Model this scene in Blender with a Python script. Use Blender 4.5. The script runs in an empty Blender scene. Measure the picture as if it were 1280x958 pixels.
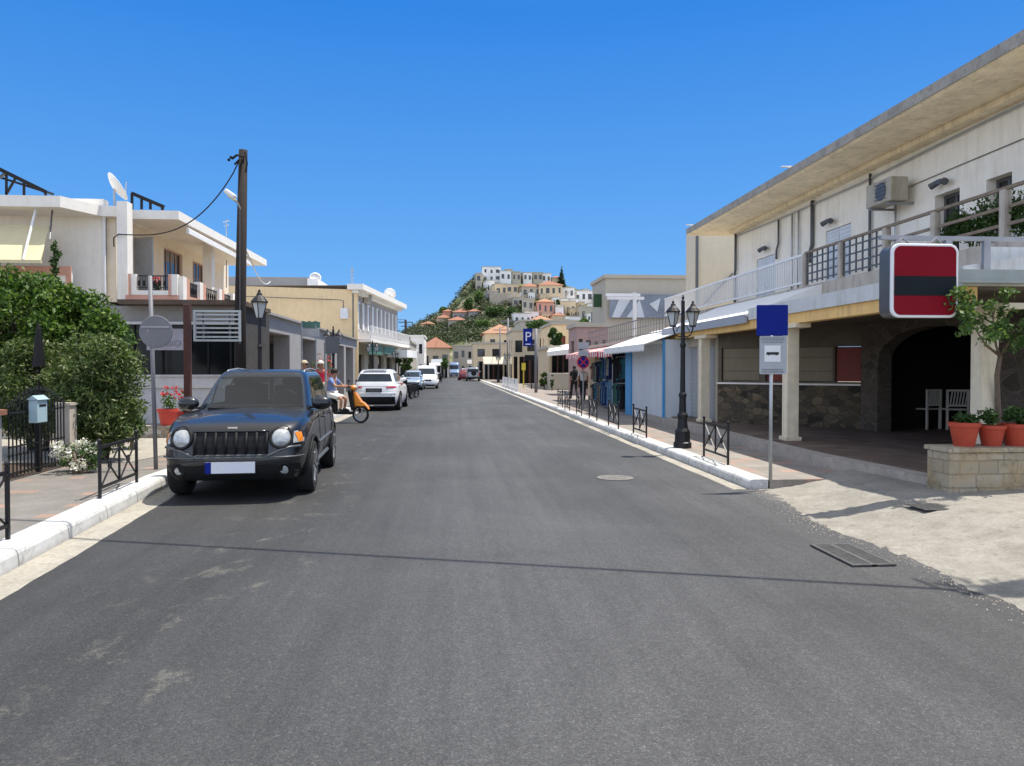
import bpy, bmesh, math, random
import numpy as np
from mathutils import Vector, Matrix
random.seed(7); RNG = np.random.default_rng(11)
R = math.radians
scene = bpy.context.scene
COL = scene.collection

# ------------------------------------------------ camera, sky, sun, exposure
CAMZ = 1.65; YAW = R(4.47); PITCH = R(1.134); F = 960.0
cd = bpy.data.cameras.new('camera'); cam = bpy.data.objects.new('camera', cd); COL.objects.link(cam)
cam.location = (0, 0, CAMZ); cam.rotation_euler = (R(90) - PITCH, 0, -YAW)
cd.sensor_width = 36; cd.lens = 27.0; cd.clip_start = 0.05; cd.clip_end = 6000
scene.camera = cam
SUNV = Vector((0.34, 0.10, 1.0)).normalized()
SUN_EL = math.asin(SUNV.z); SUN_AZ = math.atan2(SUNV.x, SUNV.y)
w = bpy.data.worlds.new('World'); scene.world = w; w.use_nodes = True
nt = w.node_tree; bg = nt.nodes['Background']
sky = nt.nodes.new('ShaderNodeTexSky'); sky.sky_type = 'NISHITA'; sky.sun_disc = False
sky.sun_elevation = SUN_EL; sky.sun_rotation = SUN_AZ
sky.air_density = 1.0; sky.dust_density = 0.3; sky.ozone_density = 4.0; sky.altitude = 50
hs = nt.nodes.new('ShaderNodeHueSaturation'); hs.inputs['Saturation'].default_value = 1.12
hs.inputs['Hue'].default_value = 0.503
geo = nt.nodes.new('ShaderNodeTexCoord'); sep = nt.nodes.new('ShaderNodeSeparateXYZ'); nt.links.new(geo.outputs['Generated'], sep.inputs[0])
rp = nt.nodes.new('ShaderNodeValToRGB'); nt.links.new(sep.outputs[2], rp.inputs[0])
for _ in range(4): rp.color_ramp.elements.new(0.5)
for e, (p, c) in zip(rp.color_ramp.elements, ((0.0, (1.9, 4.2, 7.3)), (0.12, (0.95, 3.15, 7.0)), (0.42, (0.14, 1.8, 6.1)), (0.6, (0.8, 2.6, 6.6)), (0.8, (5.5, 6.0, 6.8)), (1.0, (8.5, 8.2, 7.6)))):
    e.position = p; e.color = (*c, 1)  # topmost stops brightened and whitened above the view, added fill for shaded walls
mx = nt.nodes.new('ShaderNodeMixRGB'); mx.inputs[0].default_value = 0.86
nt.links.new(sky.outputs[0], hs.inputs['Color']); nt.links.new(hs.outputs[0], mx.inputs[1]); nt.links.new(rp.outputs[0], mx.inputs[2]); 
def _m(op, a, b, clamp=False):
    n = nt.nodes.new('ShaderNodeMath'); n.operation = op; n.use_clamp = clamp
    for i, x in ((0, a), (1, b)):
        if hasattr(x, 'node'): nt.links.new(x, n.inputs[i])
        else: n.inputs[i].default_value = x
    return n.outputs[0]
# extra glow added to the unseen sky behind the viewer, filling shaded walls
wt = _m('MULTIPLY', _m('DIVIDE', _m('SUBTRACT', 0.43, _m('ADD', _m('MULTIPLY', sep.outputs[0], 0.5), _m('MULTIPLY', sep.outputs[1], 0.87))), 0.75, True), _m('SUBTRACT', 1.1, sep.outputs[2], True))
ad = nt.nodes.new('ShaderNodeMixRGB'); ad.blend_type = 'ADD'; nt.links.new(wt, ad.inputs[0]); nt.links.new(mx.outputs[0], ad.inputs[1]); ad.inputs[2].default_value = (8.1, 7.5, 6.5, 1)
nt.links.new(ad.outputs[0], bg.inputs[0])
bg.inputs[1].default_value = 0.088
sd = bpy.data.lights.new('sun', 'SUN'); sd.energy = 4.4; sd.angle = R(0.5); sd.color = (1, 0.945, 0.86)
so = bpy.data.objects.new('sun', sd); COL.objects.link(so)
so.rotation_euler = SUNV.to_track_quat('Z', 'Y').to_euler()
vs = scene.view_settings
vs.view_transform = 'Standard'; vs.look = 'None'; vs.gamma = 1; vs.exposure = 0.6; vs.use_curve_mapping = False
scene.cycles.max_bounces = 8; scene.cycles.diffuse_bounces = 4; scene.cycles.glossy_bounces = 4
scene.cycles.use_denoising = True

# ------------------------------------------------ picture coordinates -> real points
FW = Vector((math.sin(YAW) * math.cos(PITCH), math.cos(YAW) * math.cos(PITCH), -math.sin(PITCH)))
RT = Vector((math.cos(YAW), -math.sin(YAW), 0)); UP = RT.cross(FW)
def ray(px, py): return FW + RT * ((px - 640) / F) - UP * ((py - 479) / F)
def G(px, py, z=0.0):
    d = ray(px, py); t = (z - CAMZ) / d.z; return Vector((d.x * t, d.y * t, z))
def AY(px, py, Y):
    d = ray(px, py); t = Y / d.y; return Vector((d.x * t, Y, CAMZ + d.z * t))
def AX(px, py, X):
    d = ray(px, py); t = X / d.x; return Vector((X, d.y * t, CAMZ + d.z * t))
def lerp(a, b, t): return a + (b - a) * t

# ------------------------------------------------ materials
MATS = {}
class NT:
    def __init__(s, name):
        s.m = bpy.data.materials.new(name); s.m.use_nodes = True; s.t = s.m.node_tree
        s.b = s.t.nodes['Principled BSDF']; MATS[name] = s.m
    def n(s, typ, **kw):
        nd = s.t.nodes.new('ShaderNode' + typ)
        for k, v in kw.items():
            if k.startswith('i_'):
                key = k[2:]; key = int(key) if key.isdigit() else key.replace('_', ' ')
                nd.inputs[key].default_value = v
            else: setattr(nd, k, v)
        return nd
    def l(s, a, b): s.t.links.new(a, b)
    def val(s, x, nd, i):
        if hasattr(x, 'node'): s.l(x, nd.inputs[i])
        else: nd.inputs[i].default_value = x
    def math(s, op, a, b=0.0, c=None, clamp=False):
        nd = s.n('Math', operation=op, use_clamp=clamp); s.val(a, nd, 0); s.val(b, nd, 1)
        if c is not None: s.val(c, nd, 2)
        return nd.outputs[0]
    def mix(s, fac, a, b, mode='MIX'):
        nd = s.n('MixRGB', blend_type=mode); s.val(fac, nd, 0)
        for i, c in ((1, a), (2, b)):
            if hasattr(c, 'node'): s.l(c, nd.inputs[i])
            else: nd.inputs[i].default_value = (*c[:3], 1)
        return nd.outputs[0]
    def ramp(s, fac, stops, interp='LINEAR'):
        nd = s.n('ValToRGB'); s.l(fac, nd.inputs[0]); cr = nd.color_ramp; cr.interpolation = interp
        while len(cr.elements) < len(stops): cr.elements.new(0.5)
        for e, (p, c) in zip(cr.elements, stops):
            e.position = p; e.color = (*((c, c, c) if not hasattr(c, '__len__') else c[:3]), 1)
        return nd.outputs[0]
    def coord(s, scale=(1, 1, 1), kind='Object'):
        tc = s.n('TexCoord'); mp = s.n('Mapping'); s.l(tc.outputs[kind], mp.inputs[0]); mp.inputs['Scale'].default_value = scale
        return mp.outputs[0]
    def noise(s, vec, scale, detail=5, rough=0.6, dist=0.0):
        nd = s.n('TexNoise'); s.l(vec, nd.inputs['Vector']); nd.inputs['Scale'].default_value = scale
        nd.inputs['Detail'].default_value = detail; nd.inputs['Roughness'].default_value = rough; nd.inputs['Distortion'].default_value = dist
        return nd.outputs[0]
    def bump(s, h, strength, dist=0.01):
        nd = s.n('Bump'); s.l(h, nd.inputs['Height']); nd.inputs['Strength'].default_value = strength; nd.inputs['Distance'].default_value = dist
        s.l(nd.outputs[0], s.b.inputs['Normal'])
    def fin(s, col=None, rough=None, metal=None, spec=None):
        if col is not None:
            if hasattr(col, 'node'): s.l(col, s.b.inputs['Base Color'])
            else: s.b.inputs['Base Color'].default_value = (*col[:3], 1)
        if rough is not None: s.val(rough, s.b, 'Roughness')
        if metal is not None: s.b.inputs['Metallic'].default_value = metal
        if spec is not None: s.b.inputs['Specular IOR Level'].default_value = spec
        return s.m
def mat(name, col, rough=0.6, metal=0.0, var=0.12, scale=4.0, bump=0.0, bscale=60, spec=0.4, dirt=None, damt=0.5, coat=0.0):
    if name in MATS: return MATS[name]
    t = NT(name); v = t.coord(); c = Vector(col)
    n1 = t.noise(v, scale, 6, 0.65)
    out = t.ramp(n1, [(0.3, c * (1 - var)), (0.7, c * (1 + var))])
    if dirt is not None:
        v2 = t.coord((3.0, 3.0, 0.35)); n2 = t.noise(v2, 2.2, 7, 0.7)
        n3 = t.noise(v, 0.9, 4, 0.6)
        f = t.math('MULTIPLY', t.ramp(n2, [(0.48, 0), (0.75, 1)]), damt)
        out = t.mix(f, out, dirt)
        f2 = t.math('MULTIPLY', t.ramp(n3, [(0.55, 0), (0.8, 1)]), damt * 0.6)
        out = t.mix(f2, out, dirt)
    if bump: t.bump(t.noise(v, bscale, 6, 0.7), bump, 0.02)
    t.fin(out, rough, metal, spec)
    if coat: t.b.inputs['Coat Weight'].default_value = coat; t.b.inputs['Coat Roughness'].default_value = 0.04
    return t.m
def leafmat(name, stops, rough=0.55, trans=0.25):
    t = NT(name); g = t.n('NewGeometry')
    c = t.ramp(g.outputs['Random Per Island'], stops)
    t.fin(c, rough, 0, 0.3)
    tr = t.n('BsdfTranslucent'); mx = t.n('MixShader'); mx.inputs[0].default_value = trans
    c2 = t.mix(1.0, c, (1.3, 1.5, 0.7), 'MULTIPLY')
    t.l(c2, tr.inputs[0]); t.l(t.b.outputs[0], mx.inputs[1]); t.l(tr.outputs[0], mx.inputs[2])
    t.l(mx.outputs[0], t.t.nodes['Material Output'].inputs[0]); return t.m
def glassmat(name, col=(0.012, 0.015, 0.02), rough=0.04):
    t = NT(name); v = t.coord(); n = t.noise(v, 1.5, 3)
    c = Vector(col); t.bump(t.noise(v, 0.8, 2), 0.06, 0.05)
    return t.fin(t.ramp(n, [(0.3, c * 0.7), (0.7, c * 1.5)]), rough, 0, 0.7)

def m_asphalt():
    t = NT('asphalt'); v = t.coord()
    tc = t.n('TexCoord'); sx = t.n('SeparateXYZ'); t.l(tc.outputs['Object'], sx.inputs[0]); X, Y = sx.outputs[0], sx.outputs[1]
    big = t.noise(t.coord((1, 0.25, 1)), 0.55, 5, 0.55)
    
    rot = t.n('Mapping'); rot.inputs['Rotation'].default_value = (0, 0, 0.65); t.l(v, rot.inputs[0])
    def grain(sc):
        vo = t.n('TexVoronoi'); t.l(rot.outputs[0], vo.inputs['Vector']); vo.inputs['Scale'].default_value = sc; vo.inputs['Randomness'].default_value = 1.0
        sp_ = t.n('SeparateColor'); t.l(vo.outputs['Color'], sp_.inputs[0]); return sp_.outputs[0]
    fine = grain(85); fine2 = grain(210)
    base = t.ramp(big, [(0.3, (0.05, 0.05, 0.05)), (0.72, (0.063, 0.063, 0.0635))])
    # newer dark mat along the left kerb, edge wandering
    edge = t.math('ADD', X, t.math('MULTIPLY', t.noise(t.coord((0.4, 0.12, 1)), 0.8, 4), 2.0))
    fdark = t.ramp(t.math('MULTIPLY_ADD', edge, -0.35, 0.42, clamp=True), [(0.1, 0), (0.7, 1)])
    base = t.mix(t.math('MULTIPLY', fdark, 0.8), base, (0.03, 0.0298, 0.029))
    # bluish worn lane centre
    lane = t.ramp(t.math('ABSOLUTE', t.math('SUBTRACT', X, t.math('ADD', 0.6, t.math('MULTIPLY', big, 0.6)))), [(0.0, 1), (0.1, 0.9), (0.9, 0)])
    base = t.mix(t.math('MULTIPLY', lane, 0.25), base, (0.08, 0.0795, 0.079))
    # seams between the paver's passes
    for off, amp, st in ((0.15, 0.25, 0.35), (-1.55, 0.2, 0.25), (2.6, 0.3, 0.2)):
        wob = t.math('MULTIPLY', t.noise(t.coord((0.02, 0.25, 1)), 1.0, 5), amp)
        d = t.math('ABSOLUTE', t.math('SUBTRACT', X, t.math('ADD', off, wob)))
        ln = t.ramp(d, [(0.0, 0.6), (0.02, 0.35), (0.07, 0)])
        base = t.mix(t.math('MULTIPLY', ln, t.math('MULTIPLY', st, t.ramp(t.noise(v, 3, 4), [(0.4, 0), (0.6, 1)]))), base, (0.02, 0.02, 0.02))
    # dried pale spills and dust
    sp = t.noise(t.coord((1, 0.7, 1)), 2.9, 8, 0.75, 0.4); lft = t.ramp(t.math('ABSOLUTE', t.math('ADD', X, 1.75)), [(0.2, 1), (0.9, 0.06)])
    f = t.math('MULTIPLY', t.ramp(sp, [(0.56, 0), (0.72, 1)]), t.math('MULTIPLY', lft, 0.7))
    base = t.mix(f, base, (0.16, 0.155, 0.125))
    sp2 = t.noise(v, 9, 5, 0.6); base = t.mix(t.math('MULTIPLY', t.ramp(sp2, [(0.74, 0), (0.78, 1)]), 0.7), base, (0.3, 0.29, 0.26))
    # dusty edges along both kerbs
    ed = t.math('ABSOLUTE', t.math('ADD', X, -0.15)); ed = t.math('ADD', ed, t.math('MULTIPLY', t.noise(v, 2.5, 6, 0.7), 0.9))
    base = t.mix(t.math('MULTIPLY', t.ramp(t.math('MULTIPLY', ed, 0.2), [(0.84, 0), (0.97, 1)]), 0.6), base, (0.2, 0.185, 0.16))
    # long streaks left by the paver and by tyres
    stk = t.noise(t.coord((1.6, 0.06, 1)), 2.2, 6, 0.7)
    base = t.mix(1.0, base, t.ramp(stk, [(0.3, 0.8), (0.7, 1.16)]), 'MULTIPLY')
    patch = t.noise(v, 0.35, 6, 0.65, 0.5); base = t.mix(1.0, base, t.ramp(patch, [(0.38, 0.84), (0.62, 1.1)]), 'MULTIPLY')
    g3 = grain(40)
    base = t.mix(1.0, base, t.ramp(fine2, [(0.0, 0.68), (0.6, 1.05), (0.9, 1.35), (1.0, 2.0)]), 'MULTIPLY')
    base = t.mix(1.0, base, t.ramp(fine, [(0.0, 0.84), (0.6, 1.03), (0.92, 1.2), (1.0, 1.5)]), 'MULTIPLY')
    base = t.mix(1.0, base, t.ramp(g3, [(0.0, 0.93), (1.0, 1.07)]), 'MULTIPLY')
    t.bump(fine2, 0.25, 0.003)
    return t.fin(base, 0.75, 0, 0.35)
def m_paving(name, tile, cA, cB, cC, frac, grout=(0.2, 0.19, 0.17)):
    t = NT(name); tc = t.n('TexCoord'); sx = t.n('SeparateXYZ'); t.l(tc.outputs['Object'], sx.inputs[0])
    u = t.math('DIVIDE', sx.outputs[0], tile); v = t.math('DIVIDE', sx.outputs[1], tile)
    cv = t.n('CombineXYZ'); t.l(t.math('FLOOR', u), cv.inputs[0]); t.l(t.math('FLOOR', v), cv.inputs[1])
    wn = t.n('TexWhiteNoise', noise_dimensions='2D'); t.l(cv.outputs[0], wn.inputs['Vector'])
    c = t.ramp(wn.outputs['Value'], [(0.0, cA), (1 - frac * 1.6, cB), (1 - frac, cB), (1 - frac + 0.001, cC)])
    fu = t.math('ABSOLUTE', t.math('SUBTRACT', t.math('FRACT', u), 0.5)); fv = t.math('ABSOLUTE', t.math('SUBTRACT', t.math('FRACT', v), 0.5))
    g = t.ramp(t.math('MAXIMUM', fu, fv), [(0.47, 0), (0.492, 1)])
    c = t.mix(t.math('MULTIPLY', g, 0.8), c, grout)
    vv = t.coord(); n = t.noise(vv, 1.3, 7, 0.7)
    c = t.mix(t.math('MULTIPLY', t.ramp(n, [(0.4, 0), (0.75, 1)]), 0.45), c, Vector(cB) * 0.55)
    c = t.mix(1.0, c, t.ramp(t.noise(vv, 45, 3), [(0.3, 0.85), (0.7, 1.12)]), 'MULTIPLY')
    t.bump(t.math('MULTIPLY_ADD', g, -1.0, t.math('MULTIPLY', n, 0.3)), 0.5, 0.008)
    return t.fin(c, 0.8, 0, 0.3)
def m_stone(name, cols, scale, mortar, mw=0.06, flat=(1, 1, 1.6), bump=0.8):
    t = NT(name); v = t.coord(flat)
    nv = t.n('MixRGB', blend_type='ADD'); nv.inputs[0].default_value = 0.12; t.l(v, nv.inputs[1])
    nn = t.n('TexNoise'); nn.inputs['Scale'].default_value = 3; t.l(v, nn.inputs['Vector']); t.l(nn.outputs[1], nv.inputs[2])
    vo = t.n('TexVoronoi'); t.l(nv.outputs[0], vo.inputs['Vector']); vo.inputs['Scale'].default_value = scale
    ve = t.n('TexVoronoi', feature='DISTANCE_TO_EDGE'); t.l(nv.outputs[0], ve.inputs['Vector']); ve.inputs['Scale'].default_value = scale
    sp = t.n('SeparateColor'); t.l(vo.outputs['Color'], sp.inputs[0])
    c = t.ramp(sp.outputs[0], [(i / (len(cols) - 1), k) for i, k in enumerate(cols)])
    c = t.mix(1.0, c, t.ramp(t.noise(v, 14, 6, 0.7), [(0.3, 0.7), (0.7, 1.25)]), 'MULTIPLY')
    g = t.ramp(ve.outputs['Distance'], [(mw * 0.4, 1), (mw, 0)])
    c = t.mix(g, c, mortar)
    t.bump(t.math('MULTIPLY_ADD', g, -1.0, t.math('MULTIPLY', t.noise(v, 20, 5), 0.4)), bump, 0.02)
    return t.fin(c, 0.85, 0, 0.25)
def m_concrete(name, cA, cB, scale=1.2, pit=0.4):
    t = NT(name); v = t.coord(); n = t.noise(v, scale, 9, 0.72); n2 = t.noise(v, scale * 14, 5, 0.7)
    c = t.ramp(n, [(0.3, cA), (0.7, cB)])
    c = t.mix(t.math('MULTIPLY', t.ramp(t.noise(v, scale * 3.1, 7, 0.75, 0.6), [(0.52, 0), (0.68, 1)]), pit), c, Vector(cA) * 0.5)
    c = t.mix(1.0, c, t.ramp(n2, [(0.3, 0.82), (0.7, 1.15)]), 'MULTIPLY')
    t.bump(n2, 0.5, 0.012); return t.fin(c, 0.85, 0, 0.25)
def m_tile(name, cA, cB, axis=0, freq=5.0):
    t = NT(name); tc = t.n('TexCoord'); sx = t.n('SeparateXYZ'); t.l(tc.outputs['Object'], sx.inputs[0])
    a = t.math('SINE', t.math('MULTIPLY', sx.outputs[axis], freq * 6.283)); b = t.math('FRACT', t.math('MULTIPLY', sx.outputs[2], 6.0))
    h = t.math('ADD', a, t.math('MULTIPLY', b, 0.6)); v = t.coord()
    c = t.ramp(t.noise(v, 5, 6, 0.7), [(0.3, cA), (0.7, cB)])
    c = t.mix(t.math('MULTIPLY', t.ramp(a, [(0.0, 1), (0.35, 0)]), 0.4), c, Vector(cA) * 0.5)
    t.bump(h, 0.6, 0.04); return t.fin(c, 0.8, 0, 0.2)
def m_stripe(name, cA, cB, axis, freq, duty=0.5):
    t = NT(name); tc = t.n('TexCoord'); sx = t.n('SeparateXYZ'); t.l(tc.outputs['Object'], sx.inputs[0])
    f = t.ramp(t.math('FRACT', t.math('MULTIPLY', sx.outputs[axis], freq)), [(0, 0), (duty, 1)], 'CONSTANT')
    return t.fin(t.mix(f, cA, cB), 0.8, 0, 0.2)
def m_slat(name, cA, cB, axis, freq, rough=0.5):
    t = NT(name); tc = t.n('TexCoord'); sx = t.n('SeparateXYZ'); t.l(tc.outputs['Object'], sx.inputs[0])
    fr = t.math('FRACT', t.math('MULTIPLY', sx.outputs[axis], freq))
    c = t.ramp(t.noise(t.coord((1, 1, 0.3)), 2.5, 6, 0.7), [(0.3, cA), (0.7, cB)])
    c = t.mix(t.ramp(fr, [(0.0, 0.7), (0.1, 0)]), c, Vector(cA) * 0.35)
    t.bump(fr, 0.5, 0.01); return t.fin(c, rough, 0, 0.4)

m_asphalt()
m_paving('pavement_left_tiles', 0.2, (0.17, 0.158, 0.14), (0.2, 0.184, 0.165), (0.3, 0.2, 0.15), 0.1)
m_paving('pavement_right_tiles', 0.3, (0.23, 0.205, 0.178), (0.29, 0.26, 0.225), (0.33, 0.23, 0.185), 0.2)
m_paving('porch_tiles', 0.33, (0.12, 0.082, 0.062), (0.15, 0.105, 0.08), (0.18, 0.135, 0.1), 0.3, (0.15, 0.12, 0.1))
m_concrete('forecourt_concrete', (0.19, 0.175, 0.148), (0.315, 0.295, 0.252), 2.6, 0.45)
m_concrete('gutter_concrete', (0.26, 0.24, 0.2), (0.39, 0.36, 0.3), 1.5, 0.5)
def m_kerb():
    t = NT('kerb_white'); v = t.coord(); tc = t.n('TexCoord'); sx = t.n('SeparateXYZ'); t.l(tc.outputs['Object'], sx.inputs[0])
    n = t.noise(v, 2.5, 9, .72); c = t.ramp(n, [(.3, (.42, .42, .4)), (.7, (.6, .6, .585))])
    c = t.mix(t.math('MULTIPLY', t.ramp(t.noise(v, 7, 8, .8, .6), [(.52, 0), (.62, 1)]), .55), c, (.2, .19, .17))
    low = t.ramp(t.math('ADD', sx.outputs[2], t.math('MULTIPLY', t.noise(v, 6, 5), .08)), [(.03, 1), (.1, 0)])
    c = t.mix(t.math('MULTIPLY', low, .6), c, (.24, .22, .19))
    j = t.ramp(t.math('ABSOLUTE', t.math('SUBTRACT', t.math('FRACT', t.math('MULTIPLY', sx.outputs[1], .98)), .5)), [(.0, 1), (.008, .7), (.014, 0)])
    c = t.mix(t.math('MULTIPLY', j, .75), c, (.1, .095, .085)); t.bump(t.math('MULTIPLY_ADD', j, -1.0, t.math('MULTIPLY', t.noise(v, 30, 5), .3)), .6, .01)
    return t.fin(c, .8, 0, .25)
m_kerb()
m_concrete('roof_slab_concrete', (0.24, 0.225, 0.2), (0.42, 0.39, 0.34), 3.0, 0.6)
m_concrete('step_concrete', (0.3, 0.27, 0.23), (0.45, 0.4, 0.34), 3.0, 0.4)
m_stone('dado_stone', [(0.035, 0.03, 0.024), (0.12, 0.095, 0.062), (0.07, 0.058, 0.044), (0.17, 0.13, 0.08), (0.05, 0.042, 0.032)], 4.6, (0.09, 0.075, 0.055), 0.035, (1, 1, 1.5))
def m_ashlar(name, bw, bh, cols, mortar):
    t = NT(name); tc = t.n('TexCoord'); sx = t.n('SeparateXYZ'); t.l(tc.outputs['Object'], sx.inputs[0])
    cv = t.n('CombineXYZ'); t.l(t.math('ADD', sx.outputs[0], sx.outputs[1]), cv.inputs[0]); t.l(sx.outputs[2], cv.inputs[1])
    ns = t.n('TexNoise'); ns.inputs['Scale'].default_value = 5; t.l(cv.outputs[0], ns.inputs['Vector'])
    ad = t.n('MixRGB', blend_type='ADD'); ad.inputs[0].default_value = 0.03; t.l(cv.outputs[0], ad.inputs[1]); t.l(ns.outputs[1], ad.inputs[2])
    b = t.n('TexBrick'); t.l(ad.outputs[0], b.inputs['Vector']); b.offset = 0.43; b.squash = 0.7; b.squash_frequency = 2
    for k, v in (('Scale', 1.0), ('Brick Width', bw), ('Row Height', bh), ('Mortar Size', 0.008), ('Mortar Smooth', 0.3), ('Bias', 0.0)): b.inputs[k].default_value = v
    b.inputs['Color1'].default_value = (*cols[0], 1); b.inputs['Color2'].default_value = (*cols[1], 1); b.inputs['Mortar'].default_value = (*mortar, 1)
    v = t.coord(); n1 = t.noise(v, 2.2, 8, 0.75)
    c = t.mix(t.ramp(n1, [(0.42, 0), (0.6, 1)]), b.outputs['Color'], cols[2])
    c = t.mix(t.math('MULTIPLY', t.ramp(t.noise(v, 4.5, 8, 0.8, 0.5), [(0.5, 0), (0.68, 1)]), 0.8), c, cols[3])
    t.bump(t.math('MULTIPLY_ADD', b.outputs['Fac'], -1.0, t.math('MULTIPLY', t.noise(v, 18, 6, 0.75), 0.8)), 0.8, 0.015)
    return t.fin(c, 0.88, 0, 0.2)
m_ashlar('ashlar_stone', .34, .16, [(0.42, 0.37, 0.28), (0.3, 0.27, 0.2), (0.4, 0.3, 0.17), (0.13, 0.12, 0.095)], (0.26, 0.22, 0.16))
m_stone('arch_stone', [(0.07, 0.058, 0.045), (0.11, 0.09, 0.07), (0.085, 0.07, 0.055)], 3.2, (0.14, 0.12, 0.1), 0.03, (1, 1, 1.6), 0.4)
m_stone('border_stone', [(0.5, 0.45, 0.36), (0.4, 0.3, 0.2), (0.6, 0.56, 0.48)], 5, (0.4, 0.36, 0.3), 0.05)
SHUT = m_slat('roller_shutter_grey', (0.3, 0.31, 0.32), (0.38, 0.39, 0.4), 2, 9)
m_slat('panel_beige', (0.17, 0.135, 0.08), (0.22, 0.175, 0.11), 2, 3.2)
m_slat('hut_white', (0.5, 0.53, 0.56), (0.6, 0.63, 0.66), 1, 4.5)
m_slat('parasol_grey', (0.27, 0.28, 0.3), (0.36, 0.37, 0.4), 2, 14)
m_tile('roof_tile_red', (0.3, 0.13, 0.085), (0.45, 0.23, 0.15))
m_tile('roof_tile_orange', (0.38, 0.2, 0.12), (0.52, 0.31, 0.2))
m_stripe('awning_red_stripes', (0.55, 0.03, 0.03), (0.75, 0.72, 0.68), 1, 2.4)
mat('plaster_right', (0.92, 0.87, 0.76), 0.85, var=0.04, bump=0.25, bscale=30, dirt=(0.6, 0.48, 0.33), damt=0.4)
mat('plaster_soffit', (0.9, 0.76, 0.52), 0.9, var=0.1, scale=2, bump=0.3, bscale=12, dirt=(0.4, 0.3, 0.18), damt=0.6)
mat('plaster_white', (0.82, 0.78, 0.7), 0.85, var=0.05, bump=0.15, dirt=(0.5, 0.45, 0.36), damt=0.25)
mat('plaster_cream', (0.62, 0.5, 0.33), 0.85, var=0.06, bump=0.15, dirt=(0.45, 0.36, 0.24), damt=0.3)
mat('plaster_yellow', (0.86, 0.64, 0.36), 0.85, var=0.06, bump=0.2, bscale=14, dirt=(0.46, 0.36, 0.22), damt=0.3)
mat('plaster_beige', (0.44, 0.4, 0.32), 0.85, var=0.05, dirt=(0.4, 0.36, 0.3), damt=0.3)
mat('plaster_grey', (0.3, 0.29, 0.28), 0.85, var=0.06, dirt=(0.2, 0.19, 0.18), damt=0.3)
mat('plaster_dark_grey', (0.22, 0.21, 0.2), 0.8, var=0.06)
mat('plaster_pink', (0.6, 0.32, 0.23), 0.85, var=0.08)
mat('beam_ochre', (0.85, 0.55, 0.2), 0.7, var=0.1, dirt=(0.35, 0.22, 0.12), damt=0.6)
mat('fascia_white', (0.6, 0.61, 0.6), 0.7, var=0.08, dirt=(0.36, 0.33, 0.27), damt=0.6)
mat('fabric_white', (0.78, 0.77, 0.74), 0.85, var=0.04)
mat('fabric_sand', (0.62, 0.54, 0.33), 0.9, var=0.05)
mat('black_iron', (0.016, 0.016, 0.018), 0.45, 0.3, var=0.2)
mat('grey_steel', (0.3, 0.3, 0.31), 0.4, 0.6, var=0.15)
mat('galvanised', (0.42, 0.43, 0.43), 0.45, 0.5, var=0.12)
mat('white_metal', (0.75, 0.75, 0.74), 0.5, var=0.06)
mat('green_grey_metal', (0.3, 0.33, 0.31), 0.6, 0.1, var=0.1, dirt=(0.3, 0.2, 0.12), damt=0.4)
mat('pole_wood', (0.014, 0.010, 0.008), 0.85, var=0.4, scale=9, bump=0.4)
mat('post_brown', (0.07, 0.025, 0.018), 0.6, var=0.25, scale=8)
mat('rail_wood', (0.22, 0.17, 0.12), 0.8, var=0.25, scale=9, bump=0.3)
mat('post_stained', (0.45, 0.4, 0.33), 0.85, var=0.12, dirt=(0.12, 0.1, 0.08), damt=0.8)
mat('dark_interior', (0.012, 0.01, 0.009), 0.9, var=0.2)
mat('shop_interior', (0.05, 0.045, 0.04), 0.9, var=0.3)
mat('blue_paint', (0.05, 0.28, 0.55), 0.5, var=0.08)
mat('blue_sign', (0.004, 0.016, 0.2), 0.6, var=0.05, spec=0.15)
mat('sign_back', (0.17, 0.17, 0.18), 0.6, 0.2, var=0.1)
mat('sign_crimson', (0.2, 0.003, 0.012), 0.6, var=0.06, spec=0.12)
mat('sign_charcoal', (0.01, 0.015, 0.018), 0.6, var=0.05, spec=0.12)
mat('sign_grey', (0.36, 0.38, 0.41), 0.5, 0.2, var=0.06)
mat('sign_white', (0.72, 0.73, 0.74), 0.5, var=0.03)
mat('sign_red', (0.5, 0.02, 0.02), 0.5, var=0.03)
mat('sign_yellow', (0.7, 0.55, 0.05), 0.5, var=0.03)
mat('sign_print', (0.2, 0.21, 0.24), 0.6, var=0.1)
mat('sign_black', (0.015, 0.015, 0.017), 0.5, var=0.1)
mat('terracotta', (0.4, 0.055, 0.025), 0.65, var=0.12, scale=6, bump=0.1)
mat('pot_red', (0.55, 0.06, 0.04), 0.55, var=0.1)
mat('soil', (0.06, 0.04, 0.025), 0.95, var=0.3, scale=30)
mat('bark', (0.16, 0.12, 0.085), 0.9, var=0.3, scale=14, bump=0.6)
mat('bark_dark', (0.07, 0.055, 0.04), 0.9, var=0.3, scale=14, bump=0.6)
mat('paint_navy', (0.006, 0.007, 0.010), 0.35, 0.0, var=0.2, coat=0.7, spec=0.3)
mat('paint_white', (0.72, 0.73, 0.74), 0.35, var=0.02, coat=0.7)
mat('paint_silver', (0.34, 0.42, 0.5), 0.3, 0.5, var=0.04, coat=0.8)
mat('paint_blue', (0.16, 0.24, 0.42), 0.35, 0.2, var=0.04, coat=0.6)
mat('paint_grey', (0.26, 0.28, 0.3), 0.3, 0.5, var=0.04, coat=0.8)
mat('paint_maroon', (0.16, 0.02, 0.03), 0.3, 0.2, var=0.04, coat=0.8)
mat('paint_orange', (0.8, 0.26, 0.02), 0.3, var=0.04, coat=0.8)
mat('plastic_black', (0.011, 0.011, 0.012), 0.6, var=0.15, spec=0.2)
mat('plastic_grey', (0.1, 0.105, 0.11), 0.4, 0.2, var=0.1)
mat('tyre', (0.014, 0.014, 0.014), 0.85, var=0.2)
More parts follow.
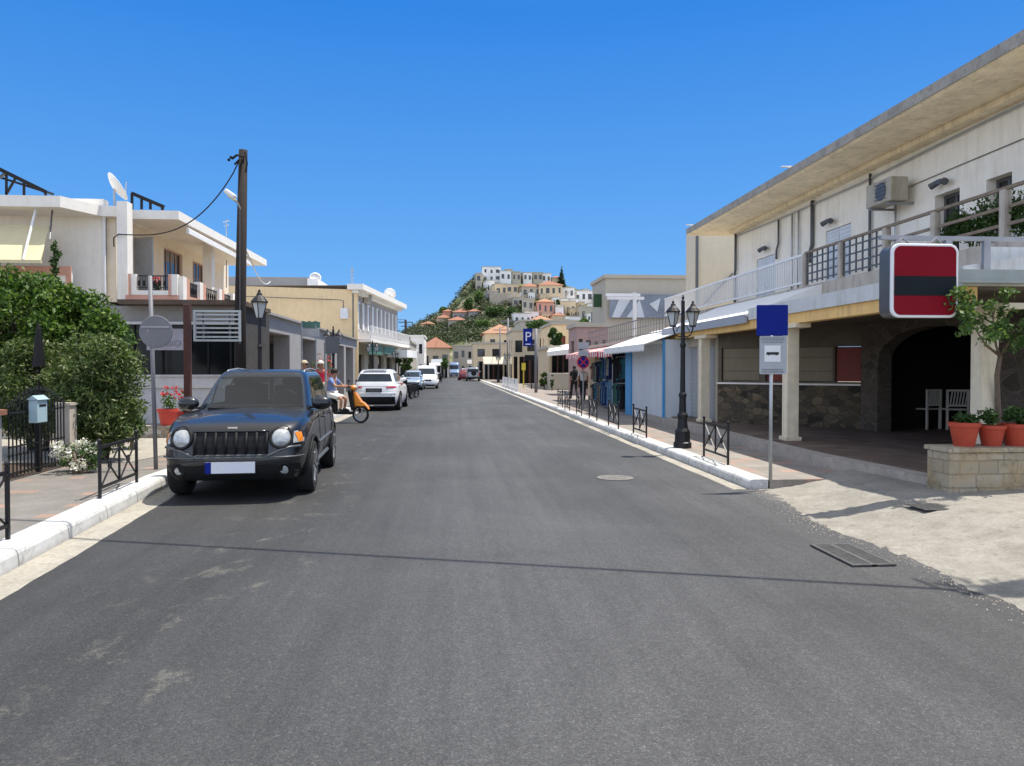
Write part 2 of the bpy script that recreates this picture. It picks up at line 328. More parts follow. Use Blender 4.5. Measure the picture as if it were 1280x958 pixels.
mat('alloy', (0.4, 0.41, 0.42), 0.3, 0.85, var=0.06)
mat('chrome', (0.75, 0.75, 0.76), 0.15, 1.0, var=0.02)
mat('lamp_lens', (0.36, 0.38, 0.38), 0.12, 0.15, var=0.3, scale=14, coat=1.0, bump=0.15, bscale=25)
mat('amber_lens', (0.75, 0.22, 0.02), 0.15, var=0.2, scale=40, coat=1.0)
mat('red_lens', (0.4, 0.01, 0.015), 0.15, var=0.2, scale=30, coat=1.0)
mat('plate_white', (0.68, 0.69, 0.72), 0.5, var=0.03)
mat('lamp_glass', (0.5, 0.52, 0.52), 0.2, var=0.1, spec=0.6)
mat('skin', (0.4, 0.2, 0.12), 0.55, var=0.06)
mat('hair_dark', (0.02, 0.014, 0.01), 0.7, var=0.2)
mat('cloth_red', (0.55, 0.02, 0.05), 0.85, var=0.12)
mat('cloth_blue', (0.16, 0.22, 0.42), 0.85, var=0.15)
mat('cloth_white', (0.68, 0.66, 0.62), 0.85, var=0.08)
mat('cloth_black', (0.018, 0.018, 0.02), 0.85, var=0.2)
mat('cloth_tan', (0.5, 0.42, 0.3), 0.85, var=0.1)
mat('cast_iron', (0.1, 0.098, 0.095), 0.6, 0.4, var=0.3, scale=20, bump=0.4, bscale=30)
mat('manhole_pale', (0.2, 0.19, 0.17), 0.75, var=0.3, scale=16, bump=0.5, bscale=24)
mat('net_green', (0.03, 0.08, 0.035), 0.8, var=0.4, scale=12)
glassmat('car_glass', (0.012, 0.02, 0.03), 0.03); glassmat('window_glass', (0.015, 0.018, 0.02), 0.08); glassmat('shop_glass', (0.006, 0.007, 0.008), 0.1)
MATS['car_glass'].node_tree.nodes['Principled BSDF'].inputs['Specular IOR Level'].default_value = 0.28; MATS['shop_glass'].node_tree.nodes['Principled BSDF'].inputs['Specular IOR Level'].default_value = 0.2
mat('plaster_rose', (0.4, 0.27, 0.24), 0.85, var=0.12)
leafmat('leaves_bright', [(0, (0.02, 0.05, 0.006)), (0.5, (0.05, 0.105, 0.014)), (0.85, (0.11, 0.18, 0.03)), (1, (0.24, 0.3, 0.07))])
leafmat('leaves_olive', [(0, (0.025, 0.05, 0.012)), (0.5, (0.075, 0.12, 0.03)), (0.82, (0.14, 0.18, 0.06)), (1, (0.3, 0.31, 0.16))])
leafmat('leaves_dark', [(0, (0.018, 0.045, 0.012)), (0.6, (0.045, 0.09, 0.02)), (1, (0.1, 0.16, 0.04))])
leafmat('leaves_mid', [(0, (0.03, 0.07, 0.015)), (0.6, (0.07, 0.13, 0.03)), (1, (0.16, 0.22, 0.07))])
leafmat('leaves_hill', [(0, (0.03, 0.05, 0.018)), (0.55, (0.065, 0.085, 0.035)), (0.85, (0.12, 0.13, 0.06)), (1, (0.2, 0.18, 0.11))], trans=0.1)
leafmat('leaves_cypress', [(0, (0.008, 0.025, 0.008)), (1, (0.03, 0.06, 0.018))], trans=0.1)
leafmat('petals_white', [(0, (0.6, 0.55, 0.55)), (1, (0.8, 0.78, 0.78))])
leafmat('petals_red', [(0, (0.5, 0.02, 0.03)), (1, (0.75, 0.06, 0.08))])
mat('plaster_pale', (0.78, 0.68, 0.53), 0.85, var=0.05, dirt=(0.55, 0.45, 0.33), damt=0.3)
mat('plaster_hill', (0.8, 0.79, 0.77), 0.85, var=0.06, scale=.5, dirt=(0.45, 0.4, 0.34), damt=0.4)
_g = NT('clear_glass'); _tr = _g.n('BsdfTransparent'); _tr.inputs[0].default_value = (0.55, 0.62, 0.64, 1); _gl = _g.n('BsdfGlossy'); _gl.inputs['Roughness'].default_value = 0.02; _fr = _g.n('LayerWeight')
_mx = _g.n('MixShader'); _g.l(_g.math('MULTIPLY_ADD', _g.math('POWER', _fr.outputs['Facing'], 4.0), 0.75, 0.06), _mx.inputs[0]); _g.l(_tr.outputs[0], _mx.inputs[1]); _g.l(_gl.outputs[0], _mx.inputs[2]); _g.l(_mx.outputs[0], _g.t.nodes['Material Output'].inputs[0])
mat('seat_cloth', (0.03, 0.03, 0.034), .9, var=.2)
MM = MATS

# ------------------------------------------------ mesh builder
BASE = {}
class MB:
    def __init__(s): s.v = []; s.f = []
    def add(s, vs_, fs):
        k = len(s.v); s.v += [tuple(p) for p in vs_]; s.f += [tuple(i + k for i in f) for f in fs]; return s
    def box(s, x0, x1, y0, y1, z0, z1):
        return s.add([(x0, y0, z0), (x1, y0, z0), (x1, y1, z0), (x0, y1, z0), (x0, y0, z1), (x1, y0, z1), (x1, y1, z1), (x0, y1, z1)],
                     [(0, 3, 2, 1), (4, 5, 6, 7), (0, 1, 5, 4), (1, 2, 6, 5), (2, 3, 7, 6), (3, 0, 4, 7)])
    def obox(s, c, size, rz=0, rx=0, ry=0):
        m = Matrix.Translation(c) @ Matrix.Rotation(rz, 4, 'Z') @ Matrix.Rotation(rx, 4, 'X') @ Matrix.Rotation(ry, 4, 'Y')
        a, b, d = size[0] / 2, size[1] / 2, size[2] / 2; k = len(s.v); s.box(-a, a, -b, b, -d, d)
        for i in range(k, len(s.v)): s.v[i] = tuple(m @ Vector(s.v[i]))
        return s
    def bar(s, p0, p1, w_, h_):
        p0, p1 = Vector(p0), Vector(p1); d = (p1 - p0).normalized()
        u = d.cross(Vector((0, 0, 1))); u = Vector((1, 0, 0)) if u.length < 1e-3 else u.normalized(); v = u.cross(d).normalized()
        vs_ = [p + u * a * w_ / 2 + v * b * h_ / 2 for p in (p0, p1) for a, b in ((-1, -1), (1, -1), (1, 1), (-1, 1))]
        return s.add(vs_, [(0, 3, 2, 1), (4, 5, 6, 7), (0, 1, 5, 4), (1, 2, 6, 5), (2, 3, 7, 6), (3, 0, 4, 7)])
    def tube(s, pts, r, n=8, caps=True):
        pts = [Vector(p) for p in pts]; rr = r if hasattr(r, '__len__') else [r] * len(pts); k = len(s.v)
        prev = None
        for i, p in enumerate(pts):
            d = (pts[min(i + 1, len(pts) - 1)] - pts[max(i - 1, 0)]).normalized()
            if prev is None:
                a = Vector((0, 0, 1)) if abs(d.z) < 0.9 else Vector((1, 0, 0)); u = d.cross(a).normalized()
            else: u = (prev - d * prev.dot(d)).normalized()
            prev = u; v = d.cross(u)
            s.v += [tuple(p + (u * math.cos(t) + v * math.sin(t)) * rr[i]) for t in (2 * math.pi * j / n for j in range(n))]
        for i in range(len(pts) - 1):
            for j in range(n):
                a, b = k + i * n + j, k + i * n + (j + 1) % n; s.f.append((a, b, b + n, a + n))
        if caps: s.f.append(tuple(k + j for j in range(n))[::-1]); s.f.append(tuple(k + (len(pts) - 1) * n + j for j in range(n)))
        return s
    def cyl(s, p0, p1, r, r2=None, n=12): return s.tube([p0, p1], [r, r if r2 is None else r2], n)
    def lathe(s, prof, c=(0, 0, 0), n=16, axis='z', ring=False):
        if ring: prof = list(prof) + [prof[0]]
        k = len(s.v)
        for r, z in prof:
            for j in range(n):
                t = 2 * math.pi * j / n; p = (r * math.cos(t), r * math.sin(t), z)
                if axis == 'x': p = (z, p[0], p[1])
                if axis == 'y': p = (p[0], z, p[1])
                s.v.append((p[0] + c[0], p[1] + c[1], p[2] + c[2]))
        for i in range(len(prof) - 1):
            for j in range(n):
                a, b = k + i * n + j, k + i * n + (j + 1) % n; s.f.append((a, b, b + n, a + n))
        if not ring: s.f.append(tuple(k + j for j in range(n))[::-1]); s.f.append(tuple(k + (len(prof) - 1) * n + j for j in range(n)))
        return s
    def ball(s, c, r, n=12, m=7):
        r = r if hasattr(r, '__len__') else (r, r, r); k = len(s.v)
        for i in range(1, m):
            ph = math.pi * i / m
            for j in range(n):
                t = 2 * math.pi * j / n; s.v.append((c[0] + r[0] * math.sin(ph) * math.cos(t), c[1] + r[1] * math.sin(ph) * math.sin(t), c[2] + r[2] * math.cos(ph)))
        for i in range(m - 2):
            for j in range(n):
                a, b = k + i * n + j, k + i * n + (j + 1) % n; s.f.append((a, a + n, b + n, b))
        s.v.append((c[0], c[1], c[2] + r[2])); s.v.append((c[0], c[1], c[2] - r[2])); t0 = len(s.v) - 2
        for j in range(n):
            s.f.append((t0, k + j, k + (j + 1) % n)); q = k + (m - 2) * n; s.f.append((t0 + 1, q + (j + 1) % n, q + j))
        return s
    def prism(s, pts, ax, a0, a1):
        """pts 2D polygon; ax = extrusion axis"""
        n = len(pts)
        def P(p, a): return {'x': (a, p[0], p[1]), 'y': (p[0], a, p[1]), 'z': (p[0], p[1], a)}[ax]
        return s.add([P(p, a0) for p in pts] + [P(p, a1) for p in pts],
                     [tuple(range(n))[::-1], tuple(range(n, 2 * n))] + [(i, (i + 1) % n, (i + 1) % n + n, i + n) for i in range(n)])
    def leaves(s, clumps, n, size, aspect=2.0, droop=0.3, fill=0.5):
        tot = sum(c[1][0] * c[1][1] * c[1][2] for c in clumps)
        for c, r in clumps:
            k = max(3, int(n * (r[0] * r[1] * r[2]) / tot))
            d = RNG.normal(size=(k, 3)); d /= np.linalg.norm(d, axis=1)[:, None]
            rad = RNG.random(k) ** fill; wob = 1 + 0.25 * np.sin(d[:, 0] * 5 + c[0] * 3) * np.cos(d[:, 2] * 4 + c[1])
            p = np.array(c) + d * np.array(r) * (rad * wob)[:, None]
            a = RNG.normal(size=(k, 3)) + d * 0.6; a[:, 2] -= droop; a /= np.linalg.norm(a, axis=1)[:, None]
            b = np.cross(a, RNG.normal(size=(k, 3))); b /= np.linalg.norm(b, axis=1)[:, None]
            L = size * (0.6 + 0.8 * RNG.random(k))[:, None]; W = L / aspect
            q = np.stack([p - a * L / 2, p + b * W / 2, p + a * L / 2, p - b * W / 2], 1).reshape(-1, 3)
            k0 = len(s.v); s.v += [tuple(x) for x in q.tolist()]; s.f += [(k0 + 4 * i, k0 + 4 * i + 1, k0 + 4 * i + 2, k0 + 4 * i + 3) for i in range(k)]
        return s
    def build(s, name, m, parent=None, smooth=False, world=True, bevel=0, sub=0, base=None):
        me = bpy.data.meshes.new(name); o = bpy.data.objects.new(name, me)
        off = BASE.get(parent.name, Vector((0, 0, 0))) if (parent is not None and world) else Vector((0, 0, 0))
        if parent is None and base is not None: off = Vector(base); o.location = off
        me.from_pydata([(p[0] - off[0], p[1] - off[1], p[2] - off[2]) for p in s.v], [], s.f)
        me.materials.append(MM[m] if isinstance(m, str) else m)
        if smooth: me.polygons.foreach_set('use_smooth', [True] * len(me.polygons))
        COL.objects.link(o)
        if parent is not None: o.parent = parent; BASE[o.name] = off
        if bevel:
            b = o.modifiers.new('bevel', 'BEVEL'); b.width = bevel; b.segments = 2; b.limit_method = 'ANGLE'
        if sub: q = o.modifiers.new('sub', 'SUBSURF'); q.levels = q.render_levels = sub
        return o
def smooth_angle(o, deg=35):
    me = o.data; me.polygons.foreach_set('use_smooth', [True] * len(me.polygons))
    bm = bmesh.new(); bm.from_mesh(me)
    for e in bm.edges:
        if len(e.link_faces) == 2 and e.calc_face_angle(0) > R(deg): e.smooth = False
    bm.to_mesh(me); bm.free(); return o
def thing(name, label, cat, loc=(0, 0, 0), rz=0, group=None):
    o = bpy.data.objects.new(name, None); COL.objects.link(o); o.location = loc; o.rotation_euler = (0, 0, rz); o.empty_display_size = 0.2
    o['label'] = label; o['category'] = cat
    if group: o['group'] = group
    BASE[o.name] = Vector(loc); return o
def tag(o, label, cat, group=None):
    o['label'] = label; o['category'] = cat
    if group: o['group'] = group
    return o
def struct(o, kind='structure', label=None):
    o['kind'] = kind
    if label: o['label'] = label
    return o
def kids(o): return [c for c in COL.objects if c.parent == o]
def dup(o, loc, rz, label, group=None, scale=None):
    def cp(a, par):
        c = a.copy(); COL.objects.link(c)
        if par is not None: c.parent = par
        for ch in kids(a): cp(ch, c)
        return c
    r = cp(o, None); r.location = loc; r.rotation_euler = (0, 0, rz); r['label'] = label
    if group: r['group'] = group
    if scale: r.scale = scale
    return r
# walls with real openings. frame: origin (x,y), unit direction angle; u along, outward normal to the right of direction
def wall(mb, o, ang, L, z0, z1, holes=(), th=0.25):
    dx, dy = math.cos(ang), math.sin(ang); nx, ny = dy, -dx
    def P(u, z, d): return (o[0] + dx * u - nx * d, o[1] + dy * u - ny * d, z)
    us = sorted({0, L, *[h[0] for h in holes], *[h[1] for h in holes]}); zs = sorted({z0, z1, *[h[2] for h in holes], *[h[3] for h in holes]})
    inh = lambda u, z: any(h[0] < u < h[1] and h[2] < z < h[3] for h in holes)
    for i in range(len(us) - 1):
        for j in range(len(zs) - 1):
            if inh((us[i] + us[i + 1]) / 2, (zs[j] + zs[j + 1]) / 2): continue
            a, b, c, d = us[i], us[i + 1], zs[j], zs[j + 1]
            mb.add([P(a, c, 0), P(b, c, 0), P(b, d, 0), P(a, d, 0)], [(0, 1, 2, 3)]); mb.add([P(a, c, th), P(b, c, th), P(b, d, th), P(a, d, th)], [(3, 2, 1, 0)])
    def ringq(a, b, c, d, flip):
        for q in (((a, c), (b, c)), ((b, c), (b, d)), ((b, d), (a, d)), ((a, d), (a, c))):
            (u0, w0), (u1, w1) = q; f = (0, 1, 2, 3) if flip else (3, 2, 1, 0)
            mb.add([P(u0, w0, 0), P(u1, w1, 0), P(u1, w1, th), P(u0, w0, th)], [f])
    ringq(0, L, z0, z1, False)
    for h in holes: ringq(h[0], h[1], h[2], h[3], True)
    return P
def pbox(mb, P, u0, u1, z0, z1, d0, d1):
    v = [P(u0, z0, d0), P(u1, z0, d0), P(u1, z0, d1), P(u0, z0, d1), P(u0, z1, d0), P(u1, z1, d0), P(u1, z1, d1), P(u0, z1, d1)]
    mb.add(v, [(0, 3, 2, 1), (4, 5, 6, 7), (0, 1, 5, 4), (1, 2, 6, 5), (2, 3, 7, 6), (3, 0, 4, 7)])
def window(P, h, parent, fm='white_metal', gm='window_glass', set_=0.12, fw=0.06, mull=1, name='window', shutter=None):
    u0, u1, z0, z1 = h; f = MB(); e = 0.003
    for a, b, c, d in ((u0 + e, u0 + fw, z0 + e, z1 - e), (u1 - fw, u1 - e, z0 + e, z1 - e), (u0 + fw, u1 - fw, z0 + e, z0 + fw), (u0 + fw, u1 - fw, z1 - fw, z1 - e)):
        pbox(f, P, a, b, c, d, set_ - 0.03, set_ + 0.03)
    for k in range(mull):
        m_ = lerp(u0, u1, (k + 1) / (mull + 1)); pbox(f, P, m_ - 0.025, m_ + 0.025, z0 + fw, z1 - fw, set_ - 0.028, set_ + 0.028)
    fo = f.build(name, fm, parent)
    g = MB(); pbox(g, P, u0 + fw, u1 - fw, z0 + fw, z1 - fw, set_ - 0.006, set_ + 0.006); g.build('pane', gm, fo)
    if shutter:
        for a, b in ((u0 - (u1 - u0) * 0.5, u0 - 0.02), (u1 + 0.02, u1 + (u1 - u0) * 0.5)):
            q = MB(); pbox(q, P, a, b, z0, z1, -0.045, -0.005); q.build('shutter', shutter, fo)
    return fo
# ------------------------------------------------ the setting
def interp(tab, x):
    xs, ys = zip(*tab); return float(np.interp(x, xs, ys))
KL = [(-20, -1.6), (0, -3.0), (7, -3.62), (11, -3.95), (14, -3.88), (20, -3.78), (170, -3.3)]
KR = [(10.1, 4.02), (28, 3.95), (90, 3.55), (170, 3.0)]
ys_l = [-20, -10, 0, 2, 4, 5, 6, 7, 8, 9, 10, 11, 12, 13, 14, 16, 18, 20, 30, 50, 80, 120, 170]
g = MB(); g.add([(-900, -200, -.09), (900, -200, -.09), (900, 1500, -.09), (-900, 1500, -.09)], [(0, 1, 2, 3)])
mat('dry_ground', (0.3, 0.26, 0.19), 0.95, var=0.3, scale=0.05); struct(g.build('ground', 'dry_ground'))
r = MB()
for i in range(60):
    y0, y1 = -20 + i * 3.2, -20 + (i + 1) * 3.2
    a = [interp(KL, y0) + .1, interp(KL, y1) + .1]; b = [5.0 if y0 < 9 else interp(KR, y0) + .1, 5.2 if y1 < 9 else interp(KR, y1) + .1]
    r.add([(a[0], y0, 0), (b[0], y0, 0), (b[1], y1, 0), (a[1], y1, 0)], [(0, 1, 2, 3)])
road = r.build('road', 'asphalt'); struct(road)
def strip(pts, prof, name, m, smooth=False, jit=0.0):
    """pts: [(x,y)], prof: [(dx,z)] swept along them"""
    mb = MB(); n = len(prof)
    for (x, y) in pts: mb.v += [(x + dx + (random.uniform(-jit, jit) if dx else 0), y, z) for dx, z in prof]
    for i in range(len(pts) - 1):
        for j in range(n - 1): a = i * n + j; mb.f.append((a, a + n, a + n + 1, a + 1))
    mb.f.append(tuple(range(n))); o = mb.build(name, m); return struct(o)
def dense(a, b, st): return list(np.arange(a, b + st * .5, st))
lp = [(interp(KL, y), y) for y in dense(-12, 30, .35) + dense(31, 170, 4)]
rp = [(interp(KR, y), y) for y in dense(10.1, 40, .4) + dense(41, 170, 4)]
strip(lp, [(-.3, -.05), (-.3, .153), (-.05, .156), (-.015, .14), (0, .11), (.015, -.05)][::1], 'kerb_left', 'kerb_white')
strip(rp, [(.28, -.05), (.28, .135), (.05, .137), (.015, .125), (0, .1), (-.012, -.05)][::-1], 'kerb_right', 'kerb_white')
strip(lp, [(.0, .004), (.12, .006), (.3, .004), (.34, -.01)], 'gutter_left', 'gutter_concrete', jit=.02)
strip(rp, [(-.02, .004), (-.1, .006), (-.2, .004), (-.23, -.01)][::-1], 'gutter_right', 'gutter_concrete', jit=.012)
p = MB()
ylist = dense(-12, 30, 1.0) + dense(34, 170, 4)
for y0, y1 in zip(ylist[:-1], ylist[1:]):
    a0, a1 = interp(KL, y0) - .28, interp(KL, y1) - .28
    p.add([(-40, y0, .15), (a0, y0, .15), (a1, y1, .15), (-40, y1, .15)], [(0, 1, 2, 3)])
struct(p.build('pavement_left', 'pavement_left_tiles'))
p = MB()
yl = dense(10.1, 40, 1.0) + dense(44, 170, 4)
for y0, y1 in zip(yl[:-1], yl[1:]):
    a0, a1 = interp(KR, y0) + .26, interp(KR, y1) + .26
    p.add([(a0, y0, .13), (30, y0, .13), (30, y1, .13), (a1, y1, .13)], [(0, 1, 2, 3)])
p.add([(4.28, 10.1, -.05), (12, 10.1, -.05), (12, 10.1, .13), (4.28, 10.1, .13)], [(0, 1, 2, 3)])
struct(p.build('pavement_right', 'pavement_right_tiles'))
# concrete apron left of the tiles and rough forecourt right
p = MB(); p.add([(-5.1, 12.6, .156), (-4.35, 16.8, .156), (-12, 16.8, .156), (-12, 12.6, .156)], [(0, 1, 2, 3)]); struct(p.build('path_left', 'gutter_concrete'))
def fz(x, y):
    x += .3 * min(1, max(0, (9.6 - y) / 1.0))
    t = min(1, max(0, (x - 4.3) / 1.5)); t = t * t * (3 - 2 * t)
    return -.02 + .026 * min(1, max(0, (x - 4.12) / .12)) + .2 * t + .02 * math.sin(x * 2.1 + y) * math.sin(y * 1.3) * t + random.uniform(-.006, .006)
p = MB(); nx, ny = 90, 220
for i in range(nx + 1):
    for j in range(ny + 1):
        x = 3.6 + (i / nx) ** 1.6 * 11; y = -6 + 16.5 * j / ny; p.v.append((x, y, fz(x + .05 * math.sin(y * 2.7) + .02 * math.sin(y * 7.1) + random.uniform(-.03, .03), y)))
for i in range(nx):
    for j in range(ny): a = i * (ny + 1) + j; p.f.append((a, a + ny + 1, a + ny + 2, a + 1))
struct(p.build('forecourt', 'forecourt_concrete', smooth=True))
# gravel scattered where asphalt meets the forecourt
mat('gravel_stone', (0.4, 0.34, 0.26), 0.9, var=0.3, scale=1.0)
p = MB()
for _ in range(700):
    y = random.uniform(4.6, 10.3); x = 4.18 - .3 * min(1, max(0, (9.6 - y) / 1.0)) + random.gauss(0, .13) - .05 * math.sin(y * 2.7); s = random.uniform(.003, .008)
    z0 = max(0, fz(x, y)) ; p.add([(x + s, y, z0), (x - s * .6, y + s, z0), (x - s * .5, y - s, z0), (x, y, z0 + s)], [(0, 1, 3), (1, 2, 3), (2, 0, 3)])
struct(p.build('gravel', 'gravel_stone'), 'stuff', 'loose grit and small stones along the ragged edge of the asphalt')

# drain grate, covers
t = thing('drain_grate', 'iron drain grate with two rows of slots set in the asphalt', 'drain', (3.49, 6.46, 0.006))
f = MB(); W_, L_ = .19, .38
for a in ((-W_, -W_ + .03), (-.02, .02), (W_ - .03, W_)): f.box(a[0], a[1], -L_, L_, 0, .014)
for a in ((-L_, -L_ + .03), (L_ - .03, L_)): f.box(-W_ + .03, W_ - .03, a[0], a[1], 0, .0135)
f.build('grate_frame', 'cast_iron', t, world=False)
f = MB()
for k in range(20):
    y = -L_ + .05 + k * (2 * L_ - .1) / 19
    f.box(-W_ + .03, -.02, y - .01, y + .01, 0, .012); f.box(.02, W_ - .03, y - .01, y + .01, 0, .012)
f.build('grate_bars', 'cast_iron', t, world=False)
f = MB(); f.box(-W_ + .01, W_ - .01, -L_ + .01, L_ - .01, -.02, .001); f.build('sump', 'dark_interior', t, world=False)
def cover(loc, r, label, m, sq=None):
    mb = MB()
    if sq: mb.box(-sq[0], sq[0], -sq[1], sq[1], 0, .008)
    else:
        mb.lathe([(r, 0), (r, .008), (r * .93, .008), (r * .92, .004), (r * .88, .004), (r * .87, .008)], n=32)
    for i in range(-6, 7):
        for j in range(-6, 7):
            x, y = i * r / 7, j * r / 7
            if (sq and abs(x) < sq[0] * .9 and abs(y) < sq[1] * .9) or (not sq and math.hypot(x, y) < r * .8): mb.box(x - r * .045, x + r * .045, y - r * .045, y + r * .045, .007, .012)
    o = mb.build('manhole_cover', m); o.location = loc; tag(o, label, 'manhole cover')
cover((2.43, 11.3, .003), .27, 'round pale worn manhole cover in the middle of the right lane', 'manhole_pale')
cover((5.12, 7.75, fz(5.12, 7.75) + .003), .3, 'square rusty access cover set in the rough concrete forecourt', 'cast_iron', (.24, .19))

# ------------------------------------------------ right: two-storey building with porch
B = thing('two_storey_building', 'long two-storey building with deep concrete eaves, a balcony and a dark arcaded porch', 'building', (8.5, 16, 0))
WX = 8.55; YF, YN = 22.6, 9.15
yx = lambda px, X=WX: AX(px, 300, X).y
def hole(pl, pr, pyt, z0=3.42):
    z1 = AX((pl + pr) / 2, pyt, WX).z; return (YF - yx(pl), YF - yx(pr), z0, z1)
hs_ = [hole(1168, 1199, 240), hole(1232, 1264, 220), hole(1032, 1064, 284), hole(946, 969, 321)]
mb = MB(); P = wall(mb, (WX, YF), R(-90), YF - YN, 3.0, 5.76, hs_); mb.build('wall', 'plaster_right', B)
window(P, hs_[0], B, 'plastic_grey', 'window_glass', .2); window(P, hs_[1], B, 'plastic_grey', 'window_glass', .2)
mat('shutter_pale', (0.66, 0.69, 0.72), 0.5, var=.04)
for h in hs_[2:]:
    q = MB(); n = 2
    for k in range(n):
        a = lerp(h[0], h[1], k / n) + .01; b = lerp(h[0], h[1], (k + 1) / n) - .01
        pbox(q, P, a, b, h[2] + .01, h[3] - .01, .03, .07)
        for s in range(14): z = lerp(h[2] + .1, h[3] - .08, s / 13); pbox(q, P, a + .05, b - .05, z, z + .03, .018, .03)
    q.build('shutter_door', 'shutter_pale', B)
mb = MB(); mb.box(WX + .25, 16, YF - .25, YF, 3.0, 5.76); mb.box(WX + .25, 16, YN, YN + .25, 3.0, 5.76); mb.box(15.8, 16, YN + .25, YF - .25, 0, 5.76); mb.build('rear_wall', 'plaster_right', B)
# roof slab with rough edge
mb = MB(); n = 60
for i in range(n + 1):
    y = lerp(YN, 23.45, i / n); w1, w2 = random.uniform(-.012, .012), random.uniform(-.02, .02)
    mb.v += [(16.2, y, 5.98), (7.42, y, 5.98 + w2), (7.3 + w1, y, 5.93), (7.28 + w1, y, 5.80), (7.36, y, 5.758), (7.9, y, 5.762), (16.2, y, 5.762)]
for i in range(n):
    for j in range(6): a = i * 7 + j; mb.f.append((a, a + 1, a + 8, a + 7))
mb.f += [tuple(range(7))[::-1], tuple(n * 7 + j for j in range(7))]
ro = mb.build('roof', 'plaster_soffit', B)
mb = MB(); mb.box(7.255, 7.279, YN, 23.45, 5.785, 5.955); mb.build('roof_edge', 'roof_slab_concrete', ro)
mb = MB(); mb.box(8.3, WX, YN, YF, 5.66, 5.757); mb.build('cornice', 'plaster_soffit', ro)
for px in (987, 865): 
    y = yx(px, 7.3); q = MB(); q.box(7.1, 7.5, y - .03, y + .03, 5.985, 6.01); q.build('spout', 'white_metal', ro)
# pipes and conduits
def pipe(pts, r_, m='plastic_grey'): MB().tube(pts, r_, 8).build('pipe', m, B, smooth=True)
def wy(px): return yx(px, WX - .06)
for px, zt, zb, r_, m in ((1015, 5.6, 4.55, .045, 'plastic_grey'), (1087, 5.6, 3.5, .03, 'plastic_grey'), (990, 5.5, 3.6, .025, 'galvanised'), (998, 5.5, 3.6, .025, 'galvanised'), (973, 5.5, 4.9, .028, 'plastic_grey'), (1119, 4.9, 3.5, .02, 'galvanised')):
    y = wy(px); pipe([(WX - .06, y, zt), (WX - .06, y, zb), (WX - .06, y + .12, zb - .18), (WX - .06, y + .12, zb - .4)] if zb > 4 else [(WX - .06, y, zt), (WX - .06, y, zb)], r_, m)
pipe([(WX - .07, YF - .1, 5.65), (WX - .07, YF - .1, 4.6), (WX - .07, YF - .06, 4.5), (WX - .07, YF - .06, 2.9)], .04)
pipe([(WX - .02, YN, 5.1), (WX - .02, 12.5, 5.06), (WX - .02, 14.6, 5.02)], .008, 'plastic_grey')
pipe([(WX - .05, YN, 5.62), (WX - .05, 12, 5.58), (WX - .05, 15.4, 5.5), (WX - .05, 19.0, 5.52), (WX - .05, YF, 5.6)], .02, 'galvanised')
for px, py in ((1176, 227), (1036, 276), (955, 310)):
    c = AX(px, py, WX - .1); q = MB(); q.obox(c, (.1, .12, .07)); q.cyl(c + Vector((0, -.08, 0)), c + Vector((-.06, -.2, -.05)), .05, .06); q.cyl(c + Vector((0, .08, 0)), c + Vector((-.06, .2, -.05)), .05, .06); q.cyl(c, c + Vector((.1, 0, 0)), .02); q.build('floodlight', 'plastic_grey', B)
# air conditioner
c = AX(1108, 243, 8.2); A_ = MB(); A_.box(8.03, 8.38, c.y - .42, c.y + .42, c.z - .2, c.z + .24)
ac = A_.build('air_conditioner', mat('ac_beige', (0.42, 0.38, 0.3), .6, dirt=(.2, .15, .1), damt=.6), B, bevel=.02)
q = MB(); q.lathe([(.02, -.012), (.17, -.012), (.17, 0)], (8.03, c.y - .1, c.z + .02), 20, 'x')
for k in range(5): q.obox((8.012, c.y - .1, c.z - .12 + k * .07), (.01, .36, .012))
q.build('fan_grille', 'plastic_grey', ac)
q = MB(); q.bar((8.05, c.y - .3, c.z - .23), (8.55, c.y - .3, c.z - .23), .04, .04); q.bar((8.05, c.y + .3, c.z - .23), (8.55, c.y + .3, c.z - .23), .04, .04); q.build('bracket', 'grey_steel', ac)
# balcony slab, posts, rails
BX = 7.6
mb = MB(); mb.box(BX - .05, WX, YN, 27.0, 3.12, 3.4); mb.build('balcony_slab', 'post_stained', B)
py_ = {k: AX(k, 300, BX).y for k in (1007, 1052, 1108, 1169, 1256)}
pys = list(py_.values())
for k, y in py_.items(): q = MB(); q.box(BX - .055, BX + .055, y - .055, y + .055, 3.4, 4.1); q.build('balcony_post', 'post_stained', B, bevel=.01)
ends = pys + [9.2]
q = MB()
for a, b in zip(ends[:-1], ends[1:]): q.bar((BX, a, 4.12), (BX, b, 4.12), .05, .045)
q.build('top_rail', 'rail_wood', B)
for bi, (a, b) in enumerate(zip(ends[:-1], ends[1:])):
    q = MB(); a2, b2 = a - .08, b + .08
    if bi < 2:
        n = 6
        for k in range(n + 1): y = lerp(a2, b2, k / n); q.box(BX - .012, BX + .012, y - .014, y + .014, 3.45, 4.1)
        for z in (3.5, 3.66, 3.82, 3.98): q.box(BX - .016, BX + .004, b2, a2, z - .014, z + .014)
        q.build('lattice_panel', 'plastic_grey', B)
    else:
        for z in (3.62, 3.86): q.bar((BX, a2, z), (BX, b2, z), .035, .045)
        q.build('mid_rail', 'rail_wood', B)
q = MB(); y0_ = py_[1007] + .08
q.bar((BX, y0_, 4.1), (BX, 27, 4.1), .05, .05); q.bar((BX, y0_, 3.5), (BX, 27, 3.5), .04, .04)
y = y0_ + .1
while y < 27: q.box(BX - .011, BX + .011, y - .011, y + .011, 3.5, 4.1); y += .125
q.build('bar_railing', 'white_metal', B)
vine = MB()
cl = [((BX + .12, lerp(py_[1169], 9.25, t), random.uniform(3.55, 3.95)), (.1, .22, .24)) for t in np.linspace(.0, 1, 34)]
